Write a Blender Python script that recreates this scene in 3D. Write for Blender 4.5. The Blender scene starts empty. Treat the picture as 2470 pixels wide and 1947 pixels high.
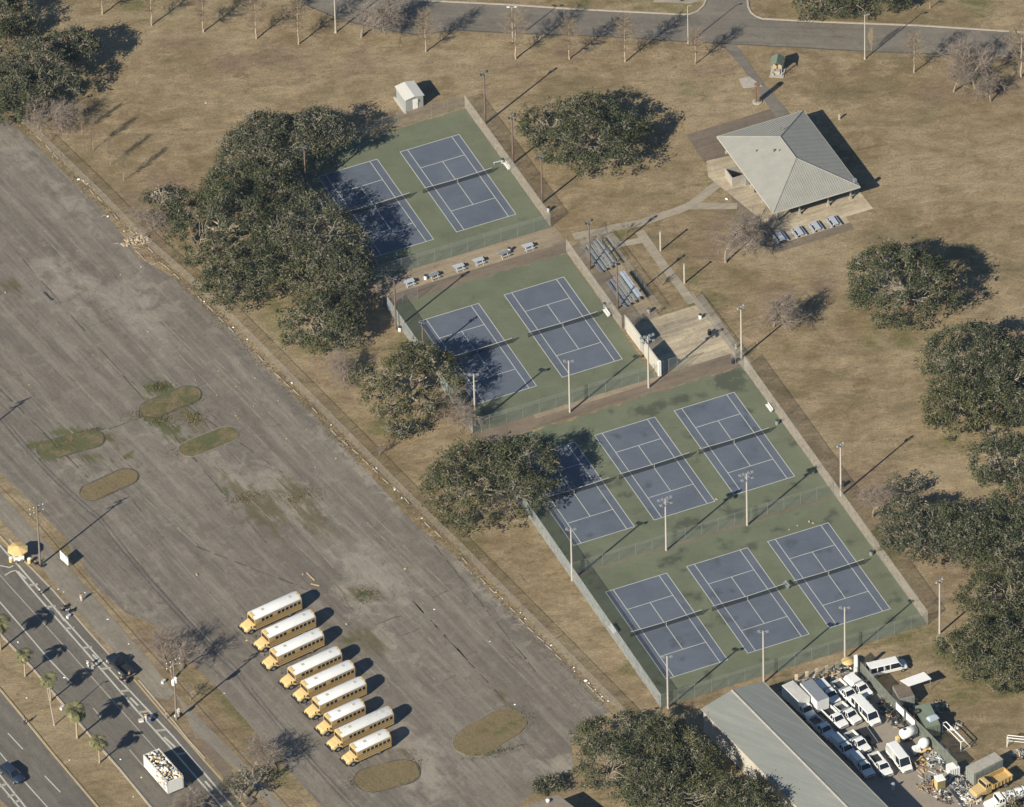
import bpy, bmesh, math, random
import numpy as np
from mathutils import Vector, Matrix
# ------------------------------------------------------------------ camera, sky, sun
random.seed(7); rng = np.random.default_rng(7)
scene = bpy.context.scene
C = scene.collection
DIST, PITCH, ROLL, FPX, TH = 2100.194785825144, 0.701800106026644, -0.028620313097183582, 30498.777576671426, 0.4015898147066481
FW = Vector((0, math.cos(PITCH), -math.sin(PITCH)))
_U = Vector((0, math.sin(PITCH), math.cos(PITCH))); _R = Vector((1, 0, 0))
CR = _R*math.cos(ROLL)+_U*math.sin(ROLL); CU = -_R*math.sin(ROLL)+_U*math.cos(ROLL)
CP = -FW*DIST
cam_d = bpy.data.cameras.new('camera'); cam = bpy.data.objects.new('camera', cam_d); C.objects.link(cam)
cam_d.sensor_fit = 'HORIZONTAL'; cam_d.sensor_width = 36.0; cam_d.lens = 36.0*FPX/2470.0
cam_d.clip_start = 10; cam_d.clip_end = 9000
cam.matrix_world = Matrix(((CR.x, CU.x, -FW.x, CP.x), (CR.y, CU.y, -FW.y, CP.y), (CR.z, CU.z, -FW.z, CP.z), (0, 0, 0, 1)))
scene.camera = cam
SUN_EL, SUN_AZ = math.radians(31.2), math.radians(220.2)      # azimuth clockwise from +Y, where the sun stands
world = bpy.data.worlds.new("World"); scene.world = world; world.use_nodes = True
wn = world.node_tree; bg = wn.nodes['Background']
sky = wn.nodes.new('ShaderNodeTexSky'); sky.sky_type = 'NISHITA'; sky.sun_disc = False
sky.sun_elevation = SUN_EL; sky.sun_rotation = SUN_AZ; sky.air_density = 1.0; sky.dust_density = 0.0; sky.ozone_density = 5.0
wn.links.new(sky.outputs[0], bg.inputs[0]); bg.inputs[1].default_value = 0.055
sun_d = bpy.data.lights.new('sun', 'SUN'); sun_d.energy = 4.6; sun_d.angle = math.radians(0.53); sun_d.color = (1.0, 0.93, 0.80)
sun = bpy.data.objects.new('sun', sun_d); C.objects.link(sun)
SDIR = Vector((math.sin(SUN_AZ)*math.cos(SUN_EL), math.cos(SUN_AZ)*math.cos(SUN_EL), math.sin(SUN_EL)))
sun.rotation_euler = SDIR.to_track_quat('Z', 'Y').to_euler(); sun.location = (0, 0, 60)
scene.view_settings.view_transform = 'Standard'; scene.view_settings.look = 'None'
scene.view_settings.exposure = 0.72; scene.view_settings.gamma = 1
scene.render.engine = 'CYCLES'
HAZE = 1.0e-5

# ------------------------------------------------------------------ survey helpers
UX, UY = math.cos(TH), math.sin(TH)
def AB(a, b, z=0.0):                       # court frame: a along the baselines, b along the sidelines
    return Vector((a*UX+b*UY, a*UY-b*UX, z))
SURV = {1:(0,0,.3805),2:(820,0,.3805),3:(1640,0,.38302),4:(0,650,.3805),5:(820,650,.3805),6:(1640,650,.38302),7:(0,1297,.3805),8:(820,1297,.3805),9:(1640,1297,.38302),
 'a':(1860,1560,.14305),'b':(2120,1560,.16151),'c':(2080,1760,.17997),'d':(1990,1720,.14305),'e':(0,1280,.14052),'f':(240,1540,.14052),'h':(300,1740,.1569),'i':(560,1400,.18735),'j':(0,1700,.14767),'k':(1400,540,.14767),'l':(1500,740,.16613),'n':(920,540,.19382),'p':(1720,360,.18459),'q':(1760,110,.09368),'r':(920,160,.14052),'u':(740,1560,.17563),'v':(1240,1840,.11998),'w':(60,620,.16393),'x':(2250,1780,.10152),'y':(0,1480,.12878),'F':(0,0,1.13982)}
def g(t, x, y, z=0.0):                     # survey point -> place on the plane at height z
    o = SURV[t]; px = o[0]+o[2]*x; py = o[1]+o[2]*y
    d = FW+CR*((px-1235)/FPX)-CU*((py-973.5)/FPX)
    k = (z-CP.z)/d.z
    return CP+d*k
def toab(P): return (P.x*UX+P.y*UY, P.x*UY-P.y*UX)

# ------------------------------------------------------------------ materials
def _nt(name):
    m = bpy.data.materials.new(name); m.use_nodes = True
    nt = m.node_tree; b = nt.nodes['Principled BSDF']
    return m, nt, b
class N:
    def __init__(s, nt): s.nt = nt
    def new(s, t, **kw):
        n = s.nt.nodes.new(t)
        for k, v in kw.items(): setattr(n, k, v)
        return n
    def link(s, a, b): s.nt.links.new(a, b)
    def noise(s, vec, scale, detail=4, rough=.55, dist=0):
        n = s.new('ShaderNodeTexNoise'); n.inputs['Scale'].default_value = scale; n.inputs['Detail'].default_value = detail
        n.inputs['Roughness'].default_value = rough; n.inputs['Distortion'].default_value = dist
        s.link(vec, n.inputs['Vector']); return n.outputs['Fac']
    def mapping(s, vec, rot=0, scale=(1,1,1)):
        m = s.new('ShaderNodeMapping'); m.inputs['Rotation'].default_value = (0,0,rot); s.link(vec, m.inputs['Vector'])
        k = s.new('ShaderNodeMapping'); k.inputs['Scale'].default_value = scale; s.link(m.outputs[0], k.inputs['Vector']); return k.outputs[0]
    def ramp(s, fac, lo, hi, a=0.0, b=1.0):
        r = s.new('ShaderNodeMapRange'); r.inputs['From Min'].default_value = lo; r.inputs['From Max'].default_value = hi
        r.inputs['To Min'].default_value = a; r.inputs['To Max'].default_value = b; s.link(fac, r.inputs['Value']); return r.outputs[0]
    def math(s, op, a, b=None):
        m = s.new('ShaderNodeMath', operation=op)
        for i, q in enumerate((a, b)):
            if q is None: continue
            if isinstance(q, (int, float)): m.inputs[i].default_value = q
            else: s.link(q, m.inputs[i])
        return m.outputs[0]
    def mix(s, fac, a, b, mode='MIX'):
        m = s.new('ShaderNodeMix', data_type='RGBA', blend_type=mode)
        for i, q in ((0, fac), (6, a), (7, b)):
            if isinstance(q, (int, float)): m.inputs[i].default_value = q
            elif isinstance(q, tuple): m.inputs[i].default_value = (*q[:3], 1)
            else: s.link(q, m.inputs[i])
        return m.outputs[2]
    def attr(s, name):
        a = s.new('ShaderNodeAttribute'); a.attribute_name = name; return a.outputs['Fac']
    def coords(s): return s.new('ShaderNodeTexCoord').outputs['Object']
    def bump(s, h, dist, strength, b):
        n = s.new('ShaderNodeBump'); n.inputs['Distance'].default_value = dist; n.inputs['Strength'].default_value = strength
        s.link(h, n.inputs['Height']); s.link(n.outputs[0], b.inputs['Normal'])
MATS = {}
def mat(name, col, rough=.8, var=.18, scale=1.5, metal=0.0, spec=.3, col2=None, amt=.5, stretch=None):
    if name in MATS: return MATS[name]
    m, nt, b = _nt(name); n = N(nt); v = n.coords()
    if stretch: v = n.mapping(v, -TH+stretch[0] if len(stretch) > 3 else stretch[0], stretch[1:4])
    f = n.noise(v, scale, 5, .6)
    f2 = n.noise(v, scale*7, 3, .6)
    ff = n.math('ADD', n.math('MULTIPLY', f, .65), n.math('MULTIPLY', f2, .35))
    lo = tuple(c*(1-var) for c in col); hi = tuple(min(1, c*(1+var)) for c in col)
    c = n.mix(n.ramp(ff, .33, .67), lo, hi)
    if col2: c = n.mix(n.ramp(f, 1-amt-.06+.02, 1-amt+.1), c, col2)
    n.link(c, b.inputs['Base Color'])
    b.inputs['Roughness'].default_value = rough; b.inputs['Metallic'].default_value = metal
    b.inputs['Specular IOR Level'].default_value = spec
    MATS[name] = m; return m
def glass_mat(name, col=(.012, .016, .022)):
    if name in MATS: return MATS[name]
    m = mat(name, col, .12, .2, 2, spec=.5); return m
def fence_mat(name, col, cover):
    m, nt, b = _nt(name); n = N(nt); v = n.coords()
    f = n.noise(v, 1.3, 3); b.inputs['Roughness'].default_value = .7; b.inputs['Metallic'].default_value = 0
    n.link(n.mix(n.ramp(f, .3, .7), tuple(c*.8 for c in col), tuple(c*1.2 for c in col)), b.inputs['Base Color'])
    a = n.ramp(f, .3, .7, cover*.93, min(1, cover*1.05)); n.link(a, b.inputs['Alpha'])
    MATS[name] = m; return m

# lot direction in world (parking lot, streaks and stalls run along it)
LOTD = (AB(-17.7, 77.6)-AB(-37.6, -56.3)).normalized(); LOTA = math.atan2(LOTD.y, LOTD.x)
ROADD = (g(7, 1430, 1690)-g(7, 0, 50)).normalized(); ROADA = math.atan2(ROADD.y, ROADD.x)

def grass_material():
    m, nt, b = _nt('dry_grass'); n = N(nt); v = n.coords()
    big = n.noise(v, .040, 6, .68, .5); mid = n.noise(v, .22, 6, .68, .5); fine = n.noise(n.mapping(v, 0, (1, 1.2, 1)), 2.4, 6, .75); tuft = n.noise(n.mapping(v, math.radians(-8), (.55, 1.1, 1)), .9, 6, .7, .8)
    rg = n.math('ADD', n.math('MULTIPLY', mid, .6), n.math('MULTIPLY', tuft, .4))
    c = n.mix(n.ramp(big, .40, .58), (0.180, 0.132, 0.071), (0.254, 0.193, 0.112))
    c = n.mix(n.math('MULTIPLY', n.ramp(mid, .44, .62), .8), c, (0.300, 0.229, 0.139))
    c = n.mix(n.math('MULTIPLY', n.ramp(tuft, .5, .66), .55), c, (0.132, 0.096, 0.049))
    c = n.mix(n.math('MULTIPLY', n.ramp(n.noise(v, .12, 6, .7, .6), .53, .68), .5), c, (0.124, 0.099, 0.044))
    ol = n.attr('worn'); c = n.mix(n.math('MULTIPLY', n.ramp(n.math('ADD', ol, n.ramp(rg, .3, .7, -.6, .6)), .3, 1.0), .75), c, (0.180, 0.119, 0.057))
    lit = n.attr('litter'); c = n.mix(n.math('MULTIPLY', n.ramp(n.math('ADD', lit, n.ramp(rg, .3, .7, -.8, .8)), .35, 1.05), .72), c, (0.156, 0.109, 0.075))
    gr = n.attr('green'); c = n.mix(n.math('MULTIPLY', n.ramp(n.math('ADD', gr, n.ramp(rg, .3, .7, -.8, .8)), .4, 1.15), .8), c, (0.100, 0.098, 0.034))
    br = n.noise(n.mapping(v, math.radians(12), (.5, 1, 1)), .07, 6, .7, .7)
    c = n.mix(n.math('MULTIPLY', n.ramp(br, .52, .62), .55), c, (.290, .232, .142)); c = n.mix(n.math('MULTIPLY', n.ramp(br, .47, .39), .50), c, (.142, .116, .062))
    k2 = n.ramp(n.noise(n.mapping(v, math.radians(-6), (.45, 1.25, 1)), .42, 7, .74, .8), .34, .66, .78, 1.18)
    k = n.math('MULTIPLY', n.ramp(fine, .25, .75, .55, 1.43), k2)
    cc = n.new('ShaderNodeCombineColor'); [n.link(k, cc.inputs[i]) for i in range(3)]
    n.link(n.mix(1.0, c, cc.outputs[0], 'MULTIPLY'), b.inputs['Base Color'])
    b.inputs['Roughness'].default_value = .95; b.inputs['Specular IOR Level'].default_value = .1
    n.bump(n.noise(v, 3.0, 5, .7), .10, .55, b)
    return m
def asphalt_material(name, base, light, dark, ang, weed=True, streak=.6, lscale=1.0):
    m, nt, b = _nt(name); n = N(nt); v = n.coords()
    s = n.mapping(v, -ang, (.16, 1, 1)); s2 = n.mapping(v, -ang, (.045, .9, 1))
    big = n.noise(s, .10*lscale, 6, .62, .4); st = n.noise(s2, .55*lscale, 5, .65); mid = n.noise(v, .35, 6, .7, .6); fine = n.noise(n.mapping(v, -ang, (.5, 1, 1)), 3.2, 5, .75)
    st2 = n.noise(n.mapping(v, -ang, (.03, 1.6, 1)), 1.1, 3, .6)
    c = n.mix(n.ramp(big, .38, .62), dark, base)
    c = n.mix(n.math('MULTIPLY', n.ramp(st, .47, .64), streak), c, light)
    c = n.mix(n.math('MULTIPLY', n.ramp(st2, .56, .70), streak*.7), c, light)
    c = n.mix(n.math('MULTIPLY', n.ramp(st2, .44, .32), .45), c, tuple(x*.74 for x in dark))
    c = n.mix(n.math('MULTIPLY', n.ramp(mid, .52, .62), streak*.55), c, light)
    c = n.mix(n.math('MULTIPLY', n.ramp(mid, .42, .34), .35), c, tuple(x*.8 for x in dark))
    pat = n.noise(v, .8, 6, .72, 1.2)
    c = n.mix(n.math('MULTIPLY', n.ramp(pat, .58, .64), .45), c, tuple(x*.62 for x in dark))
    if weed:
        a = n.attr('pale'); c = n.mix(n.math('MULTIPLY', n.ramp(n.math('ADD', a, n.ramp(mid, .3, .7, -.5, .5)), .3, .8), .75), c, tuple(min(1, x*1.12) for x in light))
        w = n.attr('weed'); c = n.mix(n.math('MULTIPLY', n.ramp(n.math('ADD', w, n.ramp(n.noise(s, .9, 6, .75, .5), .3, .7, -.55, .55)), .35, .8), .8), c, (.110, .090, .045))
        w = n.attr('moss'); c = n.mix(n.math('MULTIPLY', n.ramp(n.math('ADD', w, n.ramp(n.noise(s, 1.4, 6, .75, .5), .3, .7, -.6, .6)), .4, .8), .85), c, (.085, .09, .03))
    k = n.math('MULTIPLY', n.ramp(fine, .25, .75, .80, 1.20), n.ramp(n.noise(n.mapping(v, -ang, (.35, 1, 1)), .5, 7, .72, .7), .34, .66, .84, 1.14))
    cc = n.new('ShaderNodeCombineColor'); [n.link(k, cc.inputs[i]) for i in range(3)]
    n.link(n.mix(1.0, c, cc.outputs[0], 'MULTIPLY'), b.inputs['Base Color'])
    b.inputs['Roughness'].default_value = .92; b.inputs['Specular IOR Level'].default_value = .15
    return m
def court_material(name, col, stain_col, pale):
    m, nt, b = _nt(name); n = N(nt); v = n.coords()
    a = n.noise(v, .16, 5, .6, .4); f = n.noise(v, 2.5, 5, .7); sp = n.noise(v, .55, 5, .65, .3); st1 = n.noise(n.mapping(v, .3, (.35, 1.3, 1)), .8, 6, .72, .6)
    c = n.mix(n.ramp(a, .35, .65), tuple(x*.9 for x in col), tuple(x*1.1 for x in col))
    c = n.mix(n.math('MULTIPLY', n.ramp(n.noise(n.mapping(v, -TH, (.3, 1, 1)), .5, 5, .7), .52, .7), .35), c, pale)
    c = n.mix(n.math('MULTIPLY', n.ramp(st1, .54, .68), .40), c, tuple(x*.74 for x in col))
    st = n.attr('stain'); c = n.mix(n.math('MULTIPLY', n.ramp(n.math('MULTIPLY', st, n.ramp(sp, .32, .60, .25, 2.0)), .25, .95), .75), c, stain_col)
    k = n.ramp(f, .25, .75, .9, 1.1)
    cc = n.new('ShaderNodeCombineColor'); [n.link(k, cc.inputs[i]) for i in range(3)]
    n.link(n.mix(1.0, c, cc.outputs[0], 'MULTIPLY'), b.inputs['Base Color'])
    b.inputs['Roughness'].default_value = .85; b.inputs['Specular IOR Level'].default_value = .2
    return m
def leaf_material(name, dark, light, dry, dryamt=.10):
    m, nt, b = _nt(name); n = N(nt); v = n.coords()
    t = n.attr('tone'); big = n.noise(v, .30, 4, .6)
    f = n.math('ADD', n.math('MULTIPLY', t, .45), n.math('MULTIPLY', n.ramp(big, .3, .7), .5))
    c = n.mix(n.ramp(f, .2, .95), dark, light)
    c = n.mix(n.ramp(t, 1-dryamt, 1-dryamt+.02), c, dry)
    n.link(c, b.inputs['Base Color']); b.inputs['Roughness'].default_value = .75; b.inputs['Specular IOR Level'].default_value = .12
    return m
M_GRASS = grass_material()
M_LOT = asphalt_material('worn_asphalt', (.168, .146, .118), (.235, .208, .166), (.136, .118, .096), LOTA)
M_ROAD = asphalt_material('road_asphalt', (.142, .127, .103), (.172, .155, .126), (.122, .110, .091), ROADA, False, .35, .6)
M_ROAD2 = asphalt_material('park_road_asphalt', (.168, .149, .120), (.200, .178, .143), (.142, .126, .104), math.radians(-5), False, .3, .6)
M_PATH = asphalt_material('concrete_path', (.32, .275, .205), (.39, .34, .26), (.26, .222, .165), TH, False, .15, 1.5)
M_WALK = asphalt_material('sidewalk_concrete', (.215, .190, .148), (.265, .235, .185), (.175, .153, .120), ROADA, False, .4, 1.5)
M_PAVE = asphalt_material('sandy_pavement', (.40, .330, .225), (.50, .425, .295), (.27, .225, .16), TH, False, .45, 2.2)
M_SLAB = asphalt_material('stained_slab', (.28, .222, .148), (.36, .295, .198), (.20, .16, .115), TH, False, .30, 2.2)
M_STRIP = asphalt_material('brown_concrete', (.182, .144, .104), (.235, .188, .135), (.140, .112, .084), TH, False, .20, 1.5)
M_GREEN = court_material('court_green', (.126, .138, .088), (.056, .062, .044), (.160, .170, .110))
M_BLUE = court_material('court_blue', (.102, .117, .143), (.066, .074, .086), (.126, .138, .150))
M_LINE = mat('court_line_paint', (.42, .425, .385), .7, .12, 2)
M_PAINT = mat('road_paint', (.43, .42, .365), .7, .2, 3)
M_PAINT2 = mat('worn_paint', (.33, .30, .25), .8, .2, 3)
M_YPAINT = mat('yellowed_paint', (.36, .28, .16), .8, .2, 2)
M_STALL = mat('faint_stall_paint', (.180, .165, .130), .9, .12, 2)
M_CRACK = mat('crack_sand', (.205, .182, .140), .95, .25, 1)
M_CRACKD = mat('crack_dark', (.088, .077, .058), .95, .25, 1)
M_KERB = mat('kerb_concrete', (.37, .32, .25), .85, .15, 1)
M_CONC = mat('concrete', (.34, .31, .26), .85, .15, 1)
M_POLE = mat('pole_concrete', (.42, .38, .32), .8, .12, 1)
M_WOODP = mat('weathered_pole', (.20, .165, .13), .9, .2, 2)
M_POLED = mat('brown_pole', (.16, .115, .09), .8, .15, 2)
M_GALV = mat('galvanised', (.36, .37, .37), .5, .12, 3, .5)
M_ALU = mat('aluminium_plank', (.34, .35, .34), .45, .1, 2, .3)
M_WHITE = mat('white_paint', (.74, .73, .68), .45, .06, 2)
M_CREAM = mat('cream_paint', (.46, .43, .365), .6, .1, 1)
M_BLACK = mat('black_rubber', (.02, .02, .022), .8, .2, 5)
M_DARK = mat('dark_metal', (.045, .05, .055), .5, .2, 3)
M_GLASS = glass_mat('dark_glass')
M_BARK = mat('oak_bark', (.20, .165, .125), .95, .3, 2)
M_LIMB = mat('oak_limb', (.25, .215, .165), .95, .3, 2)
M_TWIG = mat('pale_bark', (.36, .285, .20), .95, .2, 2)
M_TWIGS = mat('brown_twigs', (.235, .180, .118), .95, .2, 2)
M_TWIG2 = mat('grey_bark', (.235, .19, .15), .95, .2, 2)
M_SCREEN = fence_mat('court_fence_mesh', (.25, .27, .24), .22)
M_SCREENR = fence_mat('court_fence_weathered', (.46, .42, .36), .34)
M_SCREENL = fence_mat('court_fence_bluegrey', (.36, .38, .37), .50)
M_SCREENM = fence_mat('divider_mesh', (.27, .28, .26), .16)
M_CHAIN = fence_mat('chain_link', (.34, .31, .26), .20)
M_NET = fence_mat('net_black', (.03, .035, .035), .34)
M_YARDF = fence_mat('green_privacy_slats', (.150, .162, .130), .78)
M_LEAF = leaf_material('oak_leaves', (.040, .047, .022), (.118, .125, .060), (.185, .16, .11), .05)
M_LEAF2 = leaf_material('oak_leaves_grey', (.045, .050, .028), (.125, .126, .070), (.205, .18, .135), .09)
M_LEAF3 = leaf_material('oak_leaves_olive', (.045, .049, .021), (.135, .136, .058), (.20, .17, .10), .06)
M_PALM = leaf_material('palm_leaf', (.10, .10, .045), (.27, .25, .12), (.36, .30, .18), .14)
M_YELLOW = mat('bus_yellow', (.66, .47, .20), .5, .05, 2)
M_YSHADE = mat('bus_yellow_shaded', (.48, .33, .14), .5, .08, 2)  # darker copy of the bus yellow: shading of the sides painted into the colour
M_FPOST = mat('fence_post', (.20, .205, .185), .7, .15, 3)
M_BLUET = mat('blue_grey_metal', (.36, .41, .46), .5, .12, 3)
M_RUST = mat('rusty_metal', (.20, .12, .07), .8, .35, 2)
M_TAN = mat('tan_wood', (.42, .31, .18), .8, .2, 2)
M_NAVY = mat('navy_paint', (.022, .032, .055), .3, .1, 1, spec=.5)
M_BLK = mat('black_paint', (.012, .016, .026), .3, .1, 1, spec=.5)
M_SKIN = mat('skin', (.35, .21, .14), .6, .1, 3)
M_ROOFL = mat('metal_roof', (.280, .272, .235), .5, .09, .6)
M_SHEDR = mat('white_roof', (.55, .53, .47), .6, .08, .6, col2=(.50, .44, .35), amt=.35)
M_SHEDW = mat('grey_wall', (.27, .285, .265), .8, .08, 1)

# ------------------------------------------------------------------ mesh helpers
def props(o, label=None, cat=None, group=None, kind=None):
    if label: o['label'] = label
    if cat: o['category'] = cat
    if group: o['group'] = group
    if kind: o['kind'] = kind
    return o
class MB:
    def __init__(s): s.v = []; s.f = []; s.mi = []; s.mats = []
    def m(s, mt):
        if mt not in s.mats: s.mats.append(mt)
        return s.mats.index(mt)
    def add(s, vs, fs, mt=None, M=None):
        o = len(s.v)
        for p in vs:
            p = Vector(p)
            if M is not None: p = M @ p
            s.v.append(tuple(p))
        i = s.m(mt) if mt else 0
        for f in fs: s.f.append(tuple(o+k for k in f)); s.mi.append(i)
    def box(s, c, d, mt=None, M=None, tx=1.0, ty=1.0):
        x, y, z = c; a, b, h = d[0]/2, d[1]/2, d[2]/2
        vs = [(x-a, y-b, z-h), (x+a, y-b, z-h), (x+a, y+b, z-h), (x-a, y+b, z-h), (x-a*tx, y-b*ty, z+h), (x+a*tx, y-b*ty, z+h), (x+a*tx, y+b*ty, z+h), (x-a*tx, y+b*ty, z+h)]
        s.add(vs, [(0, 3, 2, 1), (4, 5, 6, 7), (0, 1, 5, 4), (1, 2, 6, 5), (2, 3, 7, 6), (3, 0, 4, 7)], mt, M)
    def tube(s, p0, p1, r0, r1=None, n=6, mt=None, M=None, caps=True):
        p0 = Vector(p0); p1 = Vector(p1); r1 = r0 if r1 is None else r1
        d = (p1-p0); q = d.to_track_quat('Z', 'X'); vs = []
        for p, r in ((p0, r0), (p1, r1)):
            for k in range(n):
                t = 2*math.pi*k/n; vs.append(p+q @ Vector((r*math.cos(t), r*math.sin(t), 0)))
        fs = [(k, (k+1) % n, n+(k+1) % n, n+k) for k in range(n)]
        if caps: fs += [tuple(range(n-1, -1, -1)), tuple(range(n, 2*n))]
        s.add(vs, fs, mt, M)
    def lathe(s, prof, n=12, mt=None, M=None, c=(0, 0, 0)):
        vs = []; fs = []
        for r, z in prof:
            for k in range(n):
                t = 2*math.pi*k/n; vs.append((c[0]+r*math.cos(t), c[1]+r*math.sin(t), c[2]+z))
        for j in range(len(prof)-1):
            for k in range(n): fs.append((j*n+k, j*n+(k+1) % n, (j+1)*n+(k+1) % n, (j+1)*n+k))
        fs += [tuple(range(n-1, -1, -1)), tuple(range((len(prof)-1)*n, len(prof)*n))]
        s.add(vs, fs, mt, M)
    def ball(s, c, r, n=8, mt=None, M=None, jit=0):
        vs = []; fs = []; k2 = max(4, n//2+1)
        r = r if isinstance(r, (tuple, list)) else (r, r, r)
        for j in range(k2+1):
            ph = math.pi*j/k2
            for k in range(n):
                t = 2*math.pi*k/n; q = 1+random.uniform(-jit, jit)
                vs.append((c[0]+r[0]*q*math.sin(ph)*math.cos(t), c[1]+r[1]*q*math.sin(ph)*math.sin(t), c[2]+r[2]*q*math.cos(ph)))
        for j in range(k2):
            for k in range(n): fs.append((j*n+k, (j+1)*n+k, (j+1)*n+(k+1) % n, j*n+(k+1) % n))
        s.add(vs, fs, mt, M)
    def prism(s, pts, z0, z1, mt=None, M=None):
        n = len(pts); vs = [(p[0], p[1], z0) for p in pts]+[(p[0], p[1], z1) for p in pts]
        s.add(vs, [tuple(range(n-1, -1, -1)), tuple(range(n, 2*n))]+[(k, (k+1) % n, n+(k+1) % n, n+k) for k in range(n)], mt, M)
    def xprism(s, prof, y0, y1, mt=None, M=None, in1=0):    # profile in x,z swept across y
        n = len(prof); vs = [(p[0], y0, p[1]) for p in prof]+[(p[0], y1, p[1]) for p in prof]
        s.add(vs, [tuple(range(n)), tuple(range(2*n-1, n-1, -1))]+[(k, n+k, n+(k+1) % n, (k+1) % n) for k in range(n)], mt, M)
    def stations(s, st, mt=None, M=None):                   # st: list of closed rings, same length
        n = len(st[0]); vs = [p for r in st for p in r]; fs = []
        for j in range(len(st)-1):
            for k in range(n): fs.append((j*n+k, j*n+(k+1) % n, (j+1)*n+(k+1) % n, (j+1)*n+k))
        fs += [tuple(range(n-1, -1, -1)), tuple(range((len(st)-1)*n, len(st)*n))]
        s.add(vs, fs, mt, M)
    def build(s, name, mt=None, parent=None, smooth=False):
        me = bpy.data.meshes.new(name); me.from_pydata(s.v, [], s.f)
        if s.mats:
            for q in s.mats: me.materials.append(q)
            me.polygons.foreach_set('material_index', s.mi)
        elif mt: me.materials.append(mt)
        if smooth: me.polygons.foreach_set('use_smooth', [True]*len(me.polygons))
        bm = bmesh.new(); bm.from_mesh(me); bmesh.ops.recalc_face_normals(bm, faces=bm.faces); bm.to_mesh(me); bm.free()
        me.update()
        o = bpy.data.objects.new(name, me); C.objects.link(o)
        if parent: o.parent = parent
        return o
def empty(name, loc, rz=0.0, label=None, cat=None, group=None):
    o = bpy.data.objects.new(name, None); C.objects.link(o); o.empty_display_size = .5
    o.location = loc; o.rotation_euler = (0, 0, rz); props(o, label, cat, group); return o
def copy_tree(o, parent=None, depth=0):
    c = o.copy(); C.objects.link(c); c.parent = parent
    for ch in [q for q in o.children]:
        copy_tree(ch, c, depth+1)
    return c
def place(root, loc, rz=0.0, label=None, group=None, first=False, scale=None):
    r = root if first else copy_tree(root)
    r.location = loc; r.rotation_euler = (0, 0, rz)
    if scale: r.scale = scale if isinstance(scale, tuple) else (scale,)*3
    if label: r['label'] = label
    if group: r['group'] = group
    return r
def clean(pts): return [Vector((p[0], p[1])) for p in pts]
def sheet(name, pts, z, mt, kind='structure', step=None, attrs=None, parent=None, label=None, cat=None):
    bm = bmesh.new(); vs = [bm.verts.new((p[0], p[1], z)) for p in pts]; f = bm.faces.new(vs)
    if f.normal.z < 0 or True:
        bm.normal_update()
        if f.normal.z < 0: f.normal_flip()
    if step:
        bmesh.ops.triangulate(bm, faces=bm.faces[:])
        xs = [p[0] for p in pts]; ys = [p[1] for p in pts]
        for ax, lo, hi in ((0, min(xs), max(xs)), (1, min(ys), max(ys))):
            k = lo+step
            while k < hi:
                co = [0, 0, z]; no = [0, 0, 0]; co[ax] = k; no[ax] = 1
                bmesh.ops.bisect_plane(bm, geom=bm.verts[:]+bm.edges[:]+bm.faces[:], dist=1e-5, plane_co=co, plane_no=no)
                k += step
    me = bpy.data.meshes.new(name); bm.to_mesh(me); bm.free(); me.materials.append(mt)
    o = bpy.data.objects.new(name, me); C.objects.link(o)
    if attrs:
        n = len(me.vertices); co = np.empty(n*3); me.vertices.foreach_get('co', co); co = co.reshape(-1, 3)
        for an, fn in attrs.items():
            a = me.attributes.new(an, 'FLOAT', 'POINT'); a.data.foreach_set('value', np.asarray(fn(co), dtype=np.float32))
    if parent: o.parent = parent
    if kind: o['kind'] = kind
    if label: o['label'] = label
    if cat: o['category'] = cat
    return o
def blobfn(blobs):                          # blobs: (Vector, r_along, r_across, angle, strength)
    def fn(co):
        out = np.zeros(len(co))
        for P, ra, rb, ang, s in blobs:
            dx = co[:, 0]-P[0]; dy = co[:, 1]-P[1]; ca, sa = math.cos(ang), math.sin(ang)
            q = ((dx*ca+dy*sa)/ra)**2+((-dx*sa+dy*ca)/rb)**2
            out = np.maximum(out, s*np.exp(-q))
        return out
    return fn
def ribbon_pts(pts, w, rag=0.0):
    L = []; R = []
    n = len(pts)
    for i, p in enumerate(pts):
        a = pts[max(0, i-1)]; b = pts[min(n-1, i+1)]
        d = Vector((b[0]-a[0], b[1]-a[1])).normalized(); nn = Vector((-d.y, d.x))
        ww = w/2*(1+random.uniform(-rag, rag))
        L.append((p[0]+nn.x*ww, p[1]+nn.y*ww)); R.append((p[0]-nn.x*ww, p[1]-nn.y*ww))
    return L, R
def ribbon(mb, pts, w, z, mt=None, rag=0.0, h=0.0):
    L, R = ribbon_pts(pts, w, rag); n = len(pts)
    if h <= 0:
        mb.add([(*p, z) for p in L]+[(*p, z) for p in R], [(i, n+i, n+i+1, i+1) for i in range(n-1)], mt)
    else:
        for i in range(n-1):
            mb.add([(*R[i], z), (*R[i+1], z), (*L[i+1], z), (*L[i], z), (*R[i], z+h), (*R[i+1], z+h), (*L[i+1], z+h), (*L[i], z+h)],
                   [(4, 5, 6, 7), (0, 1, 5, 4), (2, 3, 7, 6), (1, 2, 6, 5), (3, 0, 4, 7)], mt)
def seg(p, q, n):
    return [Vector(p).lerp(Vector(q), i/n) for i in range(n+1)]
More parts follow.
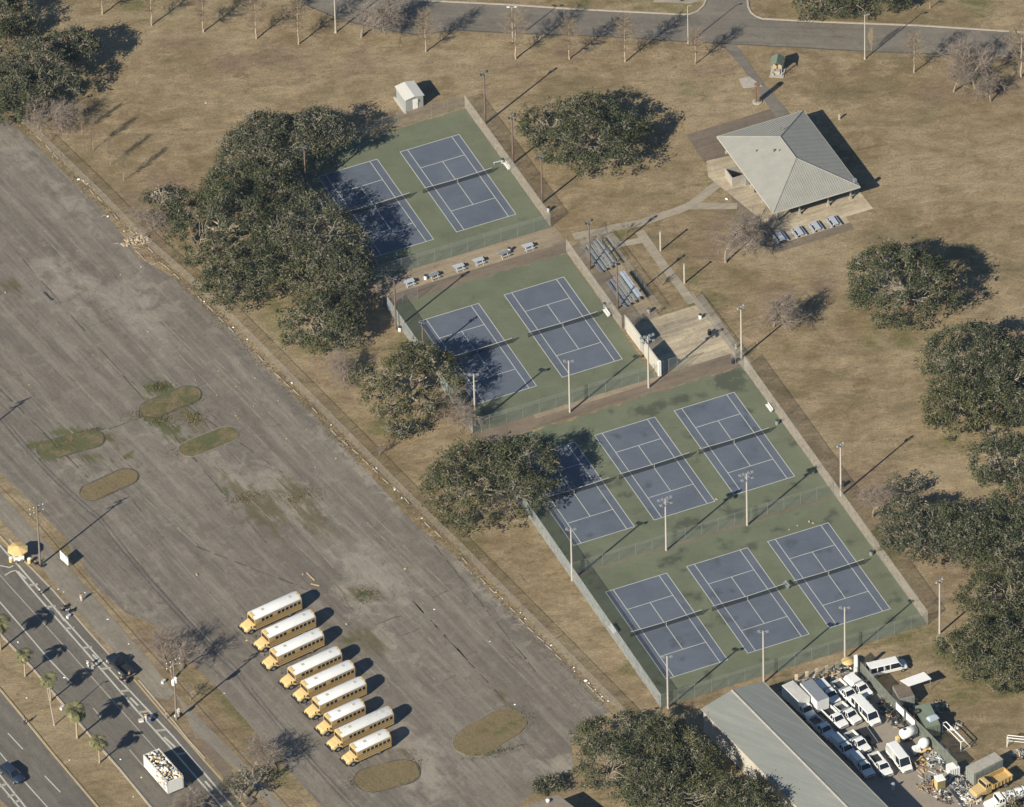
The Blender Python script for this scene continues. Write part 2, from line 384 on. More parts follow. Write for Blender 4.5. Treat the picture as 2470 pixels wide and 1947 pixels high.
def poly_mesh_np(name, quads, mt, tone=None, parent=None):      # quads: (n,4,3)
    n = len(quads); me = bpy.data.meshes.new(name)
    me.vertices.add(n*4); me.vertices.foreach_set('co', np.ascontiguousarray(quads, dtype=np.float32).ravel())
    me.loops.add(n*4); me.loops.foreach_set('vertex_index', np.arange(n*4, dtype=np.int32))
    me.polygons.add(n); me.polygons.foreach_set('loop_start', np.arange(0, n*4, 4, dtype=np.int32))
    me.materials.append(mt)
    if tone is not None:
        a = me.attributes.new('tone', 'FLOAT', 'FACE'); a.data.foreach_set('value', tone.astype(np.float32))
    me.update(calc_edges=True); me.validate()
    o = bpy.data.objects.new(name, me); C.objects.link(o)
    if parent: o.parent = parent
    return o
def tubes_np(name, segs, mt, parent=None, sides=3):             # segs: list of (p0,p1,r0,r1)
    P0 = np.array([s[0] for s in segs], float); P1 = np.array([s[1] for s in segs], float)
    r0 = np.array([s[2] for s in segs]); r1 = np.array([s[3] for s in segs])
    d = P1-P0; d /= np.linalg.norm(d, axis=1)[:, None]+1e-9
    ref = np.where(np.abs(d[:, 2:3]) > .9, np.array([[1., 0, 0]]), np.array([[0, 0, 1.]]))
    e1 = np.cross(d, ref); e1 /= np.linalg.norm(e1, axis=1)[:, None]; e2 = np.cross(d, e1)
    ring0 = []; ring1 = []
    for k in range(sides):
        t = 2*math.pi*k/sides; o = e1*math.cos(t)+e2*math.sin(t)
        ring0.append(P0+o*r0[:, None]); ring1.append(P1+o*r1[:, None])
    q = []
    for k in range(sides):
        j = (k+1) % sides; q.append(np.stack([ring0[k], ring0[j], ring1[j], ring1[k]], axis=1))
    return poly_mesh_np(name, np.concatenate(q), mt, None, parent)

# ================================================================== GROUND AND SETTING
def B(t, x, y, ra, rb=None, s=1.0, ang=0.0): return (g(t, x, y), ra, rb or ra, ang, s)
GREEN = [B(3,90,560,5,3), B(3,30,60,6,4), B(3,1850,20,5), B(3,200,1190,4,2), B(3,390,1350,3,5,1), B(3,240,1090,3,4), B(3,1060,1250,5,3), B('k',650,170,3), B('k',300,330,2.5), B('k',2000,1290,3,5,1.2,-1.2),
 B(6,1350,430,7,5), B(6,1250,440,5), B(6,1700,1110,6,3), B(6,1200,1680,5,3), B(9,1280,130,4,7,1.1,.5), B(9,1430,620,6,2.5,1.1,.4), B(9,1230,860,3), B(9,1680,720,7,4,1.2), B(9,1900,900,9,4), B(9,2050,950,8,4), B(9,1800,1000,4),
 B(8,800,30,5), B(8,1850,820,3), B(5,450,480,4), B(5,250,1000,4), B(5,100,500,4), B(4,1700,300,4,6), B(4,1950,470,5), B(9,2100,1480,5,3), B(3,1860,500,4),
 B(2,2000,40,8,3), B(2,1500,20,5,2), B(3,50,70,4,2), B(1,900,30,6), B(6,60,30,3), B(1,500,560,4), B(1,60,470,5), B(7,480,330,4,2,1.1,ROADA), B(7,640,570,6,1.5,.9,ROADA), B(7,1500,1100,12,2,1.2,ROADA), B(7,1700,1420,12,2.2,1.1,ROADA), B(7,1200,900,6,2,.9,ROADA), B(7,880,370,8,2,.8,ROADA), B(4,30,1300,4,2,.8,ROADA), B(7,430,60,4), B(9,700,960,4), B(5,280,60,3)]
LITTER = [B(1,1150,260,7,3), B(1,1700,330,8,4), B(1,1500,390,7,4), B(1,1850,390,7,4), B(2,150,380,5), B(2,1110,410,5,3), B(2,1450,340,4,2), B(1,1050,1180,5), B(1,900,1250,5,6), B(1,1000,1550,4,6), B(3,200,440,5,3), B(3,1780,560,9,5), B(3,2020,560,7,5), B(3,1600,590,6,3),
 B(6,620,170,5), B(6,900,100,4), B(6,1200,1330,6,5), B(9,1750,150,6,6), B(9,1640,300,4,5), B(5,700,860,5,7), B(5,40,700,4,6), B(4,1980,620,3,4), B(3,270,1400,5,6), B(3,220,1560,5), B(7,1000,620,4,6,1,ROADA), B(7,1050,1010,3,5), B(7,1300,1250,4,7), B(8,1350,1590,5,3), B(8,1430,1440,4,2), B(5,330,120,5,5), B(1,420,760,5), B(6,1960,400,6,5),
 (AB(-.2,-77.5),18,1.4,TH,1.3),(AB(15,-77.5),12,1.3,TH,1.2),(AB(40.2,27),1.7,17,TH,.5),(AB(39.7,58),1.3,20,TH,.4),(AB(26.2,-57),1.4,18,TH,.5),(AB(15,82),22,1.4,TH,.6),(AB(25.6,-14),1.2,18,TH,.7)]
def fence_strip(): 
    out = []
    for i in range(14):
        t = i/13; P = AB(-34.0+t*19.5+1.0, -45+t*124); out.append((P, 5, 1.2, LOTA, .5))
    return out
LITTER += fence_strip()
LITTER += [(AB(-36.5+i*1.62, -52+i*9.5), 6, .9, LOTA, 1.1) for i in range(14)]
WORN = [B(7,300,1500,12,5,.7,ROADA), B(7,500,1250,12,5,.5,ROADA), B(8,1300,300,6,16,.55,LOTA), B(8,1700,800,14,5,.5,LOTA), B(5,300,1150,10,5,.6,LOTA), B(5,600,850,6,.9), B(2,300,240,9,2.5,.6), B(2,1500,250,16,2,.5), B(1,1800,100,10,3,.5), B(3,350,320,10,2,.6), B(2,1500,20,20,1.5,.8), B(3,900,110,14,2,.6), B(7,300,170,12,1.5,.7,ROADA), B(7,560,500,14,1.6,.8,ROADA), B(7,980,600,7,4,.8,ROADA), B(9,1350,650,6,2.5,.5), B(9,1000,740,12,1.6,.6,TH), B(6,150,350,5,4,.5)]
def axis(lo, hi, step, ext):
    a = [-ext, -ext*.4, lo*2, lo*1.3]+list(np.arange(lo, hi+.01, step))+[hi*1.3, hi*2, ext*.4, ext]
    return np.array(a)
def make_ground():
    xs = axis(-108, 108, 1.25, 2400.); ys = axis(-128, 138, 1.25, 2400.)
    X, Y = np.meshgrid(xs, ys); n = X.size; nx = len(xs); ny = len(ys)
    co = np.zeros((n, 3)); co[:, 0] = X.ravel(); co[:, 1] = Y.ravel()
    me = bpy.data.meshes.new('ground'); me.vertices.add(n); me.vertices.foreach_set('co', co.ravel().astype(np.float32))
    i = np.arange((ny-1)*nx).reshape(ny-1, nx)[:, :-1].ravel()
    q = np.stack([i, i+1, i+nx+1, i+nx], 1); m = len(q)
    me.loops.add(m*4); me.loops.foreach_set('vertex_index', q.ravel().astype(np.int32))
    me.polygons.add(m); me.polygons.foreach_set('loop_start', np.arange(0, m*4, 4, dtype=np.int32))
    me.update(calc_edges=True); me.materials.append(M_GRASS)
    for an, bl in (('green', GREEN), ('litter', LITTER), ('worn', WORN)):
        a = me.attributes.new(an, 'FLOAT', 'POINT'); a.data.foreach_set('value', blobfn(bl)(co).astype(np.float32))
    o = bpy.data.objects.new('ground', me); C.objects.link(o); o['kind'] = 'structure'
make_ground()

# parking lot
LOT = [g(1,-420,180), g(1,-60,655), g(1,0,720), g(1,200,885), g(1,450,1140), g(1,660,1340), g(1,880,1635), g(4,1110,60), g(4,1450,362), g(4,1735,672), g(4,2120,1055), g(8,0,-200), g(5,150,1280), g(8,500,-60), g(8,735,120), g(8,1025,415), g(8,1405,765), g(8,1715,1105), g(8,1530,1180), g(8,1465,1290), g(8,1480,1480), g(8,1260,1560), g(8,1050,1800), g(8,900,2100), g(7,2500,2200), g(7,2060,1730), g(7,1720,1350), g(7,1395,970), g(7,1230,810), g(7,1130,690), g(7,985,560), g(7,800,480), g(7,640,340), g(7,560,240), g(7,480,60), g('e',1330,600), g('e',1120,100), g(4,360,1650), g(4,200,1480), g(4,0,1290), g(4,-300,960), g(1,-900,900)]
# order by angle is not needed: outline is given in order, minus the far entries that would cross
LOT = [p for i, p in enumerate(LOT) if i not in (11, 12)]
PALE = [B(4,1800,1450,9,4,1.1,LOTA), B(4,1560,1390,10,2,1,LOTA), B(8,200,230,9,4,1.1,LOTA), B(8,120,420,7,3,.9,LOTA), B(8,330,680,9,2.5,.8,LOTA), B(8,500,1350,8,4,.9,LOTA), B(8,560,1540,8,4,.8,LOTA), B(8,1430,1450,5,3,1), B(8,800,130,12,2,.9,LOTA), B(8,1000,430,12,1.6,.8,LOTA), B(4,850,230,12,5,.8,LOTA), B(4,420,80,10,6,.7,LOTA), B(4,450,1230,5,2,.8,LOTA), B(4,650,1330,5,2,.7,LOTA), B(4,900,120,8,3,.7,LOTA), B(1,100,950,9,3,.6,LOTA), B(1,480,1310,9,2,.8,LOTA), B(4,1150,1180,8,1.5,.7,LOTA), B(7,900,420,6,3,.5,LOTA), B(5,100,1230,14,1.2,.9,LOTA)]
WEED = [B(4,1560,1450,9,1.2,1.2,LOTA), B(4,1640,1560,8,1.0,1.2,LOTA), B(4,1720,1500,7,2.4,.95,LOTA), B(4,1900,1430,7,2.6,.95,LOTA), B(4,1990,1600,7,2.2,.9,LOTA), B(4,1500,1540,5,.6,1,LOTA), B(8,160,360,5,3,.7), B(8,200,650,6,3,.8,LOTA), B(8,60,640,3,1.5,1), B(8,1040,1020,5,.8,1,LOTA), B(4,1080,930,4,2.2,.9), B(4,1200,920,4,1.6,.9), B(4,560,1180,5,2,.6), B(4,760,1130,7,.5,1.3,LOTA), B(4,560,1290,5,1.0,.6,LOTA), B(4,80,100,2), B(8,420,1360,3,1.2,.9), B(4,1130,1050,6,.5,1.1,LOTA), B(4,1230,1010,5,.5,1,LOTA), B(4,260,1050,3,.8,.8,LOTA)]
MOSS = [B(4,1000,750,2.4,1.4,1.5), B(4,1060,790,2.4,1.2,1.3), B(4,960,950,3,1.0,1.2,LOTA), B(4,1020,980,4,1.0,1.4,LOTA), B(4,1120,1020,4,.5,1.5,LOTA), B(4,1240,950,3.5,1,1.4,LOTA), B(4,230,1120,2.5,1.2,1.2), B(4,420,1030,3,1,1.2), B(4,330,1200,2.5,1,1.1), B(4,760,1130,6,.4,1.2,LOTA), B(4,1100,1060,2.5,.7,1,LOTA), B(4,590,1200,3,1.2,.9), B(4,700,1230,2.5,.7,.8), B(8,150,350,2,1), B(8,60,660,2,.8,1), B(4,1440,1420,4,.4,1,LOTA), B(4,900,830,2,.6,.9), B(4,380,1010,2,.5,.9,LOTA)]
sheet('parking_lot', clean(LOT), .02, M_LOT, step=1.6, attrs={'pale': blobfn(PALE), 'weed': blobfn(WEED), 'moss': blobfn(MOSS)})

def meander(p, q, n, amp):
    pts = seg(p, q, n); d = (pts[-1]-pts[0]).normalized(); nn = Vector((-d.y, d.x, 0)); o = 0; out = []
    for i, a in enumerate(pts):
        o = o*.8+random.uniform(-amp, amp); out.append(a+nn*o)
    return out
mbc = MB(); mbd = MB()
JOINTS = [((4,0,620),(4,1250,1750)), ((4,30,-200),(4,1700,1750)), ((1,0,1180),(5,50,2000)), ((4,300,200),(8,600,900)), ((4,940,690),(4,1790,1290)), ((1,430,1500),(8,930,900)), ((4,1000,300),(8,1240,960)), ((8,460,400),(8,1040,1030)), ((8,0,40),(8,640,720)), ((4,560,970),(4,1300,1750)), ((8,600,50),(8,1250,860)), ((4,1350,560),(8,860,500)), ((7,700,-50),(7,1600,960)), ((7,1250,60),(7,1950,330)), ((8,1100,700),(8,1700,1260)), ((8,560,1350),(8,800,1640)), ((4,0,760),(4,640,1400))]
for i, (a, b) in enumerate(JOINTS):
    P, Q = g(*a), g(*b); L = (Q-P).length
    # several broken stretches
    t = 0
    while t < 1:
        e = min(1, t+random.uniform(.04, .14))
        ribbon(mbd if i % 3 == 1 else mbc, meander(P.lerp(Q, t), P.lerp(Q, e), max(3, int(L*(e-t)/1.2)), .05), random.uniform(.14, .32), .030, None, .7)
        t = e+random.uniform(.0, .07)
LA = Vector((LOTD.x, LOTD.y, 0)); LN = Vector((-LOTD.y, LOTD.x, 0))
for i in range(110):                       # short wandering cracks
    t = random.choice([4, 4, 8, 8, 1, 7]); P = g(t, random.uniform(50, 1500), random.uniform(50, 1500))
    a, b = toab(P)
    if not (-78 < a < -22+(b+10)*.13 and b > -60): continue
    if t == 7 and P.x < g(7, 1300, 0).x: continue
    if t == 1: P = g(1, random.uniform(0, 400), random.uniform(1100, 1650))
    if t == 8: P = g(8, random.uniform(0, 1300), random.uniform(50, 1500))
    Q = P+(LA if random.random() < .7 else LN)*random.uniform(1.2, 5)+Vector((random.uniform(-.5, .5), random.uniform(-.5, .5), 0))
    ribbon(mbd if random.random() < .5 else mbc, meander(P, Q, 6, .12), random.uniform(.08, .18), .030, None, .6)
props(mbc.build('pavement_joints', M_CRACK), kind='structure'); props(mbd.build('pavement_cracks', M_CRACKD), kind='structure')
mbs = MB()                                 # faint stall lines square to the right-hand edge of the lot
E0, E1 = g(4,1150,140), g(8,1650,1080); nst = 60
dE = (E1-E0)/nst; nE = Vector((dE.y, -dE.x, 0)).normalized()
if nE.dot(LN) > 0: pass
for i in range(nst+1):
    if random.random() < .35: continue
    P = E0+dE*i; s = nE if nE.x < 0 else -nE; s = (s+LA*.15).normalized()
    a0 = random.uniform(0, 1.5); ribbon(mbs, seg(P+s*a0, P+s*random.uniform(3, 5.2), 3), .11, .028, None, .4)
for (t, x, y) in [(4,520,330),(4,640,290),(4,660,440),(4,780,380),(4,640,1010),(8,380,640),(4,560,340),(8,560,1010),(8,800,920),(4,1280,890),(7,1300,-20),(7,1250,150)]:
    P = g(t, x, y); s = (LN if LN.x > 0 else -LN); ribbon(mbs, seg(P, P+s*random.uniform(3, 6), 3), .11, .028, None, .4)
props(mbs.build('stall_lines', M_STALL), kind='structure')

# grassed islands in the lot: an earth bed with a low kerb
def stadium(P, Q, w, n=14, jit=.04):
    P = Vector(P); Q = Vector(Q); d = (Q-P).normalized(); a0 = math.atan2(d.y, d.x); out = []
    for c, s in ((Q, -1), (P, 1)):
        for k in range(n+1):
            t = a0+s*math.pi/2+(math.pi*k/n if s == -1 else math.pi*k/n)
            rr = w/2*(1+random.uniform(-jit, jit)); out.append((c.x+rr*math.cos(t), c.y+rr*math.sin(t)))
    return out
def ragged(pts, amp, step=.45):
    out = []; n = len(pts); s = random.random()*9
    for i in range(n):
        a = Vector(pts[i]); b = Vector(pts[(i+1) % n]); k = max(1, int((b-a).length/step)); d = (b-a).normalized() if (b-a).length > 1e-6 else Vector((1, 0)); nn = Vector((d.y, -d.x))
        for j in range(k):
            p = a.lerp(b, j/k); w = amp*(.6*math.sin(p.x*1.3+s)+.5*math.sin(p.y*2.1+s*2)+random.uniform(-.5, .5)); out.append(tuple(p+nn*w))
    return out
ISL = [('F',324,866,'F',398,836,4.2,.85), ('F',404,950,'F',479,920,3.8,.9), ('F',108,952,'F',192,930,4.4,.95), ('F',196,1042,'F',266,1010,4.0,.35), ('F',1005,1570,'F',1068,1532,6.9,.55), ('F',790,1650,'F',850,1635,5.8,.45)]
def isl_mat(i, gr):
    m, nt, b = _nt('island_grass'); n = N(nt); v = n.coords()
    a = n.noise(v, .35, 5, .7, .5); f = n.noise(v, 3, 5, .7)
    c = n.mix(n.ramp(f, .3, .7), (.105, .080, .036), (.200, .150, .074)); lo = .72-gr*.32
    c = n.mix(n.math('MULTIPLY', n.ramp(a, lo, lo+.12), .9), c, (.075, .082, .027)); n.link(c, b.inputs['Base Color']); b.inputs['Roughness'].default_value = .95
    n.bump(f, .1, .6, b); return m
for i, (t0, x0, y0, t1, x1, y1, w, gr) in enumerate(ISL):
    P, Q = g(t0, x0, y0), g(t1, x1, y1)
    pts = ragged(stadium(P, Q, w, 10, .03), .08 if i < 4 else .14)
    mb = MB(); mb.prism(pts, 0.0, .14); props(mb.build('grass_island', isl_mat(i, gr)), kind='structure')
    ring = stadium(P, Q, w+.35, 9, .02)
    mb = MB(); ribbon(mb, [Vector((*p, 0)) for p in ring+[ring[0]]], .16, .02, None, .2, .07); props(mb.build('island_kerb', M_CRACK if i in (1, 4) else M_CRACKD), kind='structure')

def tufts(label, name, P, spread, n, seed, hmax, mt):
    r = np.random.default_rng(seed); x = r.normal(size=(n, 2))*spread; z = np.full(n, .03)
    a = r.random(n)*6.28; h = hmax*(.4+.8*r.random(n)); w = h*.35; t = r.normal(size=(n, 2))*.35*h[:, None]
    b = np.column_stack([x, z]); s_ = np.column_stack([np.cos(a)*w, np.sin(a)*w, np.zeros(n)]); u_ = np.column_stack([t, h])
    o = poly_mesh_np(name, np.stack([b-s_, b+s_, b+u_+s_*.6, b+u_-s_*.6], 1), mt, r.random(n)); o.location = (P.x, P.y, 0); o['kind'] = 'stuff'; props(o, label, 'weeds'); return o
M_WEED = leaf_material('weed_green', (.045, .055, .018), (.12, .125, .045), (.22, .17, .09), .25)
M_DRYW = leaf_material('weed_dry', (.09, .07, .035), (.20, .15, .08), (.27, .21, .13), .25)
for i, (t, x, y, sx, sy, n, m, l) in enumerate([(4,960,900,2.2,.8,900,M_WEED,'green weeds along the near side of the upper right lot island'), (4,1160,850,1.8,.5,700,M_WEED,'green weeds at the far end of the upper right lot island'), (4,1010,750,1.1,.8,500,M_WEED,'weeds spilling over the top of the upper right lot island'), (4,1030,960,1.6,1.2,500,M_WEED,'weeds in the cracks between the two upper lot islands'), (4,1240,960,1.1,1.0,400,M_DRYW,'dry weeds in the cracks right of the two upper lot islands'), (4,1240,1130,2.0,.8,800,M_WEED,'green weeds on the left half of the lower right lot island'), (4,400,1110,2.2,.9,1400,M_WEED,'green weeds covering the left half of the left lot island'), (4,560,1030,1.4,.4,400,M_WEED,'weeds on the far rim of the left lot island'), (4,1560,1450,2.6,.6,500,M_DRYW,'dry weeds in the long crack above the buses'), (4,1900,1450,2.4,1.4,600,M_DRYW,'scattered dry weeds on the worn patch above the buses'), (8,150,370,1.2,1.2,350,M_WEED,'dark weeds in the crossing cracks behind the buses'), (8,1120,1150,1.6,1.4,500,M_WEED,'green weeds at the right end of the largest lot island'), (8,990,1360,2.6,.5,600,M_WEED,'green weeds along the near rim of the largest lot island'), (8,460,1440,1.0,1.2,400,M_DRYW,'brown weeds at the right end of the island by the near bus'), (8,110,1560,.9,.7,300,M_WEED,'dark weeds at the left end of the island by the near bus')]):
    tufts(l, 'weeds', g(t, x, y), (sx, sy), n, 40+i, .16, m).rotation_euler.z = math.radians(17) if sx > sy*1.6 else 0

# park road along the top with its side street
up = [(2,500,5),(2,1080,30),(2,2155,92)]
TR = [g('F',560,-40), g('F',640,8), g('F',720,42), g('F',800,62), g('F',880,74), g(2,720,192), g(2,1100,212), g(2,1700,235), g(3,0,262), g(3,390,282), g(3,1170,325), g(3,1500,338), g(3,2200,370), g(3,2600,385), g(3,2600,222), g(3,2167,205), g(3,1500,162), g(3,900,140), g(3,520,120), g(3,480,105), g(3,447,80), g(3,430,45), g(3,425,0), g(3,420,-80), g(3,168,-80), g(3,165,0), g(3,150,35), g(3,115,70), g(3,60,92), g(3,0,92), g(2,1500,60), g(2,1080,32), g(2,500,3), g('F',800,-20), g('F',700,-50)]
sheet('park_road', clean(TR), .02, M_ROAD2)
mb = MB()
ribbon(mb, [g('F',780,-30), g(2,500,3), g(2,1080,32), g(2,1500,60), g(3,0,92), g(3,60,92), g(3,115,70), g(3,150,35), g(3,165,0), g(3,168,-80)], .32, .0, None, 0, .14)
ribbon(mb, [g(3,420,-80), g(3,425,0), g(3,430,45), g(3,447,80), g(3,480,105), g(3,520,120), g(3,900,140), g(3,1500,162), g(3,2167,205), g(3,2600,222)], .32, .0, None, 0, .14)
props(mb.build('kerb', M_KERB), kind='structure')
mb = MB()
ribbon(mb, [g('F',640,8), g('F',720,42), g('F',800,62), g('F',880,74), g(2,720,192), g(2,1100,212), g(2,1700,235), g(3,0,262), g(3,390,282), g(3,1170,325), g(3,1500,338), g(3,2200,370)], .28, .0, None, .3, .06)
props(mb.build('kerb', M_CRACKD), kind='structure')
mb = MB(); ribbon(mb, [g('F',1440,2), g('F',1480,-8), g('F',1500,-20)], .3, .03); ribbon(mb, [g(2,1990,0), g(2,2155,4), g(3,60,8), g(3,105,-6)], 1.4, .03); props(mb.build('far_path', M_PATH), kind='structure')

# avenue at lower left
def L7(*q): return [g(7, x, y) for x, y in q]
sheet('avenue', clean(L7((-420,-250),(190,170),(345,345),(560,595),(780,830),(1040,1120),(1380,1520),(1700,1900),(2050,2300),(1600,2400),(940,1690),(575,1262),(200,822),(20,632),(-450,90))), .02, M_ROAD)
sheet('avenue', clean(L7((-450,430),(0,962),(230,1240),(625,1715),(1000,2160),(300,2400),(60,1715),(-10,1650),(-450,1130))), .02, M_ROAD)
def ext(pts): return pts
RP = MB()
def line7(w, z, *q, mt=M_PAINT, rag=.12):
    pts = L7(*q); out = []
    for a, b in zip(pts[:-1], pts[1:]):
        out += seg(a, b, max(1, int((b-a).length/2)))[:-1]
    out.append(pts[-1]); ribbon(RP, out, w, z, mt, rag)
line7(.30, .03, (-80,-42),(30,85),(108,170))
line7(.30, .03, (112,172),(400,510),(660,800),(1100,1265),(1440,1665),(1700,1960))
line7(.30, .03, (100,208),(190,318),(330,480),(610,800),(870,1100),(1080,1330),(1400,1700),(1600,1930))
# cross ties between the two edge lines
for k in range(9):
    t = k/8
    for (x, y) in [(210,300),(322,438),(440,575),(552,697),(672,830),(792,972),(905,1105),(1020,1222),(1150,1370),(1280,1520)][k:k+1]:
        P = g(7, x, y); d = Vector((ROADD.x, ROADD.y, 0)); nn = Vector((-d.y, d.x, 0)); ribbon(RP, [P-nn*.75-d*.3, P+nn*.75+d*.3], .5, .034, M_PAINT2, .1)
for (x0, y0, x1, y1) in [(112,215,165,262),(368,470,412,530),(588,742,632,790),(825,1015,875,1065),(1040,1265,1110,1330),(1300,1545,1350,1600)]:
    line7(.34, .038, (x0, y0), (x1, y1))
line7(.17, .03, (-60,170),(45,290),(300,570),(560,860),(720,1040),(980,1335),(1250,1640), mt=M_PAINT2)
line7(.24, .03, (-60,340),(0,410),(130,560),(300,760),(455,925))
line7(.24, .03, (0,178),(62,190),(84,178)); line7(.24, .03, (30,240),(72,215),(100,208))
for (x0, y0, x1, y1) in [(590,1080,640,1140),(820,1345,905,1445)]: line7(.2, .03, (x0, y0), (x1, y1), mt=M_PAINT2)
line7(.2, .03, (-200,1130),(0,1365),(95,1480),(310,1720),(500,1940))
for (x0, y0, x1, y1) in [(-185,970,-90,1075),(50,1240,145,1342),(283,1510,383,1615)]: line7(.2, .03, (x0, y0), (x1, y1))
line7(.28, .03, (-100,1400),(0,1508),(170,1720)); line7(.28, .03, (-100,1450),(0,1565),(130,1720))
for (x, y) in [(20,1570),(75,1635),(110,1672)]:
    P = g(7, x, y); d = Vector((ROADD.x, ROADD.y, 0)); nn = Vector((-d.y, d.x, 0)); ribbon(RP, [P-nn*.7, P+nn*.7], .5, .034, M_PAINT2, .1)
props(RP.build('road_markings'), kind='structure')
def kerb7(w, h, mt, *q):
    mb = MB(); pts = L7(*q); ribbon(mb, pts, w, 0, None, 0, h); props(mb.build('kerb', mt), kind='structure')
kerb7(.30, .15, M_KERB, (-80,515),(20,632),(200,822),(390,1045),(575,1262),(760,1470),(940,1690),(1100,1880))
kerb7(.30, .15, M_YPAINT, (-80,862),(0,962),(230,1240),(330,1365),(625,1715),(760,1880))
kerb7(.30, .05, M_KERB, (-60,895),(18,985),(150,1145),(310,1340),(500,1560),(645,1735))
kerb7(.28, .12, M_YPAINT, (-60,-75),(40,35),(190,185))
kerb7(.3, .05, M_KERB, (190,185),(345,345),(560,595),(700,750)); kerb7(.3, .05, M_YPAINT, (850,900),(1045,1130),(1150,1245),(1300,1420),(1430,1560),(1600,1760))
kerb7(.22, .10, M_KERB, (60,10),(140,105)); kerb7(.22, .10, M_KERB, (880,905),(1080,1140),(1200,1290),(1300,1400))
# median lawn edge and pavement beside the avenue
SW = [(-450,-560),(-200,-260),(120,60),(300,260),(560,560),(830,880),(1000,1010),(1120,985),(1020,850),(800,610),(560,360),(330,110),(100,-130),(-160,-420),(-360,-640)]
def subd(pts): return pts
sheet('sidewalk', clean(L7((-380,-560),(-120,-245),(90,-20),(230,150),(420,390),(640,640),(870,880),(980,1010),(1060,1030),(1110,985),(960,790),(760,560),(560,330),(320,60),(90,-190),(-140,-440))), .02, M_WALK)
sheet('sidewalk', clean(L7((1110,985),(1310,1190),(1560,1440),(1790,1700),(2000,1950),(1940,1960),(1720,1710),(1480,1460),(1290,1280),(1240,1275),(1180,1130))), .02, M_WALK)
sheet('verge_dirt', clean(L7((1270,1250),(1380,1370),(1560,1590),(1700,1730),(1560,1720),(1400,1500),(1300,1370))), .012, M_STRIP)

# footpaths on the green
sheet('footpath', clean([g(3,262,285),(g(3,350,278)),(g(3,540,540)),(g(3,680,700)),(g(3,620,760)),(g(3,470,545)),(g(3,380,410))]), .034, M_ROAD2)
FP = MB()
ribbon(FP, [g(2,1480,1500), g('k',340,125), g('k',560,60), g(2,1900,1415), g(2,2155,1330), g(3,80,1285), g(3,250,1150)], 1.75, .022, None, .05)
ribbon(FP, [g(3,60,1300), g(3,360,1298)], 1.7, .026, None, .05)
ribbon(FP, [g('k',960,120), g('k',1180,430), g('k',1370,700), g('k',1600,980), g('k',1770,1220), g('k',1830,1300)], 1.6, .024, None, .05)
ribbon(FP, [g('k',450,170), g('k',520,260), g('k',600,360)], 1.9, .021, None, .05)
ribbon(FP, [g('k',80,520), g('k',420,420), g('k',660,330), g('k',1000,270)], 1.5, .023, None, .05)
props(FP.build('footpath', M_PATH), kind='structure')
sheet('apron', clean([AB(38.2,-12), AB(40.4,-12), AB(40.2,9), AB(38.4,9)]), .023, M_PATH)
mb = MB(); mb.prism([(p.x, p.y) for p in (g(3,372,500), g(3,440,485), g(3,520,545), g(3,400,555))], 0, .10); props(mb.build('concrete_pad', M_CONC), kind='structure')
# bleacher slab, handball slab, strips between courts
sheet('bleacher_slab', clean([AB(25.2,-33.3), AB(31.5,-33.6), AB(31.5,-10), AB(25.2,-10)]), .02, M_SLAB)
sheet('practice_slab', clean([AB(24.9,-10), AB(38.2,-10), AB(38.8,4.0), AB(24.9,4.0)]), .026, M_PAVE)
sheet('court_strip', clean([AB(-9,-39.2), AB(25.4,-39.2), AB(25.6,-32.2), AB(-9,-32.2)]), .02, M_SLAB)
sheet('court_strip', clean([AB(-9,-34.6), AB(25.4,-34.6), AB(25.6,-32.0), AB(-9,-31.8)]), .025, M_STRIP)
sheet('court_strip', clean([AB(-9.5,4.0), AB(39.6,4.0), AB(39.6,7.6), AB(-9.5,7.6)]), .022, M_STRIP)
sheet('court_strip', clean([AB(2,4.0), AB(24.9,4.0), AB(24.9,5.2), AB(2,5.2)]), .027, M_SLAB)
sheet('pavilion_slab', clean([g(3,40,850), g(3,560,690), g(3,680,700), g(3,760,800), g(3,420,1330), g(3,395,1350), g(3,235,1130), g(3,130,990)]), .02, M_STRIP)
sheet('pavilion_slab', clean([AB(54.3,-40), AB(55.8,-44), AB(75.6,-42), AB(75.9,-20.2), AB(70.8,-20.2), AB(70.8,-18.5), AB(59.2,-18.5)]), .03, M_PAVE)
sheet('pavilion_slab', clean([g(3,385,1340), g(3,470,1300), g(3,985,1290), g(3,1100,1445), g(3,580,1600)]), .025, M_STRIP)
sheet('pavilion_slab', clean([g(3,990,1300), g(3,1050,1220), g(3,1125,1265)]), .024, M_STRIP)

# tennis courts
STAINA = []; 
for i in range(150):
    a = random.uniform(-9, 38); b = random.uniform(7.5, 79.5)
    STAINA.append((AB(a, b), random.uniform(.6, 1.7), random.uniform(.5, 1.2), random.uniform(0, 3), random.uniform(.45, .95)))
for (t, x, y, r) in [('l',1560,1010,2.6),('l',1500,1100,2.4),('l',1650,1130,2.5),('l',850,1340,1.6),('l',560,1430,1.5),('l',250,1500,1.6),('l',420,1540,1.4),(9,230,360,1.3),(9,310,520,1.3),(6,60,1600,2),(6,350,1540,1.6),(8,2110,140,1.6),(5,1810,1430,1),(5,1940,1370,1)]:
    STAINA.append((g(t, x, y), r, r*.7, TH, 1.2))
STAINB = [(AB(random.uniform(-8, 24), random.uniform(-74, 3)), random.uniform(1, 3), random.uniform(.6, 1.6), random.uniform(0, 3), random.uniform(.2, .45)) for _ in range(40)]
def rectab(a0, b0, a1, b1): return [AB(a0, b1), AB(a1, b1), AB(a1, b0), AB(a0, b0)]
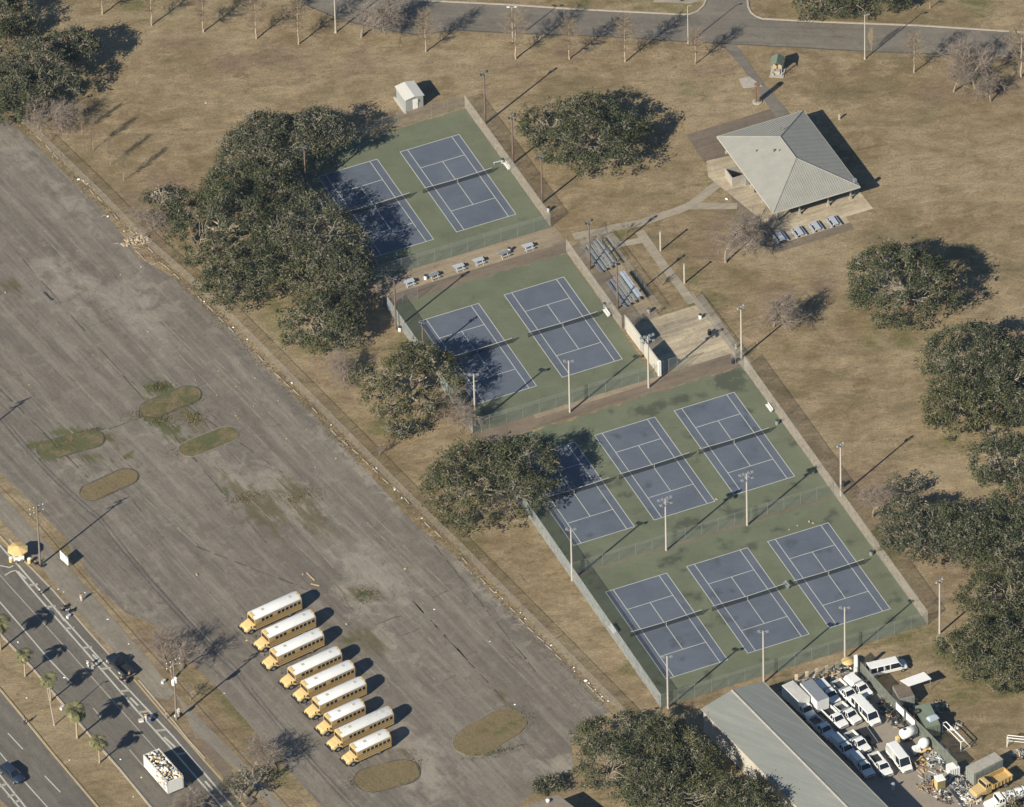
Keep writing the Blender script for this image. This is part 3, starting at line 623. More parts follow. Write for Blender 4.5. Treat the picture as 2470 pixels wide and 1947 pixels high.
def ragab(a0, b0, a1, b1, side, amp=.35, n=46):
    out = []
    for i in range(n+1): out.append(AB(a0+(a1-a0)*i/n, b1))
    for i in range(1, n): out.append(AB(a1, b1+(b0-b1)*i/n))
    for i in range(n+1):
        out.append(AB(a1+(a0-a1)*i/n, b0+random.uniform(-amp, amp)+(.5*math.sin(i*.7) if side else 0)*amp))
    for i in range(1, n): out.append(AB(a0, b0+(b1-b0)*i/n))
    return out
sheet('court_surround', clean(ragab(-8.6,-74.6,24.6,-39.2,0,.25)), .032, M_GREEN, step=1.2, attrs={'stain': blobfn(STAINB)})
sheet('court_surround', clean(ragab(-8.8,-32.0,24.2,4.1,1,.25)), .032, M_GREEN, step=1.2, attrs={'stain': blobfn(STAINB)})
sheet('court_surround', clean(ragab(-9.2,7.9,38.4,79.8,1,.4)), .032, M_GREEN, step=1.2, attrs={'stain': blobfn(STAINA)})
mb = MB(); ribbon(mb, [AB(-9,44.35), AB(5,44.3), AB(20,44.3), AB(38,44.3)], .5, .037, None, .3); props(mb.build('divider_strip', M_STRIP), kind='structure')
W2, L2 = 5.485, 11.885
courts = [(15.31,-56.82), (.04,-56.73), (15.78,-14.39), (.03,-14.23), (-.13,25.41), (14.46,25.3), (28.99,25.22), (-.19,62.02), (14.41,61.96), (28.99,62.0)]
CN = ['upper right court of the top pair', 'upper left court under the oak shadow', 'right court of the second pair', 'left court of the second pair', 'left court of the third row', 'middle court of the third row', 'right court of the third row', 'left court of the front row', 'middle court of the front row', 'right court of the front row']
def make_net():
    root = empty('tennis_net', (0, 0, 0))
    for s in (-1, 1):
        mb = MB(); mb.tube((s*6.4, 0, 0), (s*6.4, 0, 1.09), .05, n=8); mb.ball((s*6.4, 0, 1.09), .06, 8); mb.build('net_post', M_DARK, root)
    mb = MB(); n = 24
    for i in range(n):
        x0 = -6.4+12.8*i/n; x1 = -6.4+12.8*(i+1)/n; h0 = .914+.15*abs(x0/6.4)**1.3; h1 = .914+.15*abs(x1/6.4)**1.3
        mb.add([(x0, -.01, .03), (x1, -.01, .03), (x1, -.01, h1), (x0, -.01, h0), (x0, .01, .03), (x1, .01, .03), (x1, .01, h1), (x0, .01, h0)], [(0, 1, 2, 3), (7, 6, 5, 4), (3, 2, 6, 7), (0, 4, 5, 1)])
    mb.build('net_mesh', M_NET, root)
    mb = MB()
    for i in range(n):
        x0 = -6.4+12.8*i/n; x1 = -6.4+12.8*(i+1)/n; h0 = .914+.15*abs(x0/6.4)**1.3; h1 = .914+.15*abs(x1/6.4)**1.3
        mb.add([(x0, -.035, h0-.02), (x1, -.035, h1-.02), (x1, .035, h1-.02), (x0, .035, h0-.02), (x0, -.035, h0+.05), (x1, -.035, h1+.05), (x1, .035, h1+.05), (x0, .035, h0+.05)], [(0, 3, 2, 1), (4, 5, 6, 7), (0, 1, 5, 4), (3, 7, 6, 2)])
    mb.box((0, 0, .47), (.06, .07, .9)); mb.build('tape', M_LINE, root); return root
net0 = make_net()
for i, (a, b) in enumerate(courts):
    st = STAINA if b > 10 else STAINB
    sheet('blue_court', clean(rectab(a-W2, b-L2, a+W2, b+L2)), .042, M_BLUE, step=1.2, attrs={'stain': blobfn(st)})
    mb = MB(); h = .05; w = .13
    def LN2(a0, b0, a1, b1, w=w, z=h): ribbon(mb, seg(AB(a+a0, b+b0), AB(a+a1, b+b1), 10), w, z, None, .08)
    LN2(-W2-.06, -L2, W2+.06, -L2); LN2(-W2-.06, L2, W2+.06, L2); LN2(-W2, -L2, -W2, L2, z=h+.004); LN2(W2, -L2, W2, L2, z=h+.004)
    LN2(-4.115, -L2, -4.115, L2, z=h+.004); LN2(4.115, -L2, 4.115, L2, z=h+.004); LN2(-4.115, -6.4, 4.115, -6.4, z=h+.008); LN2(-4.115, 6.4, 4.115, 6.4, z=h+.008); LN2(0, -6.4, 0, 6.4, z=h+.012)
    props(mb.build('court_lines', M_LINE), kind='structure')
    place(net0, AB(a, b, .05), TH, 'black tennis net with white tape across the '+CN[i], 'tennis nets', first=(i == 0))

# fences
def fence(label, pts, h, mt, spacing=3.0, post=.032, rail=True, group=None, pm=None, cat='fence', name='chain_link_fence'):
    pm = pm or M_FPOST
    P0 = Vector(pts[0]); root = empty(name, P0, 0, label, cat, group)
    mb = MB(); pr = MB(); first = None
    for a, b in zip(pts[:-1], pts[1:]):
        a = Vector(a)-P0; b = Vector(b)-P0; d = (b-a).normalized(); nn = Vector((-d.y, d.x, 0))*.012
        n = max(1, round((b-a).length/spacing)); 
        mb.add([a-nn+Vector((0, 0, .04)), b-nn+Vector((0, 0, .04)), b-nn+Vector((0, 0, h-.02)), a-nn+Vector((0, 0, h-.02))], [(0, 1, 2, 3)])
        pr.tube(a+Vector((0, 0, h)), b+Vector((0, 0, h)), post*.85, n=5)
        for i in range(n+1):
            p = a.lerp(b, i/n)
            if i == 0 and first is not None: continue
            if first is None:
                m2 = MB(); m2.tube((0, 0, 0), (0, 0, h+.06), post, n=6); m2.ball((0, 0, h+.07), post*1.2, 6); first = m2.build('post', pm, root); first.location = p
            else:
                c = first.copy(); C.objects.link(c); c.parent = root; c.location = p
    mb.build('mesh_panel', mt, root)
    if rail: pr.build('top_rail', pm, root)
    return root
FG = 'tall court fences'
H = 2.9
fence('green tinted chain link fence on the near side of the top court pair', [AB(-8.9,-39.3), AB(24.7,-39.3)], H, M_SCREEN, group=FG)
fence('weathered fence along the right side of the top court pair', [AB(24.7,-39.3), AB(24.6,-75.0)], H, M_SCREENR, group=FG)
fence('thin see-through fence along the far side of the top court pair by the shed', [AB(24.6,-75.0), AB(-8.9,-75.0)], H, M_SCREENM, group=FG)
fence('blue grey screened fence left of the top court pair, under the big oaks', [AB(-8.9,-75.0), AB(-8.9,-39.3)], H, M_SCREENL, group=FG)
fence('see-through fence on the near side of the second court pair beside the brown strip', [AB(-8.9,4.2), AB(24.2,4.2)], H, M_SCREEN, group=FG)
fence('weathered fence between the second court pair and the bleachers', [AB(24.4,-9.6), AB(24.4,-32.2)], H, M_SCREENR, group=FG)
fence('blue grey screened fence along the left side of the second court pair', [AB(-8.9,-31.3), AB(-8.9,4.2)], H, M_SCREENL, group=FG)
fence('short see-through fence closing the far left corner of the second court pair', [AB(-8.9,-31.3), AB(-3.2,-31.6)], H, M_SCREENM, group=FG)
fence('weathered fence along the right side of the big six court block', [AB(38.5,8.6), AB(38.3,80.0)], H, M_SCREENR, group=FG)
fence('green tinted fence on the near side of the six court block behind the warehouse yard', [AB(-9.3,80.0), AB(38.3,80.0)], H, M_SCREEN, group=FG)
fence('blue grey screened fence along the left side of the six court block', [AB(-9.3,19.0), AB(-9.3,80.0)], H, M_SCREENL, group=FG)
fence('faint divider fence between the third row and the front row of courts', [AB(-9.3,43.9), AB(38.3,43.9)], H-.4, M_SCREENM, group=FG)
fence('low lawn fence behind the bleachers', [AB(31.9,-33), AB(32.1,-11)], 1.5, M_SCREENM, group=None)
fence('weathered chain link fence beside the gate at the end of the practice slab', [AB(38.3,-11.5), AB(38.6,5.2)], 1.6, M_CHAIN)
fence('small chain link gate enclosure by the pole at the corner of the practice slab', [g('l',1590,770), g('l',1650,830), g('l',1750,770), g('l',1745,670)], 2.2, M_CHAIN, 1.5, cat='gate', name='gate_enclosure')
fence('small chain link gate enclosure at the corner between the two upper court pairs', [g('k',0,440), g('k',140,440), g('k',185,360), g('k',150,190)], 2.6, M_CHAIN, 1.5, cat='gate', name='gate_enclosure')
fence('long rusty chain link fence between the parking lot and the courts lawn', [g(1,-60,640), g(1,110,745), g(1,330,960), g(1,620,1240), g(1,905,1530), AB(-34.5,-45), AB(-25.3,15.9), AB(-22.8,30.8), AB(-15.7,78.1), AB(-15.2,82)], 1.9, M_CHAIN, 3.4, pm=M_WOODP)
fence('green privacy slat fence round the vehicle yard', [g(9,1095,815), g(9,1330,1075), g(9,1560,1300), g(9,1745,1490)], 2.7, M_YARDF, 3.0, name='yard_fence')
fence('see-through fence between the back of the vehicle yard and the court fence', [AB(6.2,85.2), g(9,1095,815)], 2.2, M_SCREENM, 3.0, name='yard_fence')

# ================================================================== TREES
def leaf_quads(cent, rad, n, size, r, flat=.7, up=.30):
    """n leaf sprays scattered through a loose clump"""
    d = r.normal(size=(n, 3))*.52; p = cent+d*rad*np.array([1, 1, flat])
    nn = d*.5+r.normal(size=(n, 3))*.75+np.array([0, 0, up]); nn /= np.linalg.norm(nn, axis=1)[:, None]
    t = r.normal(size=(n, 3)); t -= nn*(t*nn).sum(1)[:, None]; t /= np.linalg.norm(t, axis=1)[:, None]
    s = np.cross(nn, t); a = (size*(.5+1.0*r.random(n)))[:, None]; bb = a*(.3+.45*r.random(n))[:, None]
    k = (.2+.5*r.random(n))[:, None]
    return np.stack([p-t*a-s*bb*k, p+t*a*.2-s*bb, p+t*a+s*bb*k, p-t*a*.1+s*bb], 1)
def wig(p, q, n, amp, r0, r1, r):
    p = np.array(p, float); q = np.array(q, float); pts = [p+(q-p)*i/n for i in range(n+1)]
    for i in range(1, n): pts[i] = pts[i]+r.normal(size=3)*amp
    return [(pts[i], pts[i+1], r0+(r1-r0)*i/n, r0+(r1-r0)*(i+1)/n) for i in range(n)]
def oak(P, rx, ry, zc, rz, label, seed, mt=None, ang=0, dens=1.0, nclump=None, group='live oaks', bare=.0, drop=.0):
    r = np.random.default_rng(seed)
    root = empty('live_oak', (P.x, P.y, 0), ang, label, 'tree', group)
    area = rx*ry; nc = nclump or int(34+area*1.9)
    # outline lobes: a few long arms make the edge uneven
    lob = r.uniform(.70, 1.18, 11); ph0 = r.uniform(0, 6.28)
    def edge(t):
        u_ = ((t+ph0) % (2*math.pi))/(2*math.pi)*11; i = int(u_); f = u_-i; f = f*f*(3-2*f); return lob[i % 11]*(1-f)+lob[(i+1) % 11]*f
    gaps = [(r.uniform(0, 6.28), r.uniform(.25, .95), r.uniform(.07, .16)) for _ in range(20)]
    hills = [(r.uniform(0, 6.28), r.uniform(0, .85), r.uniform(.12, .24), r.uniform(-.35, .35)) for _ in range(12)]
    cl = []; segs = []; tr = []; Q = []; T = []
    for i in range(nc):
        t = r.uniform(0, 2*math.pi); q = math.sqrt(r.random())*1.0; e = edge(t)
        ux, uy = math.cos(t)*q, math.sin(t)*q
        if any((ux-gq*math.cos(gt))**2+(uy-gq*math.sin(gt))**2 < gr*gr for gt, gq, gr in gaps) and r.random() < .92: continue
        hz = sum(k*math.exp(-((ux-hq*math.cos(ht))**2+(uy-hq*math.sin(ht))**2)/hr**2) for ht, hq, hr, k in hills)
        top = math.sqrt(max(0, 1-min(1, q*q*.95)))
        z = zc-rz*.35+rz*(top*r.uniform(.80, 1.06)+hz) - (r.random() < .10)*rz*.5
        cl.append((ux*rx*e, uy*ry*e, max(1.5, z), r.uniform(.65, 1.25)))
    for i in range(int(nc*.30)):                      # skirt
        t = r.uniform(0, 2*math.pi); e = edge(t); q = r.uniform(.78, 1.04)
        cl.append((math.cos(t)*q*rx*e, math.sin(t)*q*ry*e, max(1.2, zc-rz*r.uniform(.1, .85)), r.uniform(.6, 1.05)))
    for (x, y, z, rad) in cl:
        if r.random() < bare+.05: n = int(14*dens)
        else: n = int(165*dens*rad*rad*r.uniform(.5, 1.25))
        Q.append(leaf_quads(np.array([x, y, z]), rad, n, .158, r)); tt = r.random(n); base = r.uniform(-.15, .35)
        T.append(np.where(tt > .94, tt, np.clip(tt*.55+base, 0, .89)))
    for k in range(int(nc*.5)):                       # loose sprays round the edge
        t = r.uniform(0, 2*math.pi); e = edge(t)*r.uniform(.95, 1.16)
        c = np.array([math.cos(t)*rx*e, math.sin(t)*ry*e, zc-rz*r.uniform(-.1, .55)]); n = int(24*dens)
        Q.append(leaf_quads(c, r.uniform(.45, .85), n, .17, r)); T.append(r.random(n))
    th = max(1.6, zc-rz*.75); tw = np.array([r.normal()*.4, r.normal()*.4, th])
    tr += wig((0, 0, 0), tw, 3, .08, .055*rx+.1, .04*rx+.08, r)
    order = r.permutation(len(cl))
    mains = [cl[i] for i in order[:9]]
    ends = []
    for (x, y, z, rad) in mains:
        e = np.array([x*.6, y*.6, th+(z-th)*.6]); s = wig(tw, e, 4, .3, .028*rx+.05, .09, r); segs += s; ends.append(e)
        segs += wig(e, (x, y, z+rad*.2), 3, .3, .09, .05, r)
    for i in order[9:9+int(len(cl)*.45)]:
        x, y, z, rad = cl[i]; b = min(ends, key=lambda q: (q[0]-x)**2+(q[1]-y)**2); s = wig(b, (x, y, z), 4, .35, .08, .04, r); segs += s
    for i in order[:int(len(cl)*.30)]:               # bare squiggles showing at the surface
        x, y, z, rad = cl[i]
        for k in range(4):
            d = r.normal(size=3); d /= np.linalg.norm(d); d[2] = abs(d[2])*.7
            segs += wig((x, y, z), np.array([x, y, z])+d*rad*1.5, 4, .2, .05, .02, r)
    poly_mesh_np('crown', np.concatenate(Q), mt or M_LEAF, np.concatenate(T), root)
    tubes_np('trunk', tr, M_BARK, root, 8); tubes_np('limbs', segs, M_LIMB, root, 4)
    return root
def O(t, x, y, zc): return g(t, x, y, zc)
OAKS = [
 (('F',540,400,6.0), 8.4, 6.6, 3.8, 'oak joining the thin fronded crown to the largest one of the cluster', M_LEAF, .4),
 (('F',720,560,6.0), 4.8, 5.2, 2.8, 'small oak crown at the left fence beside the court gate', M_LEAF2, .2),
 ((2,1545,835,5.2), 9.9, 8.6, 3.6, 'round live oak standing alone between the top courts and the pavilion', M_LEAF, .15),
 (('F',560,305,6.5), 9.0, 7.2, 3.8, 'live oak with thin fronds behind the top left court corner', M_LEAF2, .5),
 (('F',665,275,6.5), 6.2, 4.6, 2.6, 'small oak crown reaching over the far fence of the top courts', M_LEAF2, 0),
 (('F',470,465,6.0), 9.6, 8.6, 4.2, 'largest oak of the cluster between parking lot and top courts', M_LEAF, .3),
 (('F',655,480,6.5), 8.8, 8.2, 4.0, 'oak whose shadow falls over the upper left court', M_LEAF2, 0),
 (('F',515,575,5.0), 6.8, 5.4, 3.2, 'low oak at the parking lot edge, below the biggest crown', M_LEAF, .8),
 (('F',668,585,5.0), 5.4, 4.8, 2.6, 'oak at the near end of the big cluster by the court gate', M_LEAF3, .1),
 (('F',690,675,4.6), 6.9, 6.0, 3.2, 'small round oak below the cluster, left of the second court pair', M_LEAF, .2),
 (('F',862,798,5.6), 9.0, 7.2, 4.2, 'scraggy oak shading the left court of the second pair', M_LEAF3, .5),
 (('F',1012,1008,5.4), 8.6, 10.2, 4.6, 'broad oak at the left end of the third row of courts', M_LEAF3, .4),
 (('F',1100,975,6.2), 6.6, 6.6, 3.4, 'oak crown leaning over the left court of the third row', M_LEAF, 1.0),
 (('F',1898,590,5.6), 9.6, 8.6, 4.6, 'dark round oak on the lawn right of the pavilion tables', M_LEAF, .6),
 (('F',2070,760,5.8), 9.0, 8.6, 4.4, 'large oak at the right edge below the dark round one', M_LEAF, .1),
 (('F',2050,850,4.6), 7.6, 5.6, 3.6, 'oak with a ragged near side at the right edge, above the dirt clearing', M_LEAF3, .3),
 (('F',2165,800,5.6), 8.0, 9.0, 4.2, 'oak cut by the right border level with the third row', M_LEAF, .3),
 (('F',2130,975,5.2), 6.0, 6.4, 3.6, 'small oak cut by the right border above the leafy group', M_LEAF, .9),
 (('F',1940,1115,4.8), 6.6, 6.2, 3.4, 'oak nearest the right fence of the six court block', M_LEAF2, .4),
 (('F',2050,1120,5.6), 6.6, 6.4, 3.8, 'oak casting a dark pool beside the right fence oak', M_LEAF, .4),
 (('F',2145,1130,5.8), 7.0, 7.6, 4.2, 'oak at the right border level with the front row nets', M_LEAF, .4),
 (('F',2140,1245,5.6), 7.6, 7.6, 4.2, 'oak at the right border behind the lone light pole', M_LEAF3, .1),
 (('F',2095,1360,4.8), 8.0, 6.6, 3.8, 'oak overhanging the lawn above the white passenger van', M_LEAF3, .7),
 (('F',2165,1360,5.2), 7.4, 8.0, 4.0, 'lowest oak at the right border', M_LEAF, .5),
 (('F',1330,1588,6.2), 8.2, 8.4, 4.4, 'large dense oak at the near corner of the parking lot', M_LEAF, .6),
 (('F',1420,1588,6.0), 7.0, 6.8, 3.8, 'oak touching the end wall of the warehouse', M_LEAF3, .3),
 (('F',1520,1692,5.6), 7.2, 5.2, 3.0, 'oak hiding the lower left side of the warehouse', M_LEAF3, .4),
 (('F',1590,1705,6.0), 5.2, 4.8, 3.2, 'small oak against the middle of the warehouse roof', M_LEAF, .9),
 (('F',1400,1650,5.0), 6.2, 5.6, 3.4, 'oak filling the gap below the dense corner oak', M_LEAF, .9),
 (('F',72,140,5.8), 8.2, 7.0, 4.0, 'oak throwing a dark shadow on the top left lawn', M_LEAF2, .9),
 (('F',28,190,4.6), 5.8, 5.6, 3.2, 'oak cut by the left border beside the parking lot corner', M_LEAF, .7),
 (('F',150,95,5.6), 4.2, 3.6, 2.4, 'small oak crown at the right of the top left group', M_LEAF2, .7),
 (('F',-22,25,5.6), 6.2, 6.0, 3.6, 'oak mostly outside the top left corner', M_LEAF, .2),
 (('F',1735,-22,5.0), 5.2, 5.0, 3.2, 'oak at the top border above the kerb, left one of the pair', M_LEAF, .1),
 (('F',1850,-38,5.0), 6.6, 5.6, 3.4, 'oak at the top border above the kerb, right one of the pair', M_LEAF, .1),
]
for i, (p, rx, ry, rz, lab, mt, an) in enumerate(OAKS):
    oak(O(*p), rx*1.04, ry*1.05, p[3], rz*1.15, lab, 100+i, mt, an, .62 if i in (8, 10, 11, 12, 4, 6) else .82)

def bare_tree(name, seed, h, spread, trunk_r, levels=5, up=.75, mt=None, wide=False, first=.3, ball=None):
    r = np.random.default_rng(seed); segs = []; tr = []
    root = empty(name, (0, 0, 0))
    def grow(p, d, L, rad, lev):
        n = 3; q = p
        for i in range(n):
            d2 = d+r.normal(size=3)*.10; d2 /= np.linalg.norm(d2); e = q+d2*L/n
            (tr if lev == 0 else segs).append((q, e, max(.010, rad*(1-.22*i/n)), max(.009, rad*(1-.22*(i+1)/n))))
            q = e; d = d2
            if lev > 0 and lev < levels and i < n-1 and r.random() < .8:
                s = side(d, spread*1.2); grow(q, s, L*.55, rad*.45, lev+1)
        if lev < levels:
            k = 3 if lev < 3 else 2+(r.random() < .8)
            for j in range(k): grow(q, side(d, spread*(1 if lev else 1.2)), L*r.uniform(.70, .92), rad*.62, lev+1)
    def side(d, s):
        v = r.normal(size=3); v -= d*(v @ d); v /= np.linalg.norm(v); o = d*1.0+v*s*r.uniform(.5, 1.3)+np.array([0, 0, up*.25]); return o/np.linalg.norm(o)
    if wide:
        grow(np.zeros(3), np.array([0, 0, 1.]), h*first, trunk_r, 0)
    else:                                              # one leader with whorls of rising side shoots
        q = np.zeros(3); n = 14
        for i in range(n):
            e = np.array([r.normal()*.05, r.normal()*.05, h*.94*(i+1)/n]); ra = trunk_r*(1-i/n*.85); tr.append((q, e, ra, trunk_r*(1-(i+1)/n*.85))); q = e
            if i >= 3:
                for j in range(9):
                    t = r.uniform(0, 6.28); L = spread*(1-abs((i-7)/n)*1.1)*r.uniform(.6, 1.1); d = np.array([math.cos(t), math.sin(t), r.uniform(.5, 1.1)*up]); d /= np.linalg.norm(d)
                    s = wig(q, q+d*L, 4, .09, .024, .010, r); segs.extend(s)
                    for w in range(7):
                        b = s[r.integers(1, 4)][0]; dd = d+r.normal(size=3)*.5; dd /= np.linalg.norm(dd); s2 = wig(b, b+dd*L*r.uniform(.25, .5), 2, .05, .014, .008, r); segs.extend(s2)
                        dd = dd+r.normal(size=3)*.5; segs.append((s2[0][1], s2[0][1]+dd/np.linalg.norm(dd)*L*.2, .014, .008))
    tubes_np('trunk', tr, mt or M_TWIG, root, 7); tubes_np('branches', segs, mt if wide else M_TWIGS, root, 3)
    return root
T_SL = [bare_tree('bare_tree', 11, 8.8, 3.0, .15), bare_tree('bare_tree', 12, 9.8, 3.3, .16), bare_tree('bare_tree', 13, 7.8, 2.6, .13)]
T_WD = [bare_tree('bare_tree', 21, 11.0, 1.0, .22, 6, .25, M_TWIG2, True, .24), bare_tree('bare_tree', 22, 10.0, 1.15, .19, 6, .1, M_TWIG2, True, .20)]
T_TH = [bare_tree('bare_tree', 31, 5.5, .95, .12, 4, .3, M_TWIG2, True, .25)]
used = set()
def put_tree(tm, t, x, y, rz, sc, label, group=None):
    first = tm.name not in used; used.add(tm.name)
    return place(tm, g(t, x, y), rz, label, group, first, sc)
def lab_tree(o): o['category'] = 'tree'
G1 = 'bare street trees along the park road'
BT = [(0,(1,650,92),1.1,'bare young tree furthest left along the top lawn'), (1,(1,962,162),1.0,'bare tree second from the left along the top lawn'), (2,(1,1290,206),1.25,'bare tree third from the left along the top lawn'), (0,(1,1625,246),1.15,'tall pale bare tree left of the top light pole'), (1,(1,1893,282),1.0,'bare tree just left of the tall light pole by the road'),
 (0,(2,545,330),1.0,'bare tree with white trunk above the small white shed'), (1,(2,1115,374),1.1,'bare tree standing in front of the twin head street lamp'), (2,(2,1455,378),1.1,'bare tree right of the twin head street lamp'), (0,(2,1808,392),1.1,'bare tree halfway between the street lamp and the side street'), (2,(3,98,402),.95,'thin bare tree at the start of the footpath from the road'), (1,(3,1475,458),.85,'thin bare tree left of the right hand bare group'), (1,(3,2150,486),1.2,'tall bare tree at the right border by the road'), (2,(3,1576,55),.7,'short bare trunk on the far verge at the top right')]
for i, (k, p, sc, lab) in enumerate(BT): lab_tree(put_tree(T_SL[k], *p, i*1.3, (sc*.95, sc*.95, sc), lab, G1))
BW = [(0,(2,137,236),1.0,'wide spreading bare tree casting a fan shadow on the road'), (0,(3,1860,558),1.0,'largest spreading bare tree at the top right'), (1,(3,1725,580),.85,'spreading bare tree left of the largest one at the top right'), (1,(3,1958,640),.75,'small crooked bare tree below the largest one at the top right'), (0,(3,288,1655),1.0,'bare tree casting its shadow on the pavilion tables slab'),
 (1,(6,590,360),1.15,'low twiggy bare tree on the lawn below the pavilion tables'), (1,(6,1215,1560),.9,'bare tree beside the right court fence near the pole'), (0,(1,240,810),.9,'grey bare tree at the top left by the chain link fence'), (1,(1,960,1450),.95,'leafless shrubby tree at the fence left of the big oaks'), (1,(9,1750,160),1.0,'pale leafless tree among the oaks right of the front courts'), (0,(5,780,930),.8,'leafless tree between the two shading oaks beside the courts'), (1,(5,60,700),.9,'leafless tree left of the scraggy oak'), (0,(7,1100,900),.95,'leafless brown tree beside the utility pole with transformers'), (1,(7,1600,1500),1.1,'leafless tree by the sidewalk at the bottom border'), (1,(7,1230,1830),1.0,'leafless tree whose twigs hang over the rear of the float at the bottom border'), (1,(9,620,1690),.6,'thin bare tree by the near end of the warehouse')]
for i, (k, p, sc, lab) in enumerate(BW[:-1]): lab_tree(put_tree(T_WD[k], *p, i*1.7, (sc*1.1, sc*1.1, sc*.92), lab, 'spreading bare trees'))
BS = [((1,520,850),1.0,'slim bare sapling leftmost of the four by the lot fence'), ((1,590,955),1.1,'bare sapling second of the four by the lot fence'), ((1,700,1048),1.0,'bare sapling third of the four by the lot fence'), ((1,785,1148),1.1,'bare sapling last of the four by the lot fence, nearest the oaks'), ((1,1010,1330),.9,'dark twiggy bush between the fence and the big oak'), ((5,250,1180),.6,'small leafless bush on the lawn strip left of the broad oak'), ((7,1210,1030),.7,'little bush beside the sidewalk behind the utility pole'), ((2,1815,1480),.5,'staked sapling on the lawn above the bleachers'), (('k',1330,1010),.55,'staked sapling beside the path right of the bleachers'), ((1,1780,410),.3,'tiny sapling on the top lawn')]
for i, (p, sc, lab) in enumerate(BS[:-1]):
    if i < 4: o = put_tree(T_SL[2], *p, i, (.35*sc, .35*sc, .8*sc), lab, 'saplings')
    else: o = put_tree(T_TH[0], *p, i, sc, lab, 'bushes and saplings')
    lab_tree(o)
o = put_tree(T_SL[0], 3, 1205, 322, 0, (.28, .28, .55), 'slim orange leaved sapling at the near edge of the park road'); lab_tree(o)
for ch in list(o.children):
    ch.data = ch.data.copy(); ch.data.materials.clear(); ch.data.materials.append(M_TAN)
oak(g(8,1330,1560,1.2), 3.2, 1.6, 1.3, 1.0, 'low dark bush against the small flat roofed building', 301, M_LEAF2, .4, 1.0, 16, None)
oak(g(1,1000,1240,1.5), 2.6, 2.0, 1.6, 1.2, 'dark green bush by the fence left of the big oaks', 302, M_LEAF2, 0, .5, 16, None)
oak(g(5,400,1000,2), 3.2, 1.6, 1.8, 1.2, 'dark green bush below the scraggy oak', 303, M_LEAF2, .3, .6, 12, None)
oak(g(6,1400,1370,2.2), 3.4, 2.6, 2.6, 1.6, 'thin leaved small tree above the oaks by the right fence', 304, M_LEAF2, .3, .35, 14, None)
oak(g(9,2085,1640,3), 3, 3, 2, 1.6, 'dark low bush behind the white lorry', 305, M_LEAF2, .3, .35, 8, None)
oak(g(7,1560,1560,3.0), 4.2, 3.2, 3.2, 2.2, 'sparse leafy small tree over the sidewalk at the bottom border', 306, M_LEAF2, .9, .35, 16, None)

def make_palm():
    root = empty('palm_tree', (0, 0, 0)); r = np.random.default_rng(5); h = 5.6
    mb = MB(); mb.lathe([(.24, 0), (.19, .3), (.16, 1.5), (.15, 3.5), (.16, h-.3), (.22, h)], 9, M_TWIG); mb.build('trunk', None, root, True)
    Q = []; T = []
    for i in range(40):
        t = i*2.399+r.uniform(-.2, .2); el = r.uniform(-.75, 1.25); L = r.uniform(1.5, 2.25); d = np.array([math.cos(t), math.sin(t), 0]); s = np.array([-math.sin(t), math.cos(t), 0])
        p = np.array([0, 0, h+.05]); a = el; tone = r.uniform(.1, .85) if el > -.4 else .95
        pts = [p]
        for k in range(7): p = p+(d*math.cos(a)+np.array([0, 0, math.sin(a)]))*L/7; a -= .24; pts.append(p)
        for k in range(2, 7):
            w = .42*math.sin(math.pi*(k-1)/6.6)+.08
            for sg in (-1, 1):
                b = pts[k]; tip = pts[k]+(pts[k+1]-pts[k])*1.3+s*sg*w-np.array([0, 0, .12*w]); dd = (pts[k+1]-pts[k])
                Q.append(np.array([b, b+dd*.55, tip+dd*.1, tip-dd*.1])); T.append(tone*r.uniform(.8, 1.1))
                Q.append(np.array([b+dd*.4, b+dd, tip+dd*.6, tip+dd*.35])); T.append(tone*r.uniform(.8, 1.1))
    poly_mesh_np('fronds', np.array(Q), M_PALM, np.array(T), root)
    return root
palm = make_palm()
PALMS = [(7,3,712,1.1,'palm at the left border of the median'), (7,160,880,.85,'second palm of the median from the left border'), (7,322,1035,.85,'middle palm of the median, above the leaning lamp post'), (7,490,1272,1.08,'tall palm of the median, second from the float'), (7,632,1428,.85,'palm of the median nearest the float')]
for i, (t, x, y, sc, lab) in enumerate(PALMS[:5]):
    o = place(palm, g(t, x, y), i*1.1, lab, 'palms on the avenue median', first=(i == 0), scale=sc); o['category'] = 'palm tree'

# ================================================================== BUILDINGS
def quad_roof(mb, pts, th=.0, mt=None): mb.add(pts, [tuple(range(len(pts)))], mt)
def seams(mb, e0, e1, r0, r1, n, w=.035, h=.05, mt=None):
    """raised seams running up a roof plane, e0-e1 eave edge, r0-r1 ridge edge; clipped to the hip lines"""
    e0, e1, r0, r1 = map(Vector, (e0, e1, r0, r1)); ed = (e1-e0).normalized(); L = (e1-e0).length
    nrm = (e1-e0).cross(r0-e0 if (r0-e0).length > 1e-3 else r1-e0).normalized()
    if nrm.z < 0: nrm = -nrm
    up = nrm.cross(ed).normalized()
    if up.z < 0: up = -up
    H = (r0-e0).dot(up); a0 = (r0-e0).dot(ed); a1 = (r1-e0).dot(ed)
    for i in range(1, n):
        x = L*i/n
        t = 1.0
        if x < a0: t = x/a0
        elif x > a1: t = (L-x)/(L-a1)
        if t*H < .4: continue
        p = e0+ed*x; q = p+up*(H*t-.12)
        a = ed*w
        mb.add([p-a, p+a, q+a, q-a, p-a*.5+nrm*h, p+a*.5+nrm*h, q+a*.5+nrm*h, q-a*.5+nrm*h], [(4, 5, 6, 7), (0, 1, 5, 4), (1, 2, 6, 5), (2, 3, 7, 6), (3, 0, 4, 7)], mt)
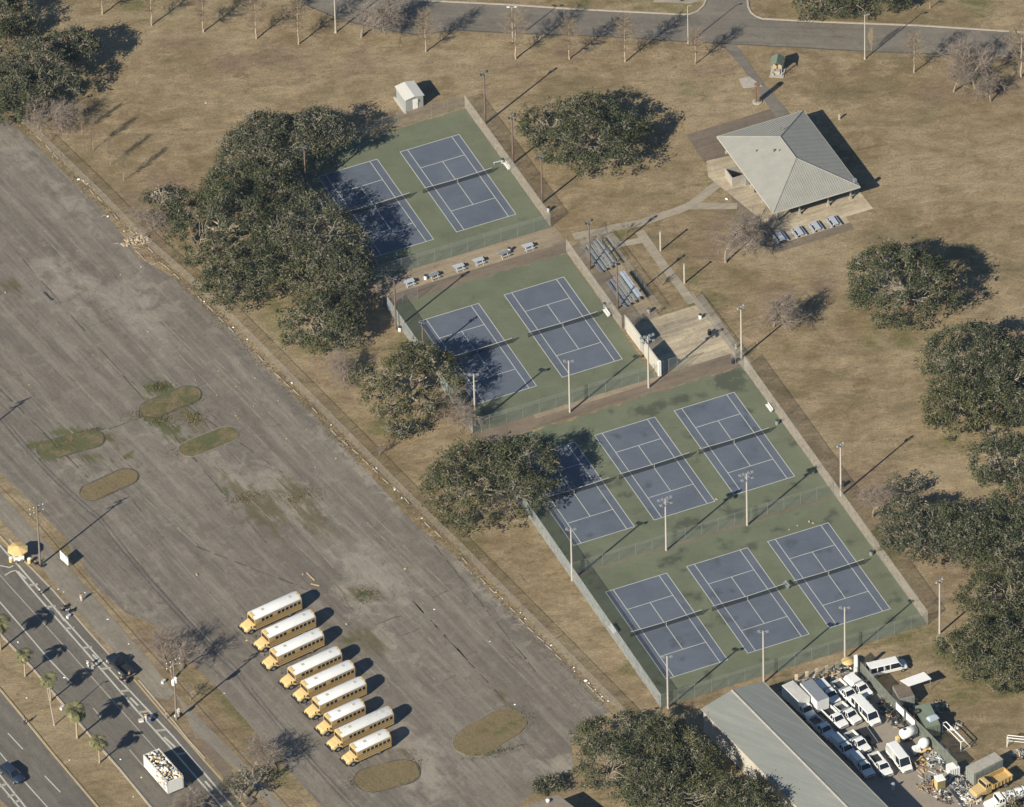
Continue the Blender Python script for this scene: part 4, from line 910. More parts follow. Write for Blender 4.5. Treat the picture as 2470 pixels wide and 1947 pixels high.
# pavilion: local frame x = a, y = -b
def pavilion():
    cx, cy = 66.7, -34.3; w, l = 16.1/2, 22.6/2; ez, rz = 3.2, 6.25
    root = empty('park_pavilion', AB(cx, cy, 0), TH, 'open park pavilion with a pale green standing seam hip roof', 'pavilion')
    A_, B_, C_, D_ = (-w, -l, ez), (w, -l, ez), (w, l, ez), (-w, l, ez); R0, R1 = (0, -3.2, rz), (0, 3.2, rz)
    mb = MB(); mb.add([A_, B_, C_, D_, R0, R1], [(0, 1, 4), (1, 2, 5, 4), (2, 3, 5), (3, 0, 4, 5)], M_ROOFL)
    seams(mb, A_, B_, R0, R0, 40, mt=M_ROOFL); seams(mb, B_, C_, R0, R1, 56, mt=M_ROOFL); seams(mb, C_, D_, R1, R1, 40, mt=M_ROOFL)
    seams(mb, D_, A_, R1, R0, 56, .02, .02, mt=M_ROOFL)
    mb.add([(-w+.02, -l+.02, ez-.03), (w-.02, -l+.02, ez-.03), (w-.02, l-.02, ez-.03), (-w+.02, l-.02, ez-.03)], [(3, 2, 1, 0)], M_DARK)
    rf = mb.build('roof', None, root)
    mb = MB()
    for p, q in ((A_, R0), (B_, R0), (C_, R1), (D_, R1), (R0, R1)):
        p = Vector(p)+Vector((0, 0, .02)); q = Vector(q)+Vector((0, 0, .02)); mb.tube(p, q, .09, n=5)
    mb.build('hip_caps', M_ROOFL, rf)
    mb = MB()
    for (x0, y0, x1, y1) in ((-w, -l, w, -l), (w, -l, w, l), (w, l, -w, l), (-w, l, -w, -l)):
        c = ((x0+x1)/2, (y0+y1)/2, ez-.13); mb.box((c[0]*1.006, c[1]*1.005, c[2]), (abs(x1-x0)+.16 if x1 != x0 else .12, abs(y1-y0)+.16 if y1 != y0 else .12, .22))
    mb.build('fascia', M_CREAM, root)
    for i, (x, y) in enumerate([(-2.2, 1.0), (-1.6, .4), (1.2, 5.5), (-4.5, 3.2)]):
        mb = MB(); zz = ez+(1-abs(x)/w)*(rz-ez)-.1; mb.tube((x, y, zz), (x, y, zz+.55), .09 if i else .16, n=8); mb.build('roof_vent', M_RUST if i != 1 else M_GALV, rf)
    mb = MB(); mb.box((w-.35, -l+1.2, ez+.5), (.5, .6, .7)); mb.build('roof_vent', M_GALV, rf)
    for x in (-w+1.2, -w/3, w/3, w-1.2):
        for y in (-l+1.2, -l/2.5, 0, l/2.5, l-1.2):
            if abs(x) < 5 and abs(y) < 5: continue
            mb = MB(); mb.box((x, y, 1.6), (.22, .22, 3.1)); mb.box((x, y, .2), (.45, .45, .4)); mb.build('column', M_CONC, root)
    mb = MB(); mb.box((1.0, 1.0, 1.45), (7.5, 10.5, 2.9)); core = mb.build('wall', M_CONC, root)
    for y in (-2.5, 3.5):
        mb = MB(); mb.box((-2.78, y, 1.1), (.06, 1.0, 2.1)); mb.build('door', M_DARK, root)
    mb = MB(); mb.box((3.0, -8.6, .95), (5.5, .12, .1)); mb.box((3, -8.6, .5), (5.5, .06, .6)); mb.build('railing', M_DARK, root)
pavilion()
# walled enclosure half under the left eave
def enclosure():
    P = g(3,330,1180); root = empty('walled_enclosure', P, TH, 'small open topped concrete block enclosure beside the pavilion eave', 'enclosure')
    mb = MB(); L, W, H_ = 4.0, 3.0, 1.9
    mb.box((L/2, .08, H_/2), (L, .16, H_)); mb.box((L/2, W-.08, H_/2), (L, .16, H_)); mb.box((.08, W/2, H_/2+.001), (.16, W-.32, H_)); mb.box((L-.08, W/2, H_/2+.001), (.16, W-.32, H_)); mb.build('wall', M_CONC, root)
    mb = MB(); mb.box((L/2, W/2, .05), (L-.4, W-.4, .06)); mb.build('floor_pad', M_STRIP, root)
    mb = MB(); mb.box((2.6, -.35, .8), (.7, .5, 1.5)); mb.box((3.3, -.3, .5), (.5, .4, .9)); mb.build('meter_box', M_GALV, root)
enclosure()
mb = MB(); mb.lathe([(.28, 0), (.3, .1), (.3, .85), (.32, .9), (.2, .98)], 10, M_DARK); o = mb.build('trash_bin'); o.location = g(3,478,1208); props(o, 'dark round trash bin under the left eave of the pavilion', 'trash bin')

def shed():
    P = AB(16.75, -80.3); root = empty('equipment_shed', P, TH, 'small grey shed with a white low gable roof behind the top courts', 'shed')
    w, l, h = 1.75, 2.15, 2.5
    mb = MB(); mb.xprism([(-w+.12, 0), (w-.12, 0), (w-.12, h-.03), (0, h+.27), (-w+.12, h-.03)], -l+.12, l-.12); wl = mb.build('wall', M_SHEDW, root)
    mb = MB()
    mb.add([(-w-.06, -l-.05, h), (0, -l-.05, h+.36), (0, l+.05, h+.36), (-w-.06, l+.05, h), (-w-.06, -l-.05, h+.09), (0, -l-.05, h+.45), (0, l+.05, h+.45), (-w-.06, l+.05, h+.09)], [(0, 3, 2, 1), (4, 5, 6, 7), (0, 1, 5, 4), (3, 7, 6, 2), (0, 4, 7, 3)])
    mb.add([(w+.06, -l-.05, h), (0, -l-.05, h+.36), (0, l+.05, h+.36), (w+.06, l+.05, h), (w+.06, -l-.05, h+.09), (0, -l-.05, h+.45), (0, l+.05, h+.45), (w+.06, l+.05, h+.09)], [(0, 1, 2, 3), (7, 6, 5, 4), (0, 4, 5, 1), (3, 2, 6, 7), (0, 3, 7, 4)])
    mb.build('roof', M_SHEDR, root)
    mb = MB(); mb.box((.15, -l+.09, 1.1), (.9, .08, 2.1)); d = mb.build('door', M_WHITE, root)
    mb = MB(); mb.box((.5, -l+.03, 1.05), (.06, .06, .14)); mb.build('handle', M_DARK, d)
    mb = MB(); mb.box((.85, -l+.1, 1.6), (.22, .06, .6)); mb.build('vent', M_RUST, root)
    mb = MB(); mb.box((-w-.12, 0, .06), (.45, 2*l+.6, .12)); mb.build('footing', M_CREAM, root)
shed()

WA = math.atan2(5.11, 35.5)                # warehouse is turned a little against the courts
def WH(a, b, z=0): # a across from right eave corner (negative = left), b along
    d = (math.sin(WA), math.cos(WA)); p = (-math.cos(WA), math.sin(WA))
    return AB(5.88+d[0]*b+p[0]*(-a), 86.13+d[1]*b+p[1]*(-a), z)
WROT = TH+WA
def warehouse():
    root = empty('warehouse', WH(-5.85, 0), WROT, 'long low warehouse with a ribbed grey metal gable roof', 'building')
    w, L, ez, rz = 5.95, 62., 4.85, 6.0
    # local x = across (right positive), y = away from viewer; building runs to -y
    for s, nm in ((-1, 'roof'), (1, 'roof')):
        mb = MB(); e0 = (s*w, 0, ez); e1 = (s*w, -L, ez); r0 = (0, 0, rz); r1 = (0, -L, rz)
        mb.add([e0, e1, r1, r0, (s*w, 0, ez-.06), (s*w, -L, ez-.06), (0, -L, rz-.06), (0, 0, rz-.06)], [(0, 1, 2, 3), (7, 6, 5, 4), (0, 3, 7, 4), (0, 4, 5, 1), (1, 5, 6, 2)])
        seams(mb, e0, e1, r0, r1, 150, .06, .045)
        mb.build('roof', M_WROOF, root)
    mb = MB(); mb.xprism([(-.28, rz-.03), (0, rz+.10), (.28, rz-.03), (0, rz+.02)], -L, 0); mb.build('ridge_cap', M_CONC, root)
    mb = MB(); mb.xprism([(-w+.25, 0), (w-.25, 0), (w-.25, ez-.03), (0, rz-.15), (-w+.25, ez-.03)], -L+.3, -.3); mb.build('wall', M_CREAM, root)
    mb = MB(); mb.box((w+.05, -L/2, ez-.02), (.12, L, .12)); mb.build('gutter', M_KERB, root)
    mb = MB(); mb.box((-w-.05, -L/2, ez-.02), (.12, L, .12)); mb.build('gutter', M_KERB, root)
    for y in (-14, -26, -38):
        mb = MB(); mb.box((w-.22, y, 1.7), (.08, 3.4, 3.4)); mb.build('roller_door', M_GALV, root)
M_WROOF = mat('warehouse_roof', (.222, .230, .205), .5, .12, .35, col2=(.265, .26, .225), amt=.4, stretch=(0, 3, .25, 1))
warehouse()
def flat_building():
    z = 3.9; R = [g('v',880,640,z), g('v',-400,1400,z), g('v',900,2200,z), g('v',1900,1800,z)]
    a, b_, d = R[0], g('v',200,892,z), g('v',1210,892,z)
    d1 = (b_-a).normalized(); d2 = (d-a).normalized()
    P = Vector((a.x, a.y, 0)); root = empty('flat_roofed_building', P, 0, 'low building with a stained flat brown roof at the bottom border', 'building')
    pts = [(0, 0), tuple((d1*14)[:2]), tuple((d1*14+d2*10)[:2]), tuple((d2*10)[:2])]
    if (pts[1][0]*pts[3][1]-pts[1][1]*pts[3][0]) < 0: pts = pts[::-1]
    mb = MB(); mb.prism([(p[0]*.985, p[1]*.985) for p in pts], 0, z-.15); mb.build('wall', M_CREAM, root)
    mb = MB(); mb.prism(pts, z-.15, z); mb.build('roof', mat('brown_roof', (.21, .175, .14), .9, .2, .8, col2=(.31, .275, .22), amt=.25), root)
    q = g('v',680,790,z)-P; mb = MB(); mb.lathe([(.22, 0), (.25, .1), (.34, .3), (.34, .5), (.15, .62)], 10, M_WHITE, c=(q.x, q.y, z)); mb.build('roof_vent', None, root)
flat_building()

def kiosk():
    P = g('q',1230,690); root = empty('kiosk', P, math.radians(-8), 'small green gable roofed kiosk on a stone base near the park road', 'kiosk')
    mb = MB(); w, l, h = 1.15, 1.3, 2.4
    mb.add([(-w, -l, h), (0, -l, h+.75), (0, l, h+.75), (-w, l, h), (-w, -l, h-.07), (0, -l, h+.68), (0, l, h+.68), (-w, l, h-.07)], [(0, 1, 2, 3), (7, 6, 5, 4), (0, 4, 5, 1), (3, 2, 6, 7), (0, 3, 7, 4)])
    mb.add([(w, -l, h), (0, -l, h+.75), (0, l, h+.75), (w, l, h), (w, -l, h-.07), (0, -l, h+.68), (0, l, h+.68), (w, l, h-.07)], [(3, 2, 1, 0), (4, 5, 6, 7), (0, 1, 5, 4), (3, 7, 6, 2), (0, 4, 7, 3)])
    mb.build('roof', mat('green_roof', (.15, .18, .125), .7, .1, 1), root)
    for x in (-.8, .8):
        for y in (-1, 1): mb = MB(); mb.box((x, y, 1.2), (.14, .14, 2.4)); mb.build('post', M_CONC, root)
    mb = MB(); mb.box((0, .3, 1.35), (1.5, .2, 1.5)); mb.build('notice_board', M_TAN, root)
    mb = MB(); mb.prism([(-1.25, -1.5), (1.2, -1.5), (1.3, 1.2), (-1.1, 1.25)], 0, .14); mb.box((0, -.4, .45), (1.0, .7, .6)); mb.box((-.7, -.9, .3), (.4, .4, .35)); mb.build('stone_base', M_CONC, root)
kiosk()
def clock_post():
    P = g('q',712,1455); root = empty('lattice_column', P, 0, 'tall brown openwork column beside the footpath to the pavilion', 'column')
    for k in range(4):
        x = .42*math.cos(k*math.pi/2+.78); y = .42*math.sin(k*math.pi/2+.78); mb = MB(); mb.box((x, y, 1.9), (.12, .12, 3.7)); mb.build('post', M_POLED, root)
    mb = MB()
    for z in np.arange(.4, 3.6, .45):
        mb.box((0, .31, z), (.55, .05, .10)); mb.box((0, -.31, z), (.55, .05, .10)); mb.box((.31, 0, z), (.05, .55, .10)); mb.box((-.31, 0, z), (.05, .55, .10))
    mb.box((0, 0, 1.8), (.34, .34, 3.2)); mb.build('lattice', M_RUST, root)
    mb = MB(); mb.tube((0, 0, 3.7), (0, 0, 3.95), .48, .48, 12); mb.build('cap_ring', M_RUST, root)
    mb = MB(); mb.lathe([(.85, 0), (.85, .16), (.7, .2)], 10, M_CONC); mb.build('plinth', None, root)
clock_post()
mb = MB(); mb.box((0, 0, .55), (.35, .18, 1.1)); o = mb.build('marker_post', M_KERB); o.location = g(3,1003,752); props(o, 'short pale stone marker standing on the lawn behind the pavilion', 'marker')

# practice wall
M_INFILL = fence_mat('wall_infill_mesh', (.50, .48, .42), .62)
def practice_wall():
    P = AB(24.95, -9.6); Q = AB(25.1, 3.8); d = (Q-P); L = d.length; root = empty('practice_wall', P, math.atan2(d.y, d.x), 'tall white tennis practice wall with side wings of mesh', 'wall')
    for x0, x1 in ((.9, 6.3), (7.9, L)): mb = MB(); mb.box(((x0+x1)/2, 0, 1.55), (x1-x0, .24, 3.1)); mb.build('wall_panel', M_CREAM, root)
    for x0, x1 in ((0, .9), (6.3, 7.9)): mb = MB(); mb.add([(x0, 0, .05), (x1, 0, .05), (x1, 0, 3.08), (x0, 0, 3.08)], [(0, 1, 2, 3)]); mb.build('mesh_infill', M_INFILL, root)
    mb = MB(); mb.box((L+.22, 0, 1.56), (.44, .5, 3.15)); mb.build('end_pier', M_WHITE, root)
    for x in (.9, 3.6, 6.3, 7.9, 10.5): mb = MB(); mb.tube((x, .35, 0), (x, .16, 3.0), .06); mb.build('brace', M_GALV, root)
    return root
practice_wall()
fence('mesh wing fence at the near end of the white practice wall', [AB(25.3,4.0), AB(30.0,3.9)], 2.9, M_SCREEN, 1.6, name='wing_fence')
fence('mesh wing fence at the far end of the white practice wall', [AB(25.2,-9.8), AB(29.6,-9.8)], 2.6, M_SCREENM, 1.6, name='wing_fence')

# bleachers
def make_bleacher(rows=5, L=7.3, name='bleacher', label='', kick=True):
    root = empty(name, (0, 0, 0), 0, label, 'bleacher', 'aluminium bleachers')
    for i in range(rows):
        x = i*.62; z = .42+i*.28
        mb = MB(); mb.box((x, 0, z), (.30, L, .05)); mb.build('seat', M_ALU, root)
        if i: mb = MB(); mb.box((x-.36, 0, z-.34), (.32, L, .04)); mb.build('footboard', M_ALU, root)
    for y in (-L/2+.5, -L/6, L/6, L/2-.5):
        mb = MB(); H_ = .42+(rows-1)*.28
        mb.tube((-.1, y, .06), ((rows-1)*.62+.2, y, .06), .04, n=4); mb.tube((0, y, .06), (0, y, .42), .035, n=4); mb.tube(((rows-1)*.62, y, .06), ((rows-1)*.62, y, H_), .035, n=4); mb.tube((0, y, .38), ((rows-1)*.62, y, H_-.04), .035, n=4); mb.tube((rows*.31, y, .06), (rows*.31, y, .42+rows*.12), .03, n=4); mb.build('frame', M_DARK, root)
    mb = MB(); x = (rows-1)*.62+.22; H_ = .42+(rows-1)*.28
    for dz in (.35, .75): mb.tube((x, -L/2, H_+dz), (x, L/2, H_+dz), .025, n=4)
    for y in np.linspace(-L/2, L/2, 6): mb.tube((x, y, H_-.1), (x, y, H_+.75), .025, n=4)
    mb.build('back_rail', M_GALV, root); return root
b1 = make_bleacher(label='bare aluminium bleacher farther from the practice wall')
place(b1, AB(27.25,-27.9), TH, first=True)
b2 = place(b1, AB(27.1,-17.9), TH, 'aluminium bleacher with a covered top, nearer the practice wall')
mb = MB(); mb.box((2.75, 0, 1.75), (.9, 7.3, .06)); mb.build('top_panel', M_BLUET, b2)

# picnic tables
def make_table(name, label, blue=True):
    root = empty(name, (0, 0, 0), 0, label, 'picnic table'); tm = M_WHITE if blue else M_GALV; sm = M_BLUET if blue else M_CONC
    mb = MB()
    for k in range(5): mb.box((0, -.32+.16*k, .76), (1.85, .14, .045))
    mb.box((0, 0, .73), (1.8, .7, .03)); mb.build('tabletop', M_TTOP if blue else M_GALV, root)
    for s in (-1, 1):
        mb = MB(); mb.box((0, s*.72, .45), (1.85, .28, .05)); mb.build('bench', sm, root)
    for s in (-1, 1):
        mb = MB(); mb.tube((s*.6, -.78, .02), (s*.6, -.1, .74), .035, n=5); mb.tube((s*.6, .78, .02), (s*.6, .1, .74), .035, n=5); mb.tube((s*.6, -.75, .42), (s*.6, .75, .42), .03, n=5); mb.build('leg', M_GALV, root)
    return root
M_TTOP = mat('table_top_metal', (.40, .42, .45), .45, .08, 4)
tb = make_table('picnic_table', 'blue and white picnic table on the brown strip, nearest the oaks'); place(tb, g('n',345,755), TH, first=True)
for (x, y, l) in [(965,565,'third picnic table from the oaks on the brown strip, a blue and white one'), (1210,490,'blue and white picnic table in the middle of the brown strip'), (1825,310,'blue and white picnic table at the right end of the brown strip')]: place(tb, g('n',x,y), TH, l)
for (x, y, l) in [(880,1180,'leftmost of the four metal picnic tables below the pavilion'), (1120,1110,'second from left of the four metal picnic tables below the pavilion'), (1345,1040,'third from left of the four metal picnic tables below the pavilion'), (1575,975,'rightmost of the four metal picnic tables below the pavilion')]:
    place(tb, g('p',x,y), TH+math.pi/2, l, 'picnic tables below the pavilion', scale=(1.25, 1.15, 1))
t2 = make_table('picnic_table', 'grey table tipped beside a white bin on the brown strip', False); place(t2, g('n',650,670), TH+.05, first=True)
place(t2, g('n',1520,400), TH+.1, 'grey table with a littered top, second from the right on the brown strip')
def make_bin(label, loc, col=None, name='trash_bin'):
    root = empty(name, loc, random.random(), label, 'trash bin')
    mb = MB(); mb.lathe([(.25, 0), (.29, .05), (.30, .8), (.27, .82)], 12, col or M_GALV); mb.build('barrel', None, root)
    mb = MB(); mb.lathe([(.31, .82), (.32, .9), (.2, .98), (.05, 1.0)], 12, M_DARK); mb.build('lid', None, root); return root
for (q, l, m) in [(('n',550,690),'white bin at the left end of the tipped grey table',M_WHITE), (('n',1590,350),'white bin by the littered grey table',M_WHITE), (('r',2080,1660),'pale bin by the bench at the top right court',M_CONC), ((5,1680,240),'grey bin above the white bench of the second pair',M_GALV), (('k',1120,1450),'grey bin between the bleachers and the practice wall',M_CONC), ((6,612,975),'grey bin below the bench by the third row fence',M_GALV), ((6,1030,1365),'dark bin by the light pole at the right fence',M_DARK), ((9,1205,110),'bin at the right fence beside the front row',M_GALV), (('l',1615,820),'dark bin tucked into the gate enclosure',M_BLACK), (('l',1140,170),'white bin on the walkway beside the practice slab',M_WHITE), ((5,380,390),'white bin at the foot of the pole left of the second pair',M_WHITE), ((2,1323,1340),'white bin at the near right corner of the top court pair',M_WHITE), (('l',1270,400),'dark bin on the walkway halfway along the practice slab',M_DARK)]:
    make_bin(l, g(*q), m)
def make_bench(label):
    root = empty('bench', (0, 0, 0), 0, label, 'bench')
    mb = MB(); mb.box((0, -.1, .45), (2.0, .16, .06)); mb.box((0, .12, .45), (2.0, .16, .06)); mb.build('seat', M_WHITE, root)
    mb = MB(); mb.box((0, .32, .78), (2.0, .05, .18)); mb.box((0, .29, .60), (2.0, .05, .1)); mb.build('backrest', M_WHITE, root)
    for s in (-.8, .8): mb = MB(); mb.box((s, .05, .21), (.08, .42, .42)); mb.box((s, .3, .6), (.07, .07, .42)); mb.build('leg', M_GALV, root)
    return root
bn = make_bench('white bench at the net line of the upper right court'); place(bn, g(2,1055,1065), TH-math.pi/2, first=True)
place(bn, AB(23.6,-14.2), TH-math.pi/2, 'white bench beside the right court of the second pair')
place(bn, g(6,560,885), TH-math.pi/2, 'white bench by the fence at the right end of the third row')
bg2 = place(bn, g(9,667,312), TH-math.pi/2+.1, 'grey metal bench between the middle and right front courts', scale=(.75, .9, 1))
for ch in bg2.children:
    if ch.data.materials[0] is M_WHITE: ch.data = ch.data.copy(); ch.data.materials.clear(); ch.data.materials.append(M_ALU)
place(bn, g(8,1722,595), TH-math.pi/2, 'long pale bench outside the left fence of the front row')
mb = MB(); mb.box((0, 0, .45), (1.6, .3, .05)); mb.box((-.65, 0, .22), (.06, .25, .42)); mb.box((.65, 0, .22), (.06, .25, .42)); o = mb.build('backless_bench', M_BLUET); o.location = g('r',2000,1675); o.rotation_euler.z = TH-.1; props(o, 'blue backless bench at the right end of the top right net', 'bench')
mb = MB(); mb.lathe([(.3, 0), (.3, .1), (.12, .2), (.12, .7), (.25, .8), (.2, .9)], 8); o = mb.build('drinking_fountain', M_CONC); o.location = g('l',1660,600); props(o, 'small white drinking fountain by the corner of the practice slab', 'fountain')

# ================================================================== POLES
def lamp_head(mb, x, y, z, s=1):
    mb.box((x, y, z), (.42*s, .36*s, .30*s), None, None, .8, .8)
def make_court_pole(arms, mt, hm):
    root = empty('light_pole', (0, 0, 0), 0); h = 11.1
    mb = MB(); mb.tube((0, 0, 0), (0, 0, h), .19, .13, 8); mb.build('pole', mt, root)
    mb = MB()
    for z in ([h-.15] if arms < 3 else [h-.15, h-.9]): mb.box((0, 0, z), (2.4 if arms > 2 else 1.3, .10, .10)); mb.box((0, 0, z-.001), (.10, .9, .09))
    mb.build('crossarm', M_GALV, root)
    spots = [(-.6, .3, h), (.6, -.3, h)] if arms == 2 else [(-1.1, .25, h-.1), (-.45, .25, h-.1), (.45, .25, h-.1), (1.1, .25, h-.1), (-.9, -.3, h-.85), (.9, -.3, h-.85), (.0, .45, h-.85), (0, -.45, h-.1)]
    for x, y, z in spots:
        m2 = MB(); lamp_head(m2, x, y, z); m2.build('floodlight', hm, root)
    return root
PA = make_court_pole(4, M_POLE, M_GALV); PB = make_court_pole(2, M_POLE, M_GALV); PC = make_court_pole(2, M_POLED, M_DARK)
pu = set()
def put_pole(tm, t, x, y, rz, label, sz=1.0, group='court light poles'):
    f = tm.name not in pu; pu.add(tm.name); o = place(tm, g(t, x, y), rz, label, group, f, (1, 1, sz)); o['category'] = 'light pole'; return o
put_pole(PB, 5,1458,905, TH, 'pale concrete light pole on the strip in front of the second court pair')
put_pole(PA, 5,1957,750, TH, 'pale light pole in front of the white practice wall')
put_pole(PB, 5,858,990, TH, 'pale light pole at the near left corner of the second court pair')
put_pole(PA, 6,424,1612, TH, 'light pole with a wide floodlight bar between the right and middle courts')
put_pole(PA, 'F',1410,1165, TH, 'light pole with a wide floodlight bar below the middle court of the third row')
put_pole(PB, 8,1472,272, TH, 'pale light pole at the left fence on the divider line')
put_pole(PB, 8,2080,1080, TH, 'pale light pole at the near left corner of the six court block')
put_pole(PB, 9,528,915, TH, 'pale light pole at the near fence above the warehouse end')
put_pole(PB, 9,1040,765, TH, 'pale light pole at the near fence behind the vehicle yard')
put_pole(PB, 6,1014,1425, TH+.8, 'light pole outside the right fence at the divider line')
put_pole(PB, 9,1636,603, TH+.8, 'lone light pole on the lawn right of the front courts', 1.03)
put_pole(PB, 'l',1738,740, TH+.8, 'light pole at the gate corner of the practice slab')
put_pole(PC, 2,922,785, TH+.8, 'brown light pole at the far right corner of the top courts')
put_pole(PC, 2,1098,1038, TH+.8, 'brown light pole at the net line of the top right court', .93)
put_pole(PC, 2,1283,1288, TH+.8, 'brown light pole near the near right corner of the top courts', .93)
put_pole(PC, 5,355,380, TH+.8, 'brown light pole at the far left corner of the second court pair', 1.0)
put_pole(PC, 5,530,570, TH+.8, 'brown light pole at the left fence of the second court pair', .72)
put_pole(PC, 'k',155,740, TH+.8, 'brown light pole between the top bleacher and the court fence', .93)
put_pole(PC, 'k',610,1390, TH+.8, 'brown light pole by the near end of the second bleacher', .93)
put_pole(PC, 1,1940,1165+60, TH+.8, 'brown light pole under the oaks at the top left court', .9)
def make_street_lamp(h, dbl):
    root = empty('street_lamp', (0, 0, 0)); mb = MB(); mb.tube((0, 0, 0), (0, 0, h), .12, .07, 8); mb.tube((0, 0, 0), (0, 0, .25), .2, .2, 8); mb.build('pole', M_POLE, root)
    for s in ((-1, 1) if dbl else (1,)):
        mb = MB(); mb.tube((0, 0, h-.1), (s*.5, 0, h+.12), .04, .04, 5); mb.build('arm', M_POLE, root)
        mb = MB(); mb.box((s*.62, 0, h+.13), (.5, .24, .14)); mb.build('lamp_head', M_WHITE if dbl else M_GALV, root)
    return root
sl = make_street_lamp(9.6, False); sd = make_street_lamp(7.4, True)
def slp(tm, P, l, first=False, sc=1, rz=0, lean=0): 
    o = place(tm, P, rz, l, 'street lamps', first, sc); o['category'] = 'street lamp'
    if lean: o.rotation_euler = (0, -lean, rz)
slp(sl, g(3,1165,372), 'slim street lamp on the lawn by the park road', True)
slp(sl, g(3,52,275), 'street lamp at the mouth of the side street', sc=.86)
slp(sl, g(1,2128,207), 'street lamp reaching past the top border, left of the wide bare tree', sc=1.15)
slp(sd, g(2,1095,262), 'twin headed street lamp behind the row of bare trees', True)
slp(sl, g(3,2150,480), 'street lamp at the right border by the bare trees', sc=1.0)
slp(sl, g(7,345,1190), 'leaning lamp post on the avenue median', sc=.84, lean=.10)
for (t, x, y, l) in [('k',1310,440,'short grey post on the lawn above the path'), ('k',1700,970,'short grey post beside the path to the practice slab')]:
    root = empty('post', g(t,x,y), 0, l, 'post', 'short posts on the lawn'); mb = MB(); mb.tube((0, 0, 0), (0, 0, 4.2), .16, .14, 8); mb.build('shaft', M_POLE, root); mb = MB(); mb.box((0, 0, 4.25), (.36, .36, .12)); mb.build('cap', M_GALV, root)

# utility poles and wires along the avenue
UP = [SURV and g('F',-121,983), g('F',85.3,1196.6), g('F',373.4,1523.6), g('F',690,1880)]
ULAB = ['utility pole outside the left border', 'wooden utility pole with crossarms beside the umbrella cart', 'wooden utility pole with white transformers near the parked buses', 'utility pole past the bottom border']
def make_utility(tr, label, P):
    h = 12.8; root = empty('utility_pole', P, ROADA+math.pi/2, label, 'utility pole', 'utility poles along the avenue')
    mb = MB(); mb.tube((0, 0, 0), (0, 0, h), .19, .12, 8); mb.build('pole', M_WOODP, root)
    for z in (h-.4, h-1.5):
        mb = MB(); mb.box((0, .14, z), (2.6, .12, .14)); a = mb.build('crossarm', M_WOODP, root)
        for x in (-1.2, -.5, .5, 1.2): m2 = MB(); m2.lathe([(.05, 0), (.08, .06), (.05, .12), (.08, .18), (.03, .24)], 7, M_WHITE, c=(x, .14, z+.07)); m2.build('insulator', None, a)
    if tr:
        for x, z in ((-.42, 8.0), (.05, 8.3)):
            mb = MB(); mb.lathe([(.26, 0), (.30, .08), (.30, .95), (.22, 1.1), (.08, 1.2)], 12, M_WHITE, c=(x, -.38, z)); mb.build('transformer', None, root)
        mb = MB(); mb.box((.3, -.1, 2.0), (.45, .35, .7)); mb.build('service_box', M_WHITE, root)
    return root
for i, P in enumerate(UP[1:3]): make_utility(i == 1, ULAB[i+1], P)
for k, (off, z) in enumerate([(-1.2,12.75), (-.5,12.75), (.5,12.75), (1.2,12.75), (0,9.3), (.2,8.7)]):
    mb = MB(); nn = Vector((-ROADD.y, ROADD.x, 0))
    for A_, B_ in zip(UP[:-1], UP[1:]):
        n = 14; pts = []
        for i in range(n+1):
            t = i/n; p = A_.lerp(B_, t)+nn*off; p.z = z-.5*4*t*(1-t); pts.append(p)
        for p, q in zip(pts[:-1], pts[1:]): mb.tube(p, q, .032 if k > 3 else .014, n=4, caps=False)
    o = mb.build('overhead_wire', M_BLACK); props(o, ['overhead wire at the road end of the top crossarms', 'overhead wire just road side of the pole tops', 'overhead wire just lot side of the pole tops', 'overhead wire at the lot end of the top crossarms', 'thick upper cable strung halfway up the utility poles', 'thick lower cable strung halfway up the utility poles'][k], 'wire', 'overhead wires')
make_utility(False, ULAB[0], UP[0])

